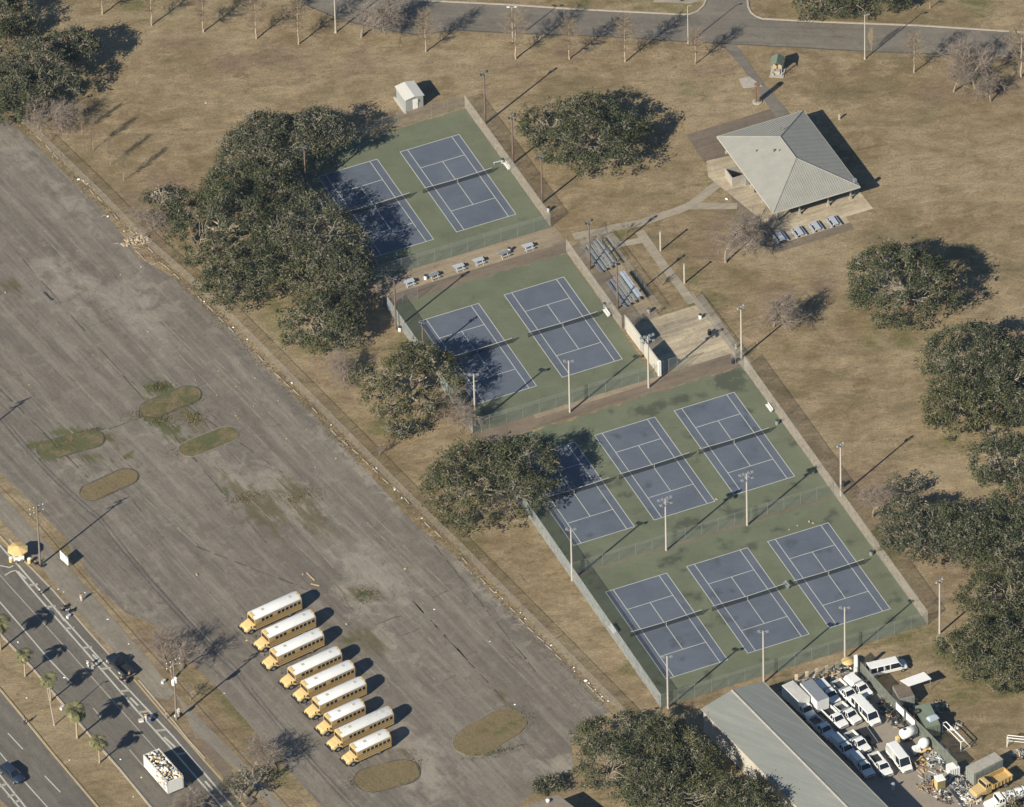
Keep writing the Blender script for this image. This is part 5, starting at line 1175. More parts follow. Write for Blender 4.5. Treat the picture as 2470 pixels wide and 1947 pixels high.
# ================================================================== VEHICLES (front along +x)
M_VEH = mat('fleet_white_paint', (.68, .675, .635), .4, .08, .8, col2=(.52, .50, .45), amt=.30)
def ring(x, w0, z0, w1, z1, w2, z2, w3, z3):
    return [(x, -w0, z0), (x, -w1, z1), (x, -w2, z2), (x, -w3, z3), (x, w3, z3), (x, w2, z2), (x, w1, z1), (x, w0, z0)]
def wheels(root, L, W, xs, r=.36, tw=.24):
    for x in xs:
        for s in (-1, 1):
            mb = MB(); mb.tube((x, s*(W-tw), r), (x, s*(W+.01), r), r, n=14); w = mb.build('wheel', M_BLACK, root)
            mb = MB(); mb.tube((x, s*(W-.02), r), (x, s*(W+.03), r), r*.55, n=10); mb.build('rim', M_GALV, w)
def cabin(root, mt, x0, x1, xr0, xr1, w, wt, zb, zt, name='cab_roof', rear=True, side=True, blank=None):
    """x0,x1 base ends; xr0,xr1 roof ends (rear, front): glass hull with painted roof and pillars"""
    mb = MB(); mb.stations([[(x0, -w, zb), (x0, w, zb), (xr0, wt, zt), (xr0, -wt, zt)], [(x1, -w, zb), (x1, w, zb), (xr1, wt, zt), (xr1, -wt, zt)]]); gl = mb.build('windows', M_GLASS, root)
    mb = MB(); e = .05; mb.stations([[(xr0-e, -wt-e*.6, zt), (xr0-e, wt+e*.6, zt), (xr0+.08, wt-.10, zt+.07), (xr0+.08, -wt+.10, zt+.07)], [(xr1+e, -wt-e*.6, zt), (xr1+e, wt+e*.6, zt), (xr1-.10, wt-.10, zt+.07), (xr1-.10, -wt+.10, zt+.07)]]); mb.build('roof', mt, root, True if False else False)
    mb = MB()
    for s in (-1, 1):
        mb.tube((x1, s*(w+.005), zb), (xr1, s*(wt+.01), zt), .05, n=4); mb.tube((x0, s*(w+.005), zb), (xr0, s*(wt+.01), zt), .07, n=4)
        xm = (x0+x1)/2; mb.tube((xm, s*(w+.005), zb), ((xr0+xr1)/2, s*(wt+.01), zt), .05, n=4)
        if blank:
            b0, b1 = blank
            def P(t, k): X0, X1 = x0+(x1-x0)*t, xr0+(xr1-xr0)*t; return (X0+(X1-X0)*k, s*(w+(wt-w)*k+.012), zb+(zt-zb)*k)
            mb.add([P(b0, 0), P(b1, 0), P(b1, 1), P(b0, 1)], [(0, 1, 2, 3), (3, 2, 1, 0)])
    if blank and blank[0] == 0:
        mb.add([(x0-.012, -w, zb), (x0-.012, w, zb), (xr0-.012, wt, zt), (xr0-.012, -wt, zt)], [(0, 1, 2, 3), (3, 2, 1, 0)])
    mb.build('pillars', mt, root)
def lights(root, x, w, z, col=None):
    for s in (-1, 1): mb = MB(); mb.box((x, s*w, z), (.10, .32, .16)); mb.build('headlight', col or M_CONC, root)
def pickup(mt=None, bed='open', L=5.6, label=None):
    mt = mt or M_VEH; root = empty('pickup_truck', (0, 0, 0), 0, label, 'pickup truck'); W = .97; h = L/2
    xc = h-1.25; xb = xc-1.75 if bed != 'crew' else xc-2.2
    mb = MB(); mb.stations([ring(xb, .86, .38, W, .55, W, .95, W-.04, 1.10), ring(xc-.2, .86, .38, W, .55, W, .95, W-.05, 1.12), ring(xc+.1, .86, .38, W, .55, W, .95, W-.09, 1.14), ring(h-.18, .84, .38, W-.03, .55, W-.03, .9, W-.14, 1.04), ring(h, .70, .42, .82, .58, .82, .84, .66, .94)]); mb.build('body', mt, root)
    for q in ((h+.02, .50, .14, .2), (-h-.04, .52, .12, .16)): mb = MB(); mb.box((q[0], 0, q[1]), (q[2], 1.76, q[3])); mb.build('bumper', M_GALV, root)
    mb = MB(); mb.box((h-.005, 0, .76), (.05, 1.05, .18)); mb.build('grille', M_DARK, root); lights(root, h-.03, .66, .78)
    cabin(root, mt, xb+.12, xc-.02, xb+.35, xc-.62, W-.08, W-.24, 1.10, 1.72)
    mb = MB(); bl = xb-(-h)
    for s in (-1, 1): mb.box(((xb-h)/2, s*(W-.06), .82), (bl, .12, .62))
    mb.box((-h+.04, 0, .82), (.08, 1.72, .60)); mb.box((xb-.05, 0, .82), (.08, 1.7, .60)); mb.box(((xb-h)/2, 0, .55), (bl-.1, 1.7, .06)); b = mb.build('bed', mt, root)
    if bed == 'topper':
        mb = MB(); mb.stations([[(-h+.05, -.92, 1.12), (-h+.05, .92, 1.12), (-h+.2, .72, 1.70), (-h+.2, -.72, 1.70)], [(xb-.04, -.92, 1.12), (xb-.04, .92, 1.12), (xb-.06, .74, 1.74), (xb-.06, -.74, 1.74)]]); mb.build('topper', mt, root)
    elif bed == 'dark': mb = MB(); mb.box(((xb-h)/2, 0, .60), (bl-.14, 1.66, .05)); mb.build('bed_liner', M_BLACK, b)
    elif bed == 'open':
        mb = MB(); mb.box(((xb-h)/2, 0, .60), (bl-.14, 1.66, .05)); mb.build('bed_liner', M_DARK, b)
        mb = MB(); mb.box((xb-.35, 0, 1.05), (.45, 1.7, .35)); mb.build('tool_box', M_GALV, b)
    for s in (-1, 1): mb = MB(); mb.box((xc-.3, s*(W+.1), 1.2), (.12, .2, .16)); mb.build('mirror', M_DARK, root)
    wheels(root, L, W, (h-.95, -h+1.15)); return root
def van(mt=None, L=5.7, H_=2.05, windows=True, name='van', label=None, W=1.0):
    mt = mt or M_VEH; root = empty(name, (0, 0, 0), 0, label, 'van'); h = L/2
    nose = .85; xw = h-nose
    mb = MB(); mb.stations([ring(-h, .88, .40, W, .55, W, 1.02, W-.02, 1.10), ring(xw, .88, .40, W, .55, W, 1.02, W-.04, 1.14), ring(h-.15, .84, .40, W-.05, .55, W-.05, .85, W-.18, 1.0), ring(h, .72, .42, .84, .58, .84, .80, .66, .90)]); mb.build('body', mt, root)
    cabin(root, mt, -h+.02, xw+.02, -h+.12, xw-.62, W-.04, W-.15, 1.10, H_, blank=None if windows else (0, .70))
    if windows:
        mb = MB()
        for s in (-1, 1):
            for t in (.02, .24, .46, .66): 
                x = -h+L*.8*t; mb.box((x+.12, s*(W-.10), (1.1+H_)/2), (.14, .14, H_-1.1))
        mb.build('window_pillars', mt, root)
    for q in ((h+.02, .50, .12, .2), (-h-.03, .52, .10, .18)): mb = MB(); mb.box((q[0], 0, q[1]), (q[2], 1.8, q[3])); mb.build('bumper', M_GALV, root)
    mb = MB(); mb.box((h-.005, 0, .72), (.05, 1.05, .18)); mb.build('grille', M_DARK, root); lights(root, h-.03, .66, .74)
    for s in (-1, 1): mb = MB(); mb.box((xw-.2, s*(W+.1), 1.25), (.12, .2, .2)); mb.build('mirror', M_DARK, root)
    wheels(root, L, W, (h-.85, -h+1.2)); return root
def suv(mt, L=4.9, label=None, name='car', hat=True):
    root = empty(name, (0, 0, 0), 0, label, 'car'); h = L/2; W = .94
    mb = MB(); mb.stations([ring(-h, .70, .42, .84, .55, .84, .88, .76, .98), ring(-h+.2, .84, .36, W, .55, W, .92, W-.06, 1.04), ring(h-1.5, .84, .36, W, .55, W, .92, W-.07, 1.04), ring(h-.4, .84, .36, W-.02, .52, W-.04, .82, W-.16, .92), ring(h, .62, .42, .74, .55, .72, .74, .56, .80)]); mb.build('body', mt, root, True)
    cabin(root, mt, -h+.15 if hat else -h+.85, h-1.25, -h+.5 if hat else -h+1.35, h-2.0, W-.07, W-.25, 1.0, 1.58)
    mb = MB(); mb.box((h-.02, 0, .5), (.08, 1.2, .2)); mb.build('grille', M_DARK, root); lights(root, h-.12, .60, .72, M_WHITE)
    for s in (-1, 1): mb = MB(); mb.box((h-1.5, s*(W+.08), 1.08), (.12, .18, .12)); mb.build('mirror', mt, root)
    wheels(root, L, W, (h-.85, -h+.85)); return root
def box_truck(label, L=7.2, front_cab=True, roofm=None, Hh=3.0):
    root = empty('box_truck', (0, 0, 0), 0, label, 'box truck'); h = L/2; W = 1.1
    bl = L-2.2 if front_cab else L
    mb = MB(); mb.box((-h+bl/2, 0, (Hh+.75)/2), (bl, 2*W, Hh-.75)); b = mb.build('cargo_box', M_VEH, root)
    mb = MB(); mb.box((-h+bl/2, 0, Hh+.02), (bl-.06, 2*W-.16, .04)); mb.build('box_roof', roofm or M_GALV, b)
    mb = MB(); mb.box((-h+bl/2, 0, .62), (bl, .9, .2)); mb.box((-h-.02, 0, .5), (.1, 2.0, .14)); mb.build('chassis', M_DARK, root)
    if front_cab:
        xb = h-2.3
        mb = MB(); mb.stations([ring(xb+.12, .86, .5, .98, .65, .98, 1.15, .94, 1.25), ring(h-1.05, .86, .5, .98, .65, .98, 1.1, .9, 1.22), ring(h-.15, .84, .5, .94, .62, .94, .95, .8, 1.05), ring(h, .7, .52, .82, .65, .8, .85, .64, .92)]); mb.build('cab', M_VEH, root)
        cabin(root, M_VEH, xb+.15, h-1.0, xb+.2, h-1.5, .9, .78, 1.24, 1.95)
        lights(root, h-.05, .64, .8); wheels(root, L, W-.1, (h-.95, -h+1.3), .42)
    else:
        mb = MB(); mb.tube((h, 0, .6), (h+1.2, 0, .5), .06); mb.build('drawbar', M_DARK, root); wheels(root, L, W-.1, (-.4, .5), .38)
    return root
def at_px(o, fr, re, z=.75, label=None, off=0):
    F_ = g(*fr, z); R_ = g(*re, z); d = F_-R_; c = (F_+R_)/2+Vector((UX, UY, 0))*off; o.location = (c.x, c.y, .02); o.rotation_euler = (0, 0, math.atan2(d.y, d.x))
    if label: o['label'] = label
    return o
def grp(o, n): o['group'] = n; return o
YG = 'white vehicles parked in the yard'
grp(at_px(box_truck('white box truck with a stained flat roof beside the warehouse eave', 7.0, True, mat('stained_box_roof', (.48, .46, .41), .6, .15, 1, col2=(.36, .28, .18), amt=.25)), ('a',690,1110), ('a',330,760), 1.3, off=-.3), YG)
grp(at_px(box_truck('white enclosed trailer with a grey ribbed roof next to the box truck', 5.4, False, M_GALV), ('a',855,960), ('a',610,690), 1.9), YG)
p1 = pickup(None, 'topper', 5.6, 'white pickup with a topper in the far row beside the trailer'); grp(at_px(p1, ('a',1110,930), ('a',800,600), .9), YG)
p2 = pickup(None, 'open', 5.8, 'white pickup with an open bed in the middle of the far row'); grp(at_px(p2, ('a',1400,880), ('a',1110,610), .9), YG)
p3 = copy_tree(p1); grp(at_px(p3, ('a',1620,790), ('a',1330,540), .9, 'white pickup with a topper nearest the green yard fence'), YG)
p4 = pickup(None, 'dark', 5.6, 'white pickup with a black bed in the second row'); grp(at_px(p4, ('a',1210,1310), ('a',930,1040), .9), YG)
p5 = pickup(None, 'open', 5.3, 'small white pickup between the black bed pickup and the long van'); grp(at_px(p5, ('a',1440,1240), ('a',1150,990), .9), YG)
v1 = van(None, 6.6, 2.1, True, 'passenger_van', 'long white passenger van in the second row of the yard'); grp(at_px(v1, ('a',1770,1270), ('a',1430,900), 1.0), YG)
p6 = copy_tree(p2); grp(at_px(p6, ('a',1050,1470), ('a',760,1200), .9, 'white pickup standing in the warehouse shadow, behind the third row', -.55), YG)
p7 = copy_tree(p1); grp(at_px(p7, ('d',470,660), ('d',230,430), .9, 'white pickup with a topper half in the warehouse shadow', -.4), YG)
p8 = copy_tree(p5); grp(at_px(p8, ('d',700,620), ('d',400,340), .9, 'white pickup with a bar across its bed in the third row'), YG)
v2 = copy_tree(p1); v2.name = 'pickup_truck.060'; grp(at_px(v2, ('d',800,1030), ('d',520,690), .9, 'white pickup with a full topper in the lowest row, front in the shadow', -.35), YG)
p9 = copy_tree(p4); grp(at_px(p9, ('d',1080,1040), ('d',800,680), .9, 'white pickup with an empty black bed in the lowest row'), YG)
v3 = van(None, 5.9, 2.35, False, 'cargo_van', 'white high roofed cargo van in the lowest row of the yard', 1.0); grp(at_px(v3, ('d',1400,950), ('d',1120,590), 1.0), YG)
v4 = copy_tree(v1); at_px(v4, ('b',340,250), ('a',1700,400), 1.0, 'white passenger van parked on the lawn outside the yard fence')
s1 = suv(M_NAVY, 4.9, 'dark blue estate car driving on the far carriageway'); at_px(s1, (7,125,1535), (7,25,1455), .7)
pk = pickup(M_BLK, 'dark', 5.9, 'black pickup truck stopped on the avenue by the kerb'); at_px(pk, ('f',190,290), ('f',520,600), .9)
lt = MB(); lt.box((0, 0, .6), (4.2, 2.0, .12)); 
fb = empty('flatbed_trailer', g('d',700,440), 0, 'low dark flatbed trailer in the middle of the yard', 'trailer'); lt.build('deck', M_BLACK, fb)
mb = MB(); mb.box((0, 1.05, .66), (4.4, .08, .14)); mb.box((0, -1.05, .66), (4.4, .08, .14)); mb.tube((2.1, 0, .5), (3.4, 0, .45), .05); mb.build('rail', M_GALV, fb); wheels(fb, 4, .9, (-.3, .4), .3); fb.rotation_euler.z = TH-math.pi/2

# school buses
def make_bus(RL, worn=False):
    root = empty('school_bus', (0, 0, 0), 0, None, 'school bus'); W = 1.17; xf = RL/2; xr = -RL/2; zr = 3.05
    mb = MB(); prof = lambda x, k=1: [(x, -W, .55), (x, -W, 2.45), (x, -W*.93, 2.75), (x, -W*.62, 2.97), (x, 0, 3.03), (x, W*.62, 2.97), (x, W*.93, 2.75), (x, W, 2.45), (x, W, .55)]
    mb.stations([prof(xr), prof(xf)]); mb.build('body', M_YSHADE, root)
    mb = MB(); rp = lambda x, s, dz: [(x, -W*.985*s, 2.50+dz), (x, -W*.93*s, 2.78+dz), (x, -W*.62*s, 3.00+dz), (x, 0, 3.06+dz), (x, W*.62*s, 3.00+dz), (x, W*.93*s, 2.78+dz), (x, W*.985*s, 2.50+dz)]
    mb.stations([rp(xr+.04, .97, -.06), rp(xr+.25, 1.012, .02), rp(xf-.25, 1.012, .02), rp(xf-.02, .97, -.02)]); mb.build('roof', M_BUSW if worn else M_BROOF, root, True)
    for q in ((xf-.1, 3.06, .5), (xr+.06, 2.95, .3)): mb = MB(); mb.box((q[0], 0, q[1]), (q[2], 1.25, .12)); mb.build('roof_cap', M_YELLOW, root)
    for q in (xr+1.6, xf-2.2): mb = MB(); mb.box((q, 0, 3.09), (.5, .5, .06)); mb.build('roof_hatch', M_CREAM, root)
    n = int((RL-1.0)/.78)
    for s in (-1, 1):
        for i in range(n):
            if i == n//2+1 and RL > 8: continue
            x = xr+.55+i*.78; mb = MB(); mb.box((x, s*(W+.005), 2.08), (.50, .03, .52)); mb.build('window', M_GLASS, root)
    mb = MB(); mb.box((xf-.0, 0, 2.05), (.05, 2.0, .75)); mb.build('windscreen', M_GLASS, root)
    mb = MB(); mb.box((xr-.0, 0, 2.05), (.05, 1.6, .6)); mb.build('rear_window', M_GLASS, root)
    for z in (.95, 1.35, 1.65):
        mb = MB(); mb.box((0, 0, z), (RL-.1, 2*W+.03, .05)); mb.build('rub_rail', M_BLACK, root)
    mb = MB(); hb = xf+1.75
    mb.stations([ring(xf-.02, 1.02, .55, 1.12, .8, 1.10, 1.30, .98, 1.62), ring(xf+.5, .98, .55, 1.06, .8, 1.04, 1.30, .84, 1.58), ring(hb-.35, .92, .55, 1.0, .78, .96, 1.18, .72, 1.40), ring(hb, .72, .6, .82, .78, .78, 1.10, .56, 1.24)]); hd = mb.build('hood', M_YELLOW, root, False)
    mb = MB(); mb.box((hb+.0, 0, .92), (.06, 1.0, .42)); mb.build('grille', M_DARK, hd)
    lights(root, hb-.06, .70, .95)
    for q in ((hb+.12, .60, .18), (xr-.08, .62, .14)): mb = MB(); mb.box((q[0], 0, q[1]), (q[2], 2.26, .26)); mb.build('bumper', M_BLACK, root)
    for s in (-1, 1): mb = MB(); mb.tube((xf+.3, s*1.05, 1.6), (xf+.9, s*1.35, 1.9), .03, n=4); mb.box((xf+.9, s*1.36, 1.75), (.08, .24, .4)); mb.build('mirror', M_BLACK, root)
    wheels(root, RL, W-.02, (xf+.75, xr+2.4), .50, .3); return root
M_BROOF = mat('bus_roof_white', (.78, .765, .71), .5, .07, 1.2, col2=(.66, .64, .58), amt=.36, stretch=(0, .5, 2, 1))
M_BUSW = mat('worn_bus_roof', (.66, .65, .60), .5, .12, 1.2, col2=(.33, .35, .34), amt=.40, stretch=(0, .6, 2.2, 1))
BUS = [(('i',190,422),('i',900,240),'school bus at the far end of the row of nine'), (('i',370,650),('i',1080,475),'second school bus from the far end of the row'), (('i',475,885),('i',1190,720),'third school bus from the far end of the row'), (('i',710,1120),('i',1415,960),'fourth school bus from the far end of the row'), (('i',880,1305),('i',1580,1130),'school bus in the middle of the row of nine'), (('u',60,692),('u',830,535),'fourth school bus from the near end of the row'), (('u',235,925),('u',800,830),'short school bus between two long ones, third from the near end'), (('u',380,1140),('u',1190,935),'longest school bus, with a stained and patchy roof'), (('u',585,1347),('u',1155,1240),'short school bus at the near end of the row')]
blong = make_bus(9.1); bshort = make_bus(6.6); bworn = make_bus(10.0, True); fl = [1, 1, 1]
bdir = math.pi+math.radians(10.0)+TH
for i, (a, b_, lab) in enumerate(BUS):
    k = 1 if i in (6, 8) else (2 if i == 7 else 0); tmpl = (blong, bshort, bworn)[k]
    A_ = g(*a, 2.62); B_ = g(*b_, 2.62); c = (A_+B_)/2
    place(tmpl, (c.x, c.y, .02), bdir, lab, 'yellow school buses parked in a row', first=bool(fl[k])); fl[k] = 0

# dump truck and white truck
def lorry(mt, label, name, dump=True):
    root = empty(name, (0, 0, 0), 0, label, 'truck'); h = 3.6
    mb = MB(); mb.stations([ring(h-1.9, .95, .6, 1.08, .8, 1.06, 1.45, .92, 1.70), ring(h-.2, .92, .6, 1.0, .8, .98, 1.3, .82, 1.52), ring(h, .8, .62, .9, .8, .86, 1.2, .7, 1.38)]); mb.build('hood', mt, root)
    mb = MB(); mb.box((h-2.45, 0, 1.25), (1.15, 2.2, 1.3)); mb.build('cab', mt, root)
    cabin(root, mt, h-3.0, h-1.9, h-2.9, h-2.1, 1.05, .95, 1.9, 2.5)
    mb = MB(); mb.box((-1, 0, .8), (5, .9, .25)); mb.build('chassis', M_DARK, root)
    if dump:
        mb = MB(); x0, x1 = -3.6, .45; z0, z1 = 1.15, 2.1; W = 1.2
        for s in (-1, 1):
            mb.box(((x0+x1)/2, s*W, (z0+z1)/2), (x1-x0, .12, z1-z0))
            for x in np.linspace(x0+.3, x1-.3, 6): mb.box((x, s*(W+.09), (z0+z1)/2), (.12, .08, z1-z0-.04))
        mb.box((x0, 0, (z0+z1)/2-.05), (.12, 2*W-.12, z1-z0-.1)); mb.box((x1+.02, 0, (z0+z1)/2+.1), (.12, 2*W-.12, z1-z0+.2)); mb.box(((x0+x1)/2, 0, z0+.05), (x1-x0-.12, 2*W-.12, .1))
        mb.build('dump_bed', M_TAN2, root)
    else:
        mb = MB(); mb.tube((-3.2, 0, 1.75), (.4, 0, 1.75), .95, n=18); mb.build('tank', mt, root)
        for x in (-2.8, -1.4, 0): mb = MB(); mb.tube((x-.05, 0, 1.75), (x+.05, 0, 1.75), .98, n=18); mb.build('tank_band', M_DARK, root)
    mb = MB(); mb.box((h+.06, 0, .7), (.16, 2.2, .3)); mb.build('bumper', M_GALV, root); lights(root, h-.02, .75, 1.0)
    wheels(root, 7, 1.1, (h-.9, -1.9, -2.9) if not dump else (h-.9, -2.2), .5, .32); return root
M_TAN2 = mat('dump_bed_paint', (.44, .30, .12), .7, .2, 2, col2=(.22, .17, .10), amt=.3)
at_px(lorry(mat('faded_yellow', (.50, .36, .16), .6, .12, 1.5), 'yellow dump truck with an empty open bed by the rusty container', 'dump_truck'), ('x',1010,1290), ('x',1730,930), 1.1)
at_px(lorry(M_WHITE, 'white tank truck at the bottom right corner', 'tank_truck', False), ('x',1290,1620), ('x',2180,1320), 1.2)

# container etc.
def container(label, P, rz, L, W, H_, mt, rm, name='shipping_container', n=22):
    root = empty(name, P, rz, label, 'container'); mb = MB()
    mb.box((0, 0, H_/2), (L, W, H_))
    for i in range(n):
        x = -L/2+.25+i*(L-.5)/(n-1)
        for s in (-1, 1): mb.box((x, s*(W/2+.03), H_/2), ((L-.5)/(n-1)*.45, .06, H_-.35))
    mb.build('shell', mt, root)
    mb = MB(); mb.box((0, 0, H_+.02), (L-.1, W-.1, .04)); mb.build('roof', rm, root)
    mb = MB()
    for s in (-1, 1): mb.box((-L/2-.03, s*W/4, H_/2), (.06, W/2-.1, H_-.3)); mb.tube((-L/2-.09, s*W/4, .2), (-L/2-.09, s*W/4, H_-.2), .03, n=4)
    mb.build('door', mt, root); return root
M_CONT = mat('container_paint', (.23, .24, .21), .7, .2, 1); M_CROOF = mat('rusted_container_roof', (.34, .31, .26), .8, .25, .9, col2=(.20, .145, .10), amt=.38)
z = 2.6; a_, b_, c_ = g('x',770,690,z), g('x',1490,345,z), g('x',1690,500,z); d_ = g('x',1000,850,z)
cc = (a_+c_)/2; dd = c_-d_
container('rusty topped shipping container behind the yellow dump truck', (cc.x, cc.y, 0), math.atan2(dd.y, dd.x), dd.length, (a_-d_).length, 2.6, M_CONT, M_CROOF)
M_CGREEN = mat('green_container_roof', (.165, .195, .14), .8, .12, 1)
z = 2.5; a_, b_, c_, d_ = g('b',560,910,z), g('b',640,870,z), g('b',900,1140,z), g('b',720,1240,z)
dd = a_-d_; w_ = (c_-d_); P = (a_+c_)/2
ct = container('green shipping container with a tyre and a blue tarp on its roof', (P.x, P.y, 0), math.atan2(dd.y, dd.x), dd.length, min(2.6, w_.length), 2.5, mat('green_container', (.12, .135, .095), .8, .2, 1), M_CGREEN)
mb = MB()
for k in range(16):
    t = 2*math.pi*k/16; t2 = 2*math.pi*(k+1)/16; mb.tube((.45*math.cos(t), .45*math.sin(t), .12), (.45*math.cos(t2), .45*math.sin(t2), .12), .14, n=6, caps=False)
o = mb.build('tyre', M_BLACK); p = g('b',570,968,2.6); o.location = (p.x, p.y, 2.56); props(o, 'black tyre lying on the green container roof', 'tyre')
mb = MB(); mb.stations([[(-.9, -.6, 0), (-.9, .6, 0), (-.7, .3, .55), (-.7, -.3, .5)], [(.9, -.7, 0), (.9, .6, 0), (.6, .25, .5), (.6, -.3, .62)]]); o = mb.build('tarp_bundle', M_BLUET); p = g('b',800,1060,2.7); o.location = (p.x, p.y, 2.56); o.rotation_euler.z = .6; props(o, 'blue grey tarpaulin bundle on the near end of the green container', 'tarp')
z = 2.2; a_, b_, c_, d_ = g('b',250,620,z), g('b',400,560,z), g('b',490,700,z), g('b',330,770,z); P = (a_+c_)/2; dd = b_-d_
container('brown topped storage box between the white roof and the green container', (P.x, P.y, 0), TH-.12, 2.6, 3.4, 2.2, M_CONT, M_STRIP, 'storage_container', 10)
# white lean-to roof outside the yard
def carport():
    z = 2.4; q = [g('b',315,505,z), g('b',672,375,z), g('b',785,480,z), g('b',450,590,z)]; c = sum(q, Vector())/4; root = empty('carport', (c.x, c.y, 0), 0, 'white flat carport roof on thin posts beside the yard fence', 'carport')
    r = [(p.x-c.x, p.y-c.y) for p in q][::-1]
    if sum(r[i][0]*r[(i+1) % 4][1]-r[(i+1) % 4][0]*r[i][1] for i in range(4)) < 0: r = r[::-1]
    mb = MB(); mb.prism(r, z-.08, z); mb.build('roof', M_WHITE, root)
    for x, y in r: mb = MB(); mb.tube((x*.92, y*.92, 0), (x*.92, y*.92, z-.08), .05); mb.build('post', M_GALV, root)
carport()
# white signs on the yard fence
for (t, x0, y0, x1, y1, l) in [(9,1372,1116,1422,1165,'white panel fixed to the yard fence, upper one'), (9,1436,1179,1490,1232,'white panel fixed to the yard fence, lower one')]:
    p, q = g(t, x0, y0), g(t, x1, y1); d = q-p; root = empty('sign_board', (p.x-.3*UX, p.y-.3*UY, 1.35), math.atan2(d.y, d.x), l, 'panel', 'white panels on the yard fence')
    mb = MB(); mb.box((d.length/2, 0, .75), (d.length, .06, 1.45)); mb.build('panel', M_WHITE, root); mb = MB(); mb.box((d.length/2, .07, .75), (d.length+.1, .05, 1.2)); mb.build('frame', M_GALV, root)
def tank():
    P = g('b',440,1360); root = empty('water_tank', (P.x, P.y, 0), TH+.10, 'white plastic water tank on a trailer frame in the yard', 'tank')
    mb = MB(); mb.tube((-1.2, 0, 1.25), (1.2, 0, 1.25), .85, n=18); mb.ball((-1.2, 0, 1.25), (.35, .82, .82), 16); mb.ball((1.2, 0, 1.25), (.35, .82, .82), 16); mb.build('tank', M_WHITE, root, True)
    mb = MB(); mb.tube((-.7, 0, 2.0), (-.7, 0, 2.2), .25, n=10); mb.build('lid', M_DARK, root)
    mb = MB(); mb.box((0, 0, .38), (2.8, 1.5, .16)); mb.build('frame', M_DARK, root)
    mb = MB(); mb.box((-2.0, 0, .6), (.5, .7, .9)); mb.build('pump_box', M_YELLOW, root); wheels(root, 2, .8, (0,), .34)
tank()
def mixer():
    P = g('c',790,300); root = empty('cement_mixer', (P.x, P.y, 0), .4, 'white round drum machine among the yard scrap', 'machine')
    mb = MB(); mb.lathe([(.3, -.9), (.8, -.5), (.9, .1), (.75, .6), (.35, 1.0)], 14, M_WHITE, Matrix.Translation((.5, .2, 1.5)) @ Matrix.Rotation(.7, 4, 'Y')); mb.build('drum', None, root, True)
    mb = MB(); mb.box((-.9, 0, 1.0), (1.4, 1.1, .9), None, None, .7, .8); mb.build('engine_cover', M_WHITE, root)
    mb = MB(); mb.box((0, 0, .5), (3.0, 1.3, .2)); mb.build('frame', M_YELLOW, root); wheels(root, 3, .8, (-.8, .8), .34)
mixer()
def toilet():
    P = g('c',1040,775); root = empty('portable_toilet', (P.x, P.y, 0), TH-.05, 'yellow sided storage booth with a white roof in the yard', 'booth')
    mb = MB(); mb.box((0, 0, 1.0), (1.35, 1.35, 2.0)); mb.build('wall', mat('booth_olive', (.19, .16, .07), .7, .15, 2), root)
    mb = MB(); mb.box((-.70, 0, 1.0), (.06, 1.3, 1.95)); mb.build('door', M_YELLOW, root)
    mb = MB(); mb.box((0, 0, 2.1), (1.5, 1.5, .22), None, None, .85, .85); mb.build('roof', M_WHITE, root)
toilet()
def ctank():
    P = g('c',1215,590); root = empty('liquid_tote', (P.x, P.y, 0), TH, 'white cube shaped tote in a cage by the yard scrap', 'tote')
    mb = MB(); mb.box((0, 0, .85), (1.7, 1.7, 1.6)); mb.build('tank', M_WHITE, root)
    mb = MB()
    for s in (-1, 1):
        for k in range(5): y = -.8+.4*k; mb.box((s*.88, y, .85), (.04, .05, 1.7)); mb.box((y, s*.88, .85), (.05, .04, 1.7))
    mb.box((0, 0, .04), (1.8, 1.8, .08)); mb.build('cage', M_GALV, root)
ctank()
def spreader():
    P = g('a',1295,370); root = empty('round_tank', (P.x, P.y, 0), 0, 'round dark basin with a yellow domed lid by the tall white post', 'tank')
    mb = MB(); mb.lathe([(1.35, 0), (1.42, .1), (1.42, .22), (1.2, .24)], 22, M_DARK); mb.build('basin', None, root)
    mb = MB()
    for k in range(24):
        t, t2 = 2*math.pi*k/24, 2*math.pi*(k+1)/24; mb.tube((1.38*math.cos(t), 1.38*math.sin(t), .28), (1.38*math.cos(t2), 1.38*math.sin(t2), .28), .06, n=5, caps=False)
    mb.build('rim', M_GALV, root)
    mb = MB(); mb.tube((0, 0, .2), (0, 0, 1.7), .2, n=8); mb.build('stem', M_TAN, root)
    mb = MB(); mb.lathe([(1.05, 1.55), (1.08, 1.65), (.75, 1.95), (.3, 2.1), (.05, 2.12)], 20, mat('pale_yellow', (.52, .38, .16), .7, .15, 6)); mb.build('lid', None, root)
spreader()
def tower():
    P = g('a',1420,500); root = empty('white_post', (P.x, P.y, 0), .2, 'tall white box section post behind the far row of vehicles', 'post')
    mb = MB(); mb.box((0, 0, .95), (.5, .35, 1.9)); mb.build('lower_section', M_WHITE, root); mb = MB(); mb.box((.08, 0, 3.25), (.55, .35, 2.5)); mb.build('upper_section', M_WHITE, root)
    mb = MB(); mb.box((.02, 0, 1.95), (.4, .3, .12)); mb.build('joint', M_DARK, root)
tower()
for i, (x, y) in enumerate([(425,590),(602,540),(768,492),(937,440),(1113,390)]):
    root = empty('tan_board', g('a', x, y), .15*i, ['first','second','third','fourth','fifth'][i]+' from the left of five upright tan boards behind the parked vehicles', 'board', 'row of upright tan boards')
    mb = MB(); mb.box((0, 0, .95), (.55, .08, 1.3)); mb.build('board', mat('tan_board', (.50, .42, .28), .8, .1, 4), root)
    mb = MB(); mb.box((0, .08, .45), (.1, .08, .9)); mb.box((0, .05, .04), (.7, .5, .06)); mb.build('stand', M_GALV, root)
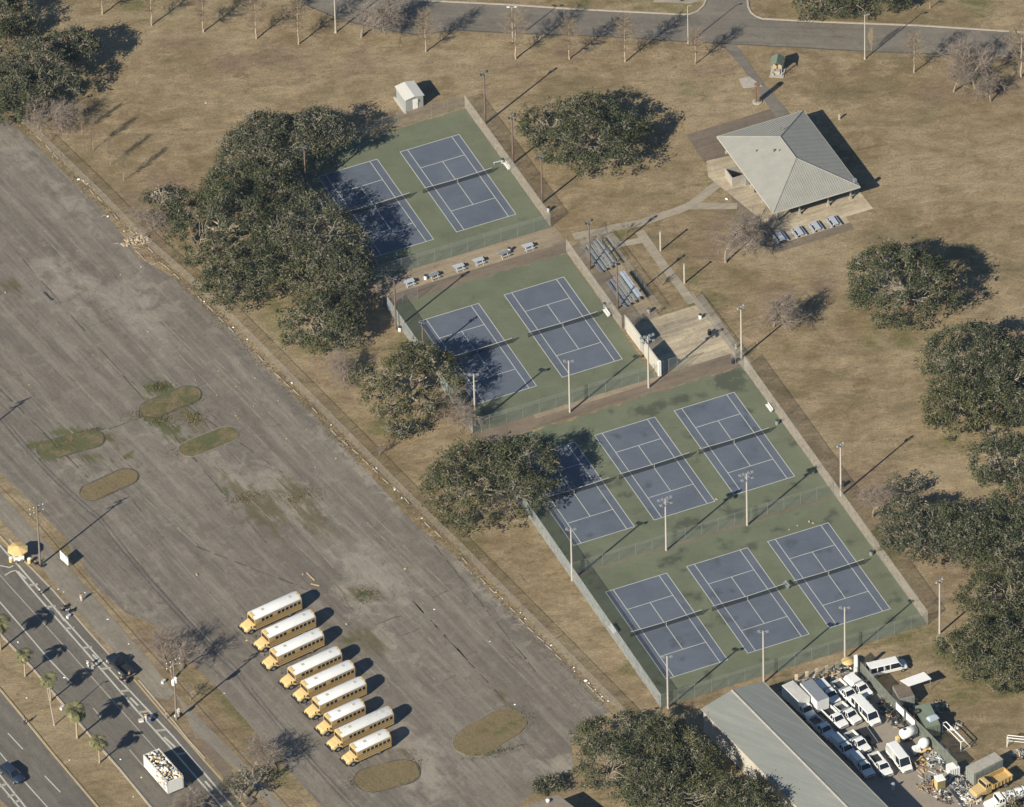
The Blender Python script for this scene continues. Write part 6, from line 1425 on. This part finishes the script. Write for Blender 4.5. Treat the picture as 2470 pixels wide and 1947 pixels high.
def goal(P, rz, label, L=5.4, W=1.9, H_=2.0, mt=None):
    root = empty('goal_frame', P, rz, label, 'goal frame')
    mb = MB(); mt = mt or M_WHITE
    E_ = [((-L/2, 0, H_), (L/2, 0, H_)), ((-L/2, 0, 0), (-L/2, 0, H_)), ((L/2, 0, 0), (L/2, 0, H_)), ((-L/2, W*.4, H_), (L/2, W*.4, H_)), ((-L/2, 0, H_), (-L/2, W*.4, H_)), ((L/2, 0, H_), (L/2, W*.4, H_)), ((-L/2, W*.4, H_), (-L/2, W, 0)), ((L/2, W*.4, H_), (L/2, W, 0)), ((-L/2, W, 0), (L/2, W, 0)), ((-L/2, 0, .02), (-L/2, W, .02)), ((L/2, 0, .02), (L/2, W, .02))]
    for p, q in E_: mb.tube(p, q, .075, n=6)
    mb.build('frame', mt, root); mb = MB()
    mb.add([(-L/2, W*.4, H_), (L/2, W*.4, H_), (L/2, W, 0), (-L/2, W, 0)], [(0, 1, 2, 3)]); mb.build('net', M_SCREENM, root)
goal(g('b',1150,1560)+Vector((-.6, 2.2, 0)), math.atan2((g('b',1220,1460)-g('b',1030,1270)).y, (g('b',1220,1460)-g('b',1030,1270)).x), 'white tubular goal frame standing outside the yard fence')
goal(g('x',2000,240), -.2, 'thin white goal frame at the right border', 3.2, 1.5, 2.0)
mb = MB(); mb.tube((-2.3, -1.1, .05), (-2.3, 1.1, .05), .05); mb.tube((2.3, -1.1, .05), (2.3, 1.1, .05), .05); mb.tube((-2.3, 1.1, .05), (2.3, 1.1, .05), .05); mb.tube((-2.3, -1.1, .05), (2.3, -1.1, .05), .05); o = mb.build('ground_frame', M_DARK); o.location = g('b',1255,1385); o.rotation_euler.z = math.atan2((g('b',1400,1440)-g('b',1230,1260)).y, (g('b',1400,1440)-g('b',1230,1260)).x); props(o, 'dark rectangular frame lying on the grass beside the white goal frame', 'frame')

# scrap: separate recognisable pieces plus loose heaps
def heap(label, P, rx, ry, n, mats, zmax=.9, rz=0, name='scrap_heap', smin=.15, smax=.6, cat='scrap'):
    mb = MB(); 
    for _ in range(n):
        t = random.uniform(0, 6.28); q = math.sqrt(random.random()); x, y = rx*q*math.cos(t), ry*q*math.sin(t); z = zmax*(1-q*q)*random.random()+.06
        m = random.choice(mats); s = random.uniform(smin, smax); M = Matrix.Translation((x, y, z)) @ Matrix.Rotation(random.uniform(0, 6.28), 4, 'Z') @ Matrix.Rotation(random.uniform(-.5, .5), 4, 'X')
        k = random.random()
        if k < .35: mb.box((0, 0, 0), (s*random.uniform(.6, 1.6), s*.7, s*random.uniform(.2, .6)), m, M, random.uniform(.6, 1), random.uniform(.6, 1))
        elif k < .65: mb.box((0, 0, 0), (s*random.uniform(2, 4.5), .08+s*.12, .07), m, M)
        elif k < .9: mb.ball((0, 0, 0), (s*.5, s*.4, s*.3), 6, m, M, .2)
        else: mb.tube((-s, 0, 0), (s, 0, .1), .06, n=5, mt=m, M=M)
    o = mb.build(name); o.location = (P.x, P.y, 0); o.rotation_euler.z = rz; o['kind'] = 'stuff'; props(o, label, cat); return o
M_ROCK = mat('pale_debris', (.50, .47, .40), .9, .25, 4)
W_ = [M_VEH, M_ROCK, M_GALV, M_CONC, M_STRIP, M_RUST]; D_ = [M_DARK, M_BLACK, M_RUST]; Tn = [M_TAN, M_RUST, M_TAN2]
heap('tangle of dark tyres, pipes and timber along the yard fence', g('b',250,980), 2.2, 4.4, 260, [M_BLACK]*7+[M_DARK]*6+[M_RUST, M_TAN, M_GALV], 1.1, TH)
heap('mixed heap of timber and plastic behind the box trucks', g('a',700,610), 4.2, 1.5, 110, W_+Tn+D_+[M_BLUET], .7, TH)
heap('scattered timber and dark bags behind the middle of the far row', g('a',1080,500), 3.6, 1.6, 90, W_+Tn+D_*2+[M_BLUET], .7, TH)
heap('pale rubble strip inside the yard fence', g('a',1620,600), 1.1, 3.6, 60, W_+[M_ROCK, M_CONC, M_TAN], .5, TH-.3)
heap('pile of tan pallets and planks beside the cargo van', g('c',760,470), 1.3, 1.8, 45, [M_TAN]*4+[M_TAN2, M_RUST], .9, TH)
heap('white sacks and sheeting beside the tote', g('c',990,480), 1.7, 2.6, 80, [M_VEH]+W_+[M_BLUET, M_GALV, M_DARK], .9, TH)
heap('grey scrap metal along the dark kerb', g('c',1300,740), 1.5, 3.8, 130, [M_GALV]*3+[M_BLUET, M_DARK, M_DARK, M_BLACK, M_CONC, M_ROCK], .9, TH-.2)
heap('mixed scrap around the yellow booth', g('c',880,740), 1.9, 2.0, 70, W_+D_+Tn, .8, TH)
heap('pale sacks and dark scrap near the bottom of the yard', g('c',1080,900), 1.2, 2.2, 55, W_+D_, .6, TH)
heap('planks and sheeting under the goal frame', g('c',1040,350), 1.6, 2.4, 40, [M_GALV, M_CONC, M_TAN, M_ROCK], .4, TH-.5, smin=.3, smax=.9)
heap('cream coloured sand and board pile in front of the white truck', g('c',1470,930), 1.9, 1.5, 60, [M_CREAM, M_CREAM, M_TAN, M_ROCK, M_WHITE], .8, TH)
heap('white bags lined along the kerb', g('c',1370,940), .5, 2.6, 26, [M_WHITE, M_ROCK], .25, TH-.35)
heap('timber offcuts in the carport shadow', g('b',900,900), 1.4, 1.8, 30, [M_CONC, M_TAN, M_GALV, M_DARK], .4, TH)
heap('pale scraps beside the goal frame', g('b',1130,1190), 1.1, .7, 14, W_, .3, TH)
heap('loose parts around the storage boxes', g('b',470,830), 1.2, 1.3, 36, W_+D_+[M_BLUET], 1.3, TH)
heap('loose scrap at the right end of the container', g('x',2080,420), 1.4, 1.2, 34, W_+D_+[M_BLUET], .6, TH)
heap('twisted branches and dry vines outside the fence behind the buses lot', g(1,870,1530), 2.6, 1.2, 40, [M_TWIG, M_KERB, M_TAN], .3, TH, 'branch_pile', .3, .9, 'branches')
sheet('yard_pavement', clean([WH(-.3, 1.2), WH(-.3, 62), WH(16, 62), g(9,1745,1490), g(9,1560,1300), g(9,1330,1075), g(9,1095,815), WH(1, -1.5)]), .02, M_YARD if False else mat('yard_concrete', (.255, .218, .170), .9, .14, .5, col2=(.19, .165, .132), amt=.4))
mb = MB(); ribbon(mb, [g('c',1170,780), g('c',1260,900), g('c',1390,1070)], .5, .02, None, 0, .18); props(mb.build('yard_kerb', M_DARK), kind='structure')
fence('mesh cage around stacked goods by the yellow booth', [g('c',755,770), g('c',820,780), g('c',880,720)], 1.9, M_SCREENM, 1.2, name='mesh_cage')
mb = MB(); mb.box((0, 0, .75), (.5, .25, 1.5)); mb.box((0, -.13, 1.1), (.3, .03, .4)); o = mb.build('meter_cabinet', M_BLUET); o.location = g('d',1145,1300); o.rotation_euler.z = TH; props(o, 'small grey cabinet standing in the warehouse shadow', 'cabinet')

# ================================================================== AVENUE: float, cart, people
def float_trailer():
    P0, P1, P2 = g('h',275,715), g('h',620,1110), g('h',940,1075)
    d = (P1-P0); L = 7.7; W = 2.75; c = (P0+P2)/2; root = empty('float_trailer', (c.x, c.y, 0), math.atan2(d.y, d.x), 'white high sided parade float trailer filled with bags and scraps', 'trailer'); H_ = 3.05
    mb = MB(); mb.box((0, -W/2, (H_+.5)/2), (L, .1, H_-.5)); mb.build('side_wall', M_WHITE, root)
    mb = MB(); mb.box((0, W/2, (H_+.5)/2), (L, .1, H_-.5)); mb.build('side_wall', M_WHITE, root)
    mb = MB(); mb.box((-L/2, 0, (H_+.5)/2), (.1, W-.1, H_-.5)); mb.build('end_wall', M_WHITE, root); mb = MB(); mb.box((L/2, 0, (H_+.5)/2), (.1, W-.1, H_-.5)); mb.build('end_wall', M_WHITE, root)
    mb = MB()
    for x in np.linspace(-L/2, L/2, 8):
        for s in (-1, 1): mb.box((x, s*(W/2+.07), (H_+.5)/2), (.12, .08, H_-.5))
    for s in (-1, 1): mb.box((0, s*W/2, H_+.03), (L+.1, .16, .1))
    mb.build('frame', M_CREAM, root)
    mb = MB(); mb.box((0, 0, .75), (L, W-.2, .2)); mb.build('deck', M_DARK, root); wheels(root, L, 1.2, (-1.4, 1.4), .45)
    mb = MB()
    for s in (-1, 1):
        for k in range(70): x = random.uniform(.2, L/2); z = random.uniform(.7, H_); mb.box((x, s*(W/2+.13), z), (random.uniform(.1, .4), .06, random.uniform(.08, .3)), random.choice([M_WHITE, M_ROCK, M_GALV, M_TAN, M_WHITE]))
    mb.build('torn_trim', None, root)
    mb = MB()
    for _ in range(330):
        x = random.uniform(-L/2+.3, L/2-.25); y = random.uniform(-W/2+.25, W/2-.25); z = 2.85+.45*math.sin(x*1.7)*math.cos(y*2)+random.uniform(-.2, .25); s = random.uniform(.14, .38)
        m = random.choices([M_WHITE, M_ROCK, M_YELLOW, M_DARK, M_BLUET, M_RUST, M_BLACK, M_TAN], [7, 5, 1.6, 4, 1.2, 2.5, 3, 2])[0]
        M = Matrix.Translation((x, y, z)) @ Matrix.Rotation(random.uniform(0, 6), 4, 'Z') @ Matrix.Rotation(random.uniform(-.6, .6), 4, 'X')
        if random.random() < .6: mb.ball((0, 0, 0), (s, s*.8, s*.6), 6, m, M, .18)
        else: mb.box((0, 0, 0), (s*1.6, s, s*.6), m, M, .8, .8)
    mb.box((0, 0, 1.9), (L-.3, W-.3, .6), M_RUST)
    o = mb.build('debris_load'); o.location = (c.x, c.y, 0); o.rotation_euler.z = math.atan2(d.y, d.x); o['kind'] = 'stuff'; props(o, 'white, yellow and dark bags heaped inside the float trailer', 'load')
float_trailer()
def parasol_cart():
    P = g('e',320,520); root = empty('vendor_cart', (P.x, P.y, .02), .2, 'white vendor cart on the avenue under a yellow parasol', 'cart')
    mb = MB(); mb.box((0, 0, .65), (1.7, .95, .7)); mb.box((0, 0, 1.03), (1.8, 1.05, .06)); mb.build('counter', M_WHITE, root); wheels(root, 1.6, .5, (-.5, .5), .3)
    mb = MB(); mb.tube((0, .3, 1.0), (0, .3, 2.9), .04); mb.build('pole', M_GALV, root)
    mb = MB(); n = 8; rr = 1.75; vs = [(0, .3, 2.95)]+[(rr*math.cos(2*math.pi*k/n+.2), .3+rr*math.sin(2*math.pi*k/n+.2), 2.35) for k in range(n)]+[(rr*math.cos(2*math.pi*k/n+.2)*1.01, .3+rr*math.sin(2*math.pi*k/n+.2)*1.01, 2.18) for k in range(n)]
    mb.add(vs, [(0, 1+k, 1+(k+1) % n) for k in range(n)]+[(1+k, 1+n+k, 1+n+(k+1) % n, 1+(k+1) % n) for k in range(n)]); mb.build('parasol', M_YELLOW, root)
    mb = MB(); mb.box((-.5, -.1, 1.2), (.4, .4, .3)); mb.build('basket', M_TAN, root)
parasol_cart()
for (t, x, y, l, m) in [('e',190,540,'yellow bucket left of the vendor cart',M_YELLOW), ('e',505,560,'yellow and white drink cooler right of the vendor cart',M_YELLOW)]:
    root = empty('cooler', g(t,x,y), .3, l, 'cooler'); mb = MB(); mb.lathe([(.26, 0), (.32, .1), (.32, .9)], 10, m); mb.build('body', None, root); mb = MB(); mb.lathe([(.34, .9), (.33, 1.02), (.1, 1.05)], 10, M_WHITE); mb.build('lid', None, root)
root = empty('roadside_sign', g('e',1110,590), ROADA+.1, 'white blank backed sign board on two posts beside the sidewalk', 'sign')
mb = MB(); mb.box((0, 0, 1.5), (2.3, .12, 1.7)); mb.build('board', M_WHITE, root)
mb = MB(); mb.box((-.8, .1, 1.1), (.12, .1, 2.2)); mb.box((.8, .1, 1.1), (.12, .1, 2.2)); mb.build('post', M_WOODP, root)

PMATS = {k: mat('cloth_'+k, c, .9, .15, 6) for k, c in dict(white=(.62, .60, .56), tan=(.42, .30, .18), dark=(.03, .035, .045), grey=(.22, .23, .25), blue=(.06, .09, .18), red=(.25, .05, .04)).items()}
M_HAIR = mat('dark_hair', (.03, .022, .016), .8, .2, 8)
def skin_mesh(name, V, E, R, mt, parent):
    me = bpy.data.meshes.new(name); me.from_pydata(V, E, []); me.materials.append(mt)
    o = bpy.data.objects.new(name, me); C.objects.link(o); o.parent = parent
    sk = o.modifiers.new('skin', 'SKIN'); sk.use_smooth_shade = True; sub = o.modifiers.new('sub', 'SUBSURF'); sub.levels = 1; sub.render_levels = 1
    for i, r in enumerate(R): d = me.skin_vertices[0].data[i]; d.radius = (r, r); d.use_root = (i == 0)
    return o
def person(loc, rz, label, pose='stand', top='white', legs='dark', hair=None):
    root = empty('person', loc, rz, label, 'person')
    if pose == 'stand': J = dict(pel=(0, 0, .95), ch=(0, 0, 1.30), nk=(0, 0, 1.48), hd=(.02, 0, 1.64), hl=(0, .10, .92), kl=(.04, .11, .50), al=(0, .12, .09), hr=(0, -.10, .92), kr=(.08, -.11, .50), ar=(-.03, -.12, .09), sl=(0, .19, 1.40), el=(.02, .26, 1.13), wl=(.14, .25, .90), sr=(0, -.19, 1.40), er=(.05, -.27, 1.14), wr=(.24, -.22, 1.02))
    else: J = dict(pel=(0, 0, .50), ch=(-.06, 0, .85), nk=(-.06, 0, 1.03), hd=(-.03, 0, 1.19), hl=(.05, .10, .49), kl=(.45, .13, .50), al=(.48, .13, .09), hr=(.05, -.10, .49), kr=(.45, -.13, .50), ar=(.50, -.15, .09), sl=(-.05, .19, .95), el=(.08, .26, .72), wl=(.30, .20, .62), sr=(-.05, -.19, .95), er=(.08, -.26, .72), wr=(.30, -.18, .64))
    V = []; R = []; ix = {}
    rad = dict(pel=.14, ch=.15, nk=.055, hd=.10, hl=.09, kl=.06, al=.042, hr=.09, kr=.06, ar=.042, sl=.06, el=.042, wl=.03, sr=.06, er=.042, wr=.03)
    for k in rad: ix[k] = len(V); V.append(J[k]); R.append(rad[k])
    E_ = [(ix[a], ix[b]) for a, b in [('pel', 'ch'), ('ch', 'nk'), ('nk', 'hd'), ('pel', 'hl'), ('hl', 'kl'), ('kl', 'al'), ('pel', 'hr'), ('hr', 'kr'), ('kr', 'ar'), ('ch', 'sl'), ('sl', 'el'), ('el', 'wl'), ('ch', 'sr'), ('sr', 'er'), ('er', 'wr')]]
    for s, w, e, a in ((1, 'wl', 'el', 'al'), (-1, 'wr', 'er', 'ar')):
        W_v = Vector(J[w]); d = (W_v-Vector(J[e])).normalized(); sd = Vector((1, 0, 0)) if abs(d.x) < .7 else Vector((0, 0, 1)); sd = (sd-d*sd.dot(d)).normalized()
        pm = len(V); V.append(tuple(W_v+d*.07)); R.append(.032); E_.append((ix[w], pm))
        for f, (o_, l_) in enumerate([(-.03, .07), (-.01, .085), (.012, .08), (.032, .062)]):
            i0 = len(V); V.append(tuple(W_v+d*(.11+l_*.5)+sd*o_)); R.append(.010); V.append(tuple(W_v+d*(.10+l_)+sd*o_*1.1+Vector((.01, 0, -.01)))); R.append(.008); E_ += [(pm, i0), (i0, i0+1)]
        i0 = len(V); V.append(tuple(W_v+d*.06+sd*-.05)); R.append(.011); E_.append((pm, i0))
        A_v = Vector(J[a]); i0 = len(V); V.append(tuple(A_v+Vector((.14, 0, -.05)))); R.append(.038); E_.append((ix[a], i0))
    skin_mesh('body', V, E_, R, M_SKIN, root)
    def sub(names, edges, grow, nm, m):
        VV = [J[n] for n in names]; skin_mesh(nm, VV, [(names.index(a), names.index(b)) for a, b in edges], [rad[n]+grow for n in names], m, root)
    sub(['pel', 'ch', 'sl', 'el', 'sr', 'er'], [('pel', 'ch'), ('ch', 'sl'), ('sl', 'el'), ('ch', 'sr'), ('sr', 'er')], .022, 'shirt', PMATS[top])
    sub(['pel', 'hl', 'kl', 'al', 'hr', 'kr', 'ar'], [('pel', 'hl'), ('hl', 'kl'), ('kl', 'al'), ('pel', 'hr'), ('hr', 'kr'), ('kr', 'ar')], .018, 'trousers', PMATS[legs])
    h = Vector(J['hd']); mb = MB(); mb.ball((h.x-.02, h.y, h.z+.035), (.118, .108, .10), 10); mb.build('hair', PMATS[hair] if hair else M_HAIR, root, True)
    mb = MB(); mb.ball((h.x+.105, 0, h.z), (.03, .018, .025), 6); mb.build('nose', M_SKIN, root)
    return root
def chair(loc, rz, label, col, group='folding chairs at the kerb'):
    root = empty('folding_chair', loc, rz, label, 'chair', group)
    mb = MB(); mb.box((0, 0, .42), (.5, .52, .04)); mb.build('seat', col, root)
    mb = MB(); mb.box((-.28, 0, .72), (.04, .52, .5)); mb.build('backrest', col, root)
    for x in (-.22, .22):
        for y in (-.24, .24): mb = MB(); mb.tube((x, y, 0), (x*.9, y, .42), .018, n=5); mb.build('leg', M_GALV, root)
    return root
RD = ROADA
person(g('e',690,1105), RD+1, 'person in a white top standing on the double white line below the cart', 'stand', 'white', 'dark')
person(g('e',1395,1215), 1.0, 'person in a tan top standing at the sidewalk edge', 'stand', 'tan', 'white')
person(g('j',405,330), 2.0, 'person in dark clothes walking at the yellow median kerb', 'stand', 'grey', 'dark')
person(g('f',1150,1385), .3, 'person in pale clothes standing at the kerb below the utility pole', 'stand', 'tan', 'grey')
person(g('y',1650,1010), .8, 'person in white standing on the avenue beside the black pickup', 'stand', 'white', 'white')
person(g('y',1740,1050), 2.2, 'person in a grey top standing right of the one in white', 'stand', 'grey', 'white')
person(g('f',520,690), 2.5, 'person in a tan top leaning at the tailgate of the black pickup', 'stand', 'tan', 'dark')
person(g('f',800,1420), 1.1, 'person in a tan top standing beside the white cooler', 'stand', 'tan', 'white')
for i, (t, x, y, a, tp, l) in enumerate([('e',1070,1400,1.0,'dark','person in dark clothes on the left chair of the kerb group'), ('e',1160,1430,1.6,'white','person in white on the right chair of the kerb group'), ('f',380,740,.8,'tan','person in tan on a chair behind the black pickup'), ('f',440,790,1.4,'dark','person in dark clothes on a chair behind the black pickup'), ('e',610,600,.9,'dark','person in dark clothes sitting at the foot of the utility pole'), ('f',870,1440,1.2,'dark','person in dark clothes on a chair beside the white cooler')]):
    P = g(t, x, y); person(P, a, l, 'sit', tp, 'dark'); chair(P+Vector((-.02, 0, 0)), a, 'folding chair under the '+l[:1].lower()+l[1:], PMATS['blue'] if i % 2 else PMATS['dark'])
for (t, x, y, rz, l) in [('e',1120,1330,.6,'empty folding chair at the far side of the kerb group'), ('e',1240,1400,.3,'empty folding chair nearest the grass in the kerb group'), ('e',710,640,.9,'empty folding chair right of the utility pole'), ('f',500,740,.6,'empty folding chair nearest the tailgate')]: chair(g(t, x, y), rz, l, PMATS['dark'])
for (t, x, y, l) in [('f',715,1430,'tall white cooler box at the double white line'), ('e',1180,1490,'white cooler box by the kerb group'), ('f',165,395,'white box dropped beside the front wheel of the black pickup'), ('f',370,590,'white box beside the rear wheel of the black pickup'), ('f',1330,1340,'white utility box on the verge below the transformer pole'), ('f',1100,760,'pale bin bag on the sidewalk'), (7,395,1085,'white plastic bag pile at the foot of the tall palm')]:
    root = empty('cooler_box', g(t, x, y), random.random(), l, 'box'); mb = MB(); mb.box((0, 0, .22), (.75, .45, .42), None, None, .95, .95); mb.build('body', M_WHITE, root); mb = MB(); mb.box((0, 0, .46), (.78, .48, .07)); mb.build('lid', M_CREAM, root)
P = g('f',860,1395)
mb = MB(); mb.tube((0, 0, .05), (0, 0, .75), .03); mb.box((0, 0, .78), (1.1, .7, .05)); mb.box((.5, .3, .38), (.05, .05, .76)); mb.box((-.5, .3, .38), (.05, .05, .76)); mb.box((.5, -.3, .38), (.05, .05, .76)); mb.box((-.5, -.3, .38), (.05, .05, .76)); o = mb.build('folding_table', PMATS['blue']); o.location = P; props(o, 'dark folding table on the avenue between two seated people', 'table')

# ================================================================== wheel stops, litter, weeds
M_STOP = mat('old_wheel_stop', (.29, .245, .18), .9, .2, 3)
def stop_mesh():
    mb = MB(); mb.xprism([(-.09, 0), (.09, 0), (.06, .12), (-.06, .12)], -.85, .85); return mb
st0 = stop_mesh().build('wheel_stop', M_STOP); C.objects.unlink(st0)
edge = [g(1,110,745), g(1,330,965), g(1,560,1190), g(1,760,1400), g(4,1090,15), g(4,1300,215), g(4,1440,355), g(4,1680,600), g(4,1960,860), g(4,2150,1075), g(5,130,1190), g(5,390,1430), g(5,530,1590), g(8,760,120), g(8,1000,370), g(8,1240,620), g(8,1480,840), g(8,1690,1060)]
k = 0
for a, b_ in zip(edge[:-1], edge[1:]):
    L = (b_-a).length; n = max(1, int(L/2.6)); d = (b_-a)/n
    for i in range(n):
        if random.random() < .28: continue
        o = st0.copy(); C.objects.link(o); o.name = 'wheel_stop'; p = a+d*(i+.5)+Vector((random.uniform(-.15, .15), random.uniform(-.15, .15), 0)); o.location = (p.x, p.y, .02); o.rotation_euler = (0, 0, math.atan2(d.y, d.x)+math.pi/2+random.uniform(-.06, .06))
        props(o, 'weathered concrete wheel stop in the line along the lot edge', 'wheel stop', 'wheel stops along the lot edge')
lit = MB(); lit.ball((0, 0, .08), (.24, .16, .09), 7, None, None, .3); lit0 = lit.build('litter', M_WHITE); C.objects.unlink(lit0)
def litter(P, m=None, s=1.0, lab='white litter scrap lying on the ground', grp_='litter scraps'):
    o = lit0.copy(); C.objects.link(o); o.name = 'litter'; o.location = (P.x, P.y, .02); o.rotation_euler = (0, 0, random.uniform(0, 6)); s = s*.5+.1; o.scale = (s, s, s)
    props(o, lab, 'litter', grp_)
for (t, x, y, s) in [(1,500,1140,2.2),(1,530,1150,1.5),(1,555,1168,1.3),(1,1305,655,1.1),(1,685,1375,2),(1,785,1468,1),(1,865,1480,1.2),(1,895,1695,1),(4,1850,722,1.6),(4,2100,988,1.2),(4,1568,445,1.2),(4,1295,205,1.3),(4,1480,370,1.4),(5,232,1262,1.2),(5,348,1398,1.8),(5,393,1450,1.3),(5,520,1580,1.4),(8,598,457,1.2),(8,40,550,1),(8,1340,685,1.7),(8,1560,910,2.4),(8,1580,925,1.4),(8,1663,1010,1.6),(8,1700,1038,1.2),(8,1145,478,1),(8,1175,515,1.1),(8,1030,388,1),(8,1485,825,1.2),(8,1488,850,1),(8,1620,965,1),(7,680,520,1),(7,817,675,1),(7,113,662,1),(7,408,890,1.5),(7,170,1018,1),(7,765,1408,1.2),(7,897,1522,1),(7,440,1412,.9),(7,845,1645,.9),(7,372,328,.8),(7,1422,988,.9),(8,950,660,.9),(6,1540,1540,.1),('y',340,545,1.4),('y',500,1590,1),('e',1000,1010,1),('e',1095,1058,.9),('e',1460,1068,1),('e',1860,1525,1),('f',500,100,1),('p',180,658,2.2),(8,1110,1060,1.3),(3,745,700,.5)]: litter(g(t, x, y), None, s)
lt2 = bpy.data.objects.new('litter', lit0.data.copy()); lt2.data.materials.clear(); lt2.data.materials.append(M_TAN); lit0 = lt2
for (t, x, y, s) in [(4,765,35,1.3),(4,35,148,1.7),(4,590,545,1.4),(4,185,732,1.2),(4,1385,645,1.2),(4,1515,592,1.2),(4,1617,690,1.2),(4,1240,705,1),(4,1765,833,1.1),(4,1850,920,1.1),(4,1945,1015,1.1),(4,1818,1075,1.2),(4,1495,930,1.2),(4,1510,945,1),(4,1375,800,1.2),(4,2000,1255,1.2),(4,2130,1200,1.4),(4,1610,870,1.2),(4,1495,745,1),(8,415,200,2.2),(8,990,350,2),(7,1920,235,1.8),(7,1565,655,2),(7,1250,238,2.2),(6,815,1590,2.0),(6,840,1600,1.6),(6,690,1640,1.3),(6,740,1615,1.3),(6,230,1450,1.8),(4,940,395,1.2)]: litter(g(t, x, y), None, s, 'small tan scrap of broken cone or board on the pavement', 'tan scraps on the pavement')
for (t, x, y, x2, y2, l) in [(7,1945,225,1995,275,'orange tan broken plank beside the far bus, upper piece'), (7,1970,295,2025,308,'orange tan broken plank beside the far bus, lower piece')]:
    p, q = g(t, x, y), g(t, x2, y2); d = q-p; mb = MB(); mb.box((0, 0, .08), (d.length, .22, .1)); o = mb.build('plank', M_TAN); m_ = (p+q)/2; o.location = (m_.x, m_.y, .02); o.rotation_euler.z = math.atan2(d.y, d.x); props(o, l, 'plank')
p, q = g('w',280,520), g('w',395,640); d = q-p; mb = MB(); mb.box((0, 0, .06), (d.length, .28, .1)); mb.box((d.length/2-.1, .1, .1), (.3, .4, .1)); o = mb.build('dark_plank', M_DARK); m_ = (p+q)/2; o.location = (m_.x, m_.y, .02); o.rotation_euler.z = math.atan2(d.y, d.x); props(o, 'dark green bar lying alone on the parking lot at the left', 'bar')
# fallen pale branches by the lot fence
segs = []; r = np.random.default_rng(9)
P = np.array(g(1,930,1480)); Q = np.array(g(1,800,1555)); segs += wig(P+[0, 0, .3], Q+[0, 0, .15], 6, .12, .07, .05, r)
for (a, b_) in [((1,800,1550),(1,720,1548)), ((1,800,1550),(1,890,1580)), ((1,870,1510),(1,820,1500)), ((1,860,1590),(1,960,1680)), ((1,960,1680),(1,1010,1665)), ((1,1010,1665),(1,1060,1700)), ((1,640,1375),(1,715,1375))]: segs += wig(np.array(g(*a))+[0, 0, .12], np.array(g(*b_))+[0, 0, .08], 5, .12, .05, .03, r)
o = tubes_np('fallen_branch', segs, M_KERB, None, 5); props(o, 'pale fallen branches tangled at the lot fence left of the big oaks', 'branch')
# leaf scraps along the lot edge: many little things nobody could count
n = 5200; r = np.random.default_rng(3); E_ = np.array([[p.x, p.y] for p in edge]); i = r.integers(0, len(E_)-1, n); t = r.random(n)[:, None]
p = E_[i]*(1-t)+E_[i+1]*t+r.normal(size=(n, 2))*.75; z = .04+r.random(n)*.06; P = np.column_stack([p, z]); a = r.random(n)*6.28; s = (.05+.13*r.random(n))[:, None]
d = np.column_stack([np.cos(a), np.sin(a), r.normal(size=n)*.2])*s; e = np.column_stack([-np.sin(a), np.cos(a), r.normal(size=n)*.2])*s*.6
M_EDGE = leaf_material('edge_debris', (.10, .078, .048), (.20, .155, .10), (.36, .32, .25), .06)
o = poly_mesh_np('leaf_litter', np.stack([P-d, P+e, P+d, P-e], 1), M_EDGE, r.random(n)); o['kind'] = 'stuff'; props(o, 'dead leaves and crumbs strewn along the wheel stops', 'leaf litter')

# ================================================================== the air between the aircraft and the ground
def haze():
    mb = MB(); mb.box((0, 0, 710), (5200, 5200, 1422)); o = mb.build('haze')
    m = bpy.data.materials.new('haze'); m.use_nodes = True; nt = m.node_tree; nt.nodes.remove(nt.nodes['Principled BSDF'])
    v = nt.nodes.new('ShaderNodeVolumePrincipled'); v.inputs['Color'].default_value = (.62, .80, 1, 1); v.inputs['Density'].default_value = HAZE; v.inputs['Anisotropy'].default_value = 0
    nt.links.new(v.outputs[0], nt.nodes['Material Output'].inputs['Volume']); o.data.materials.append(m); o['kind'] = 'stuff'; props(o, 'thin blue air between the viewer and the park', 'haze')
haze()
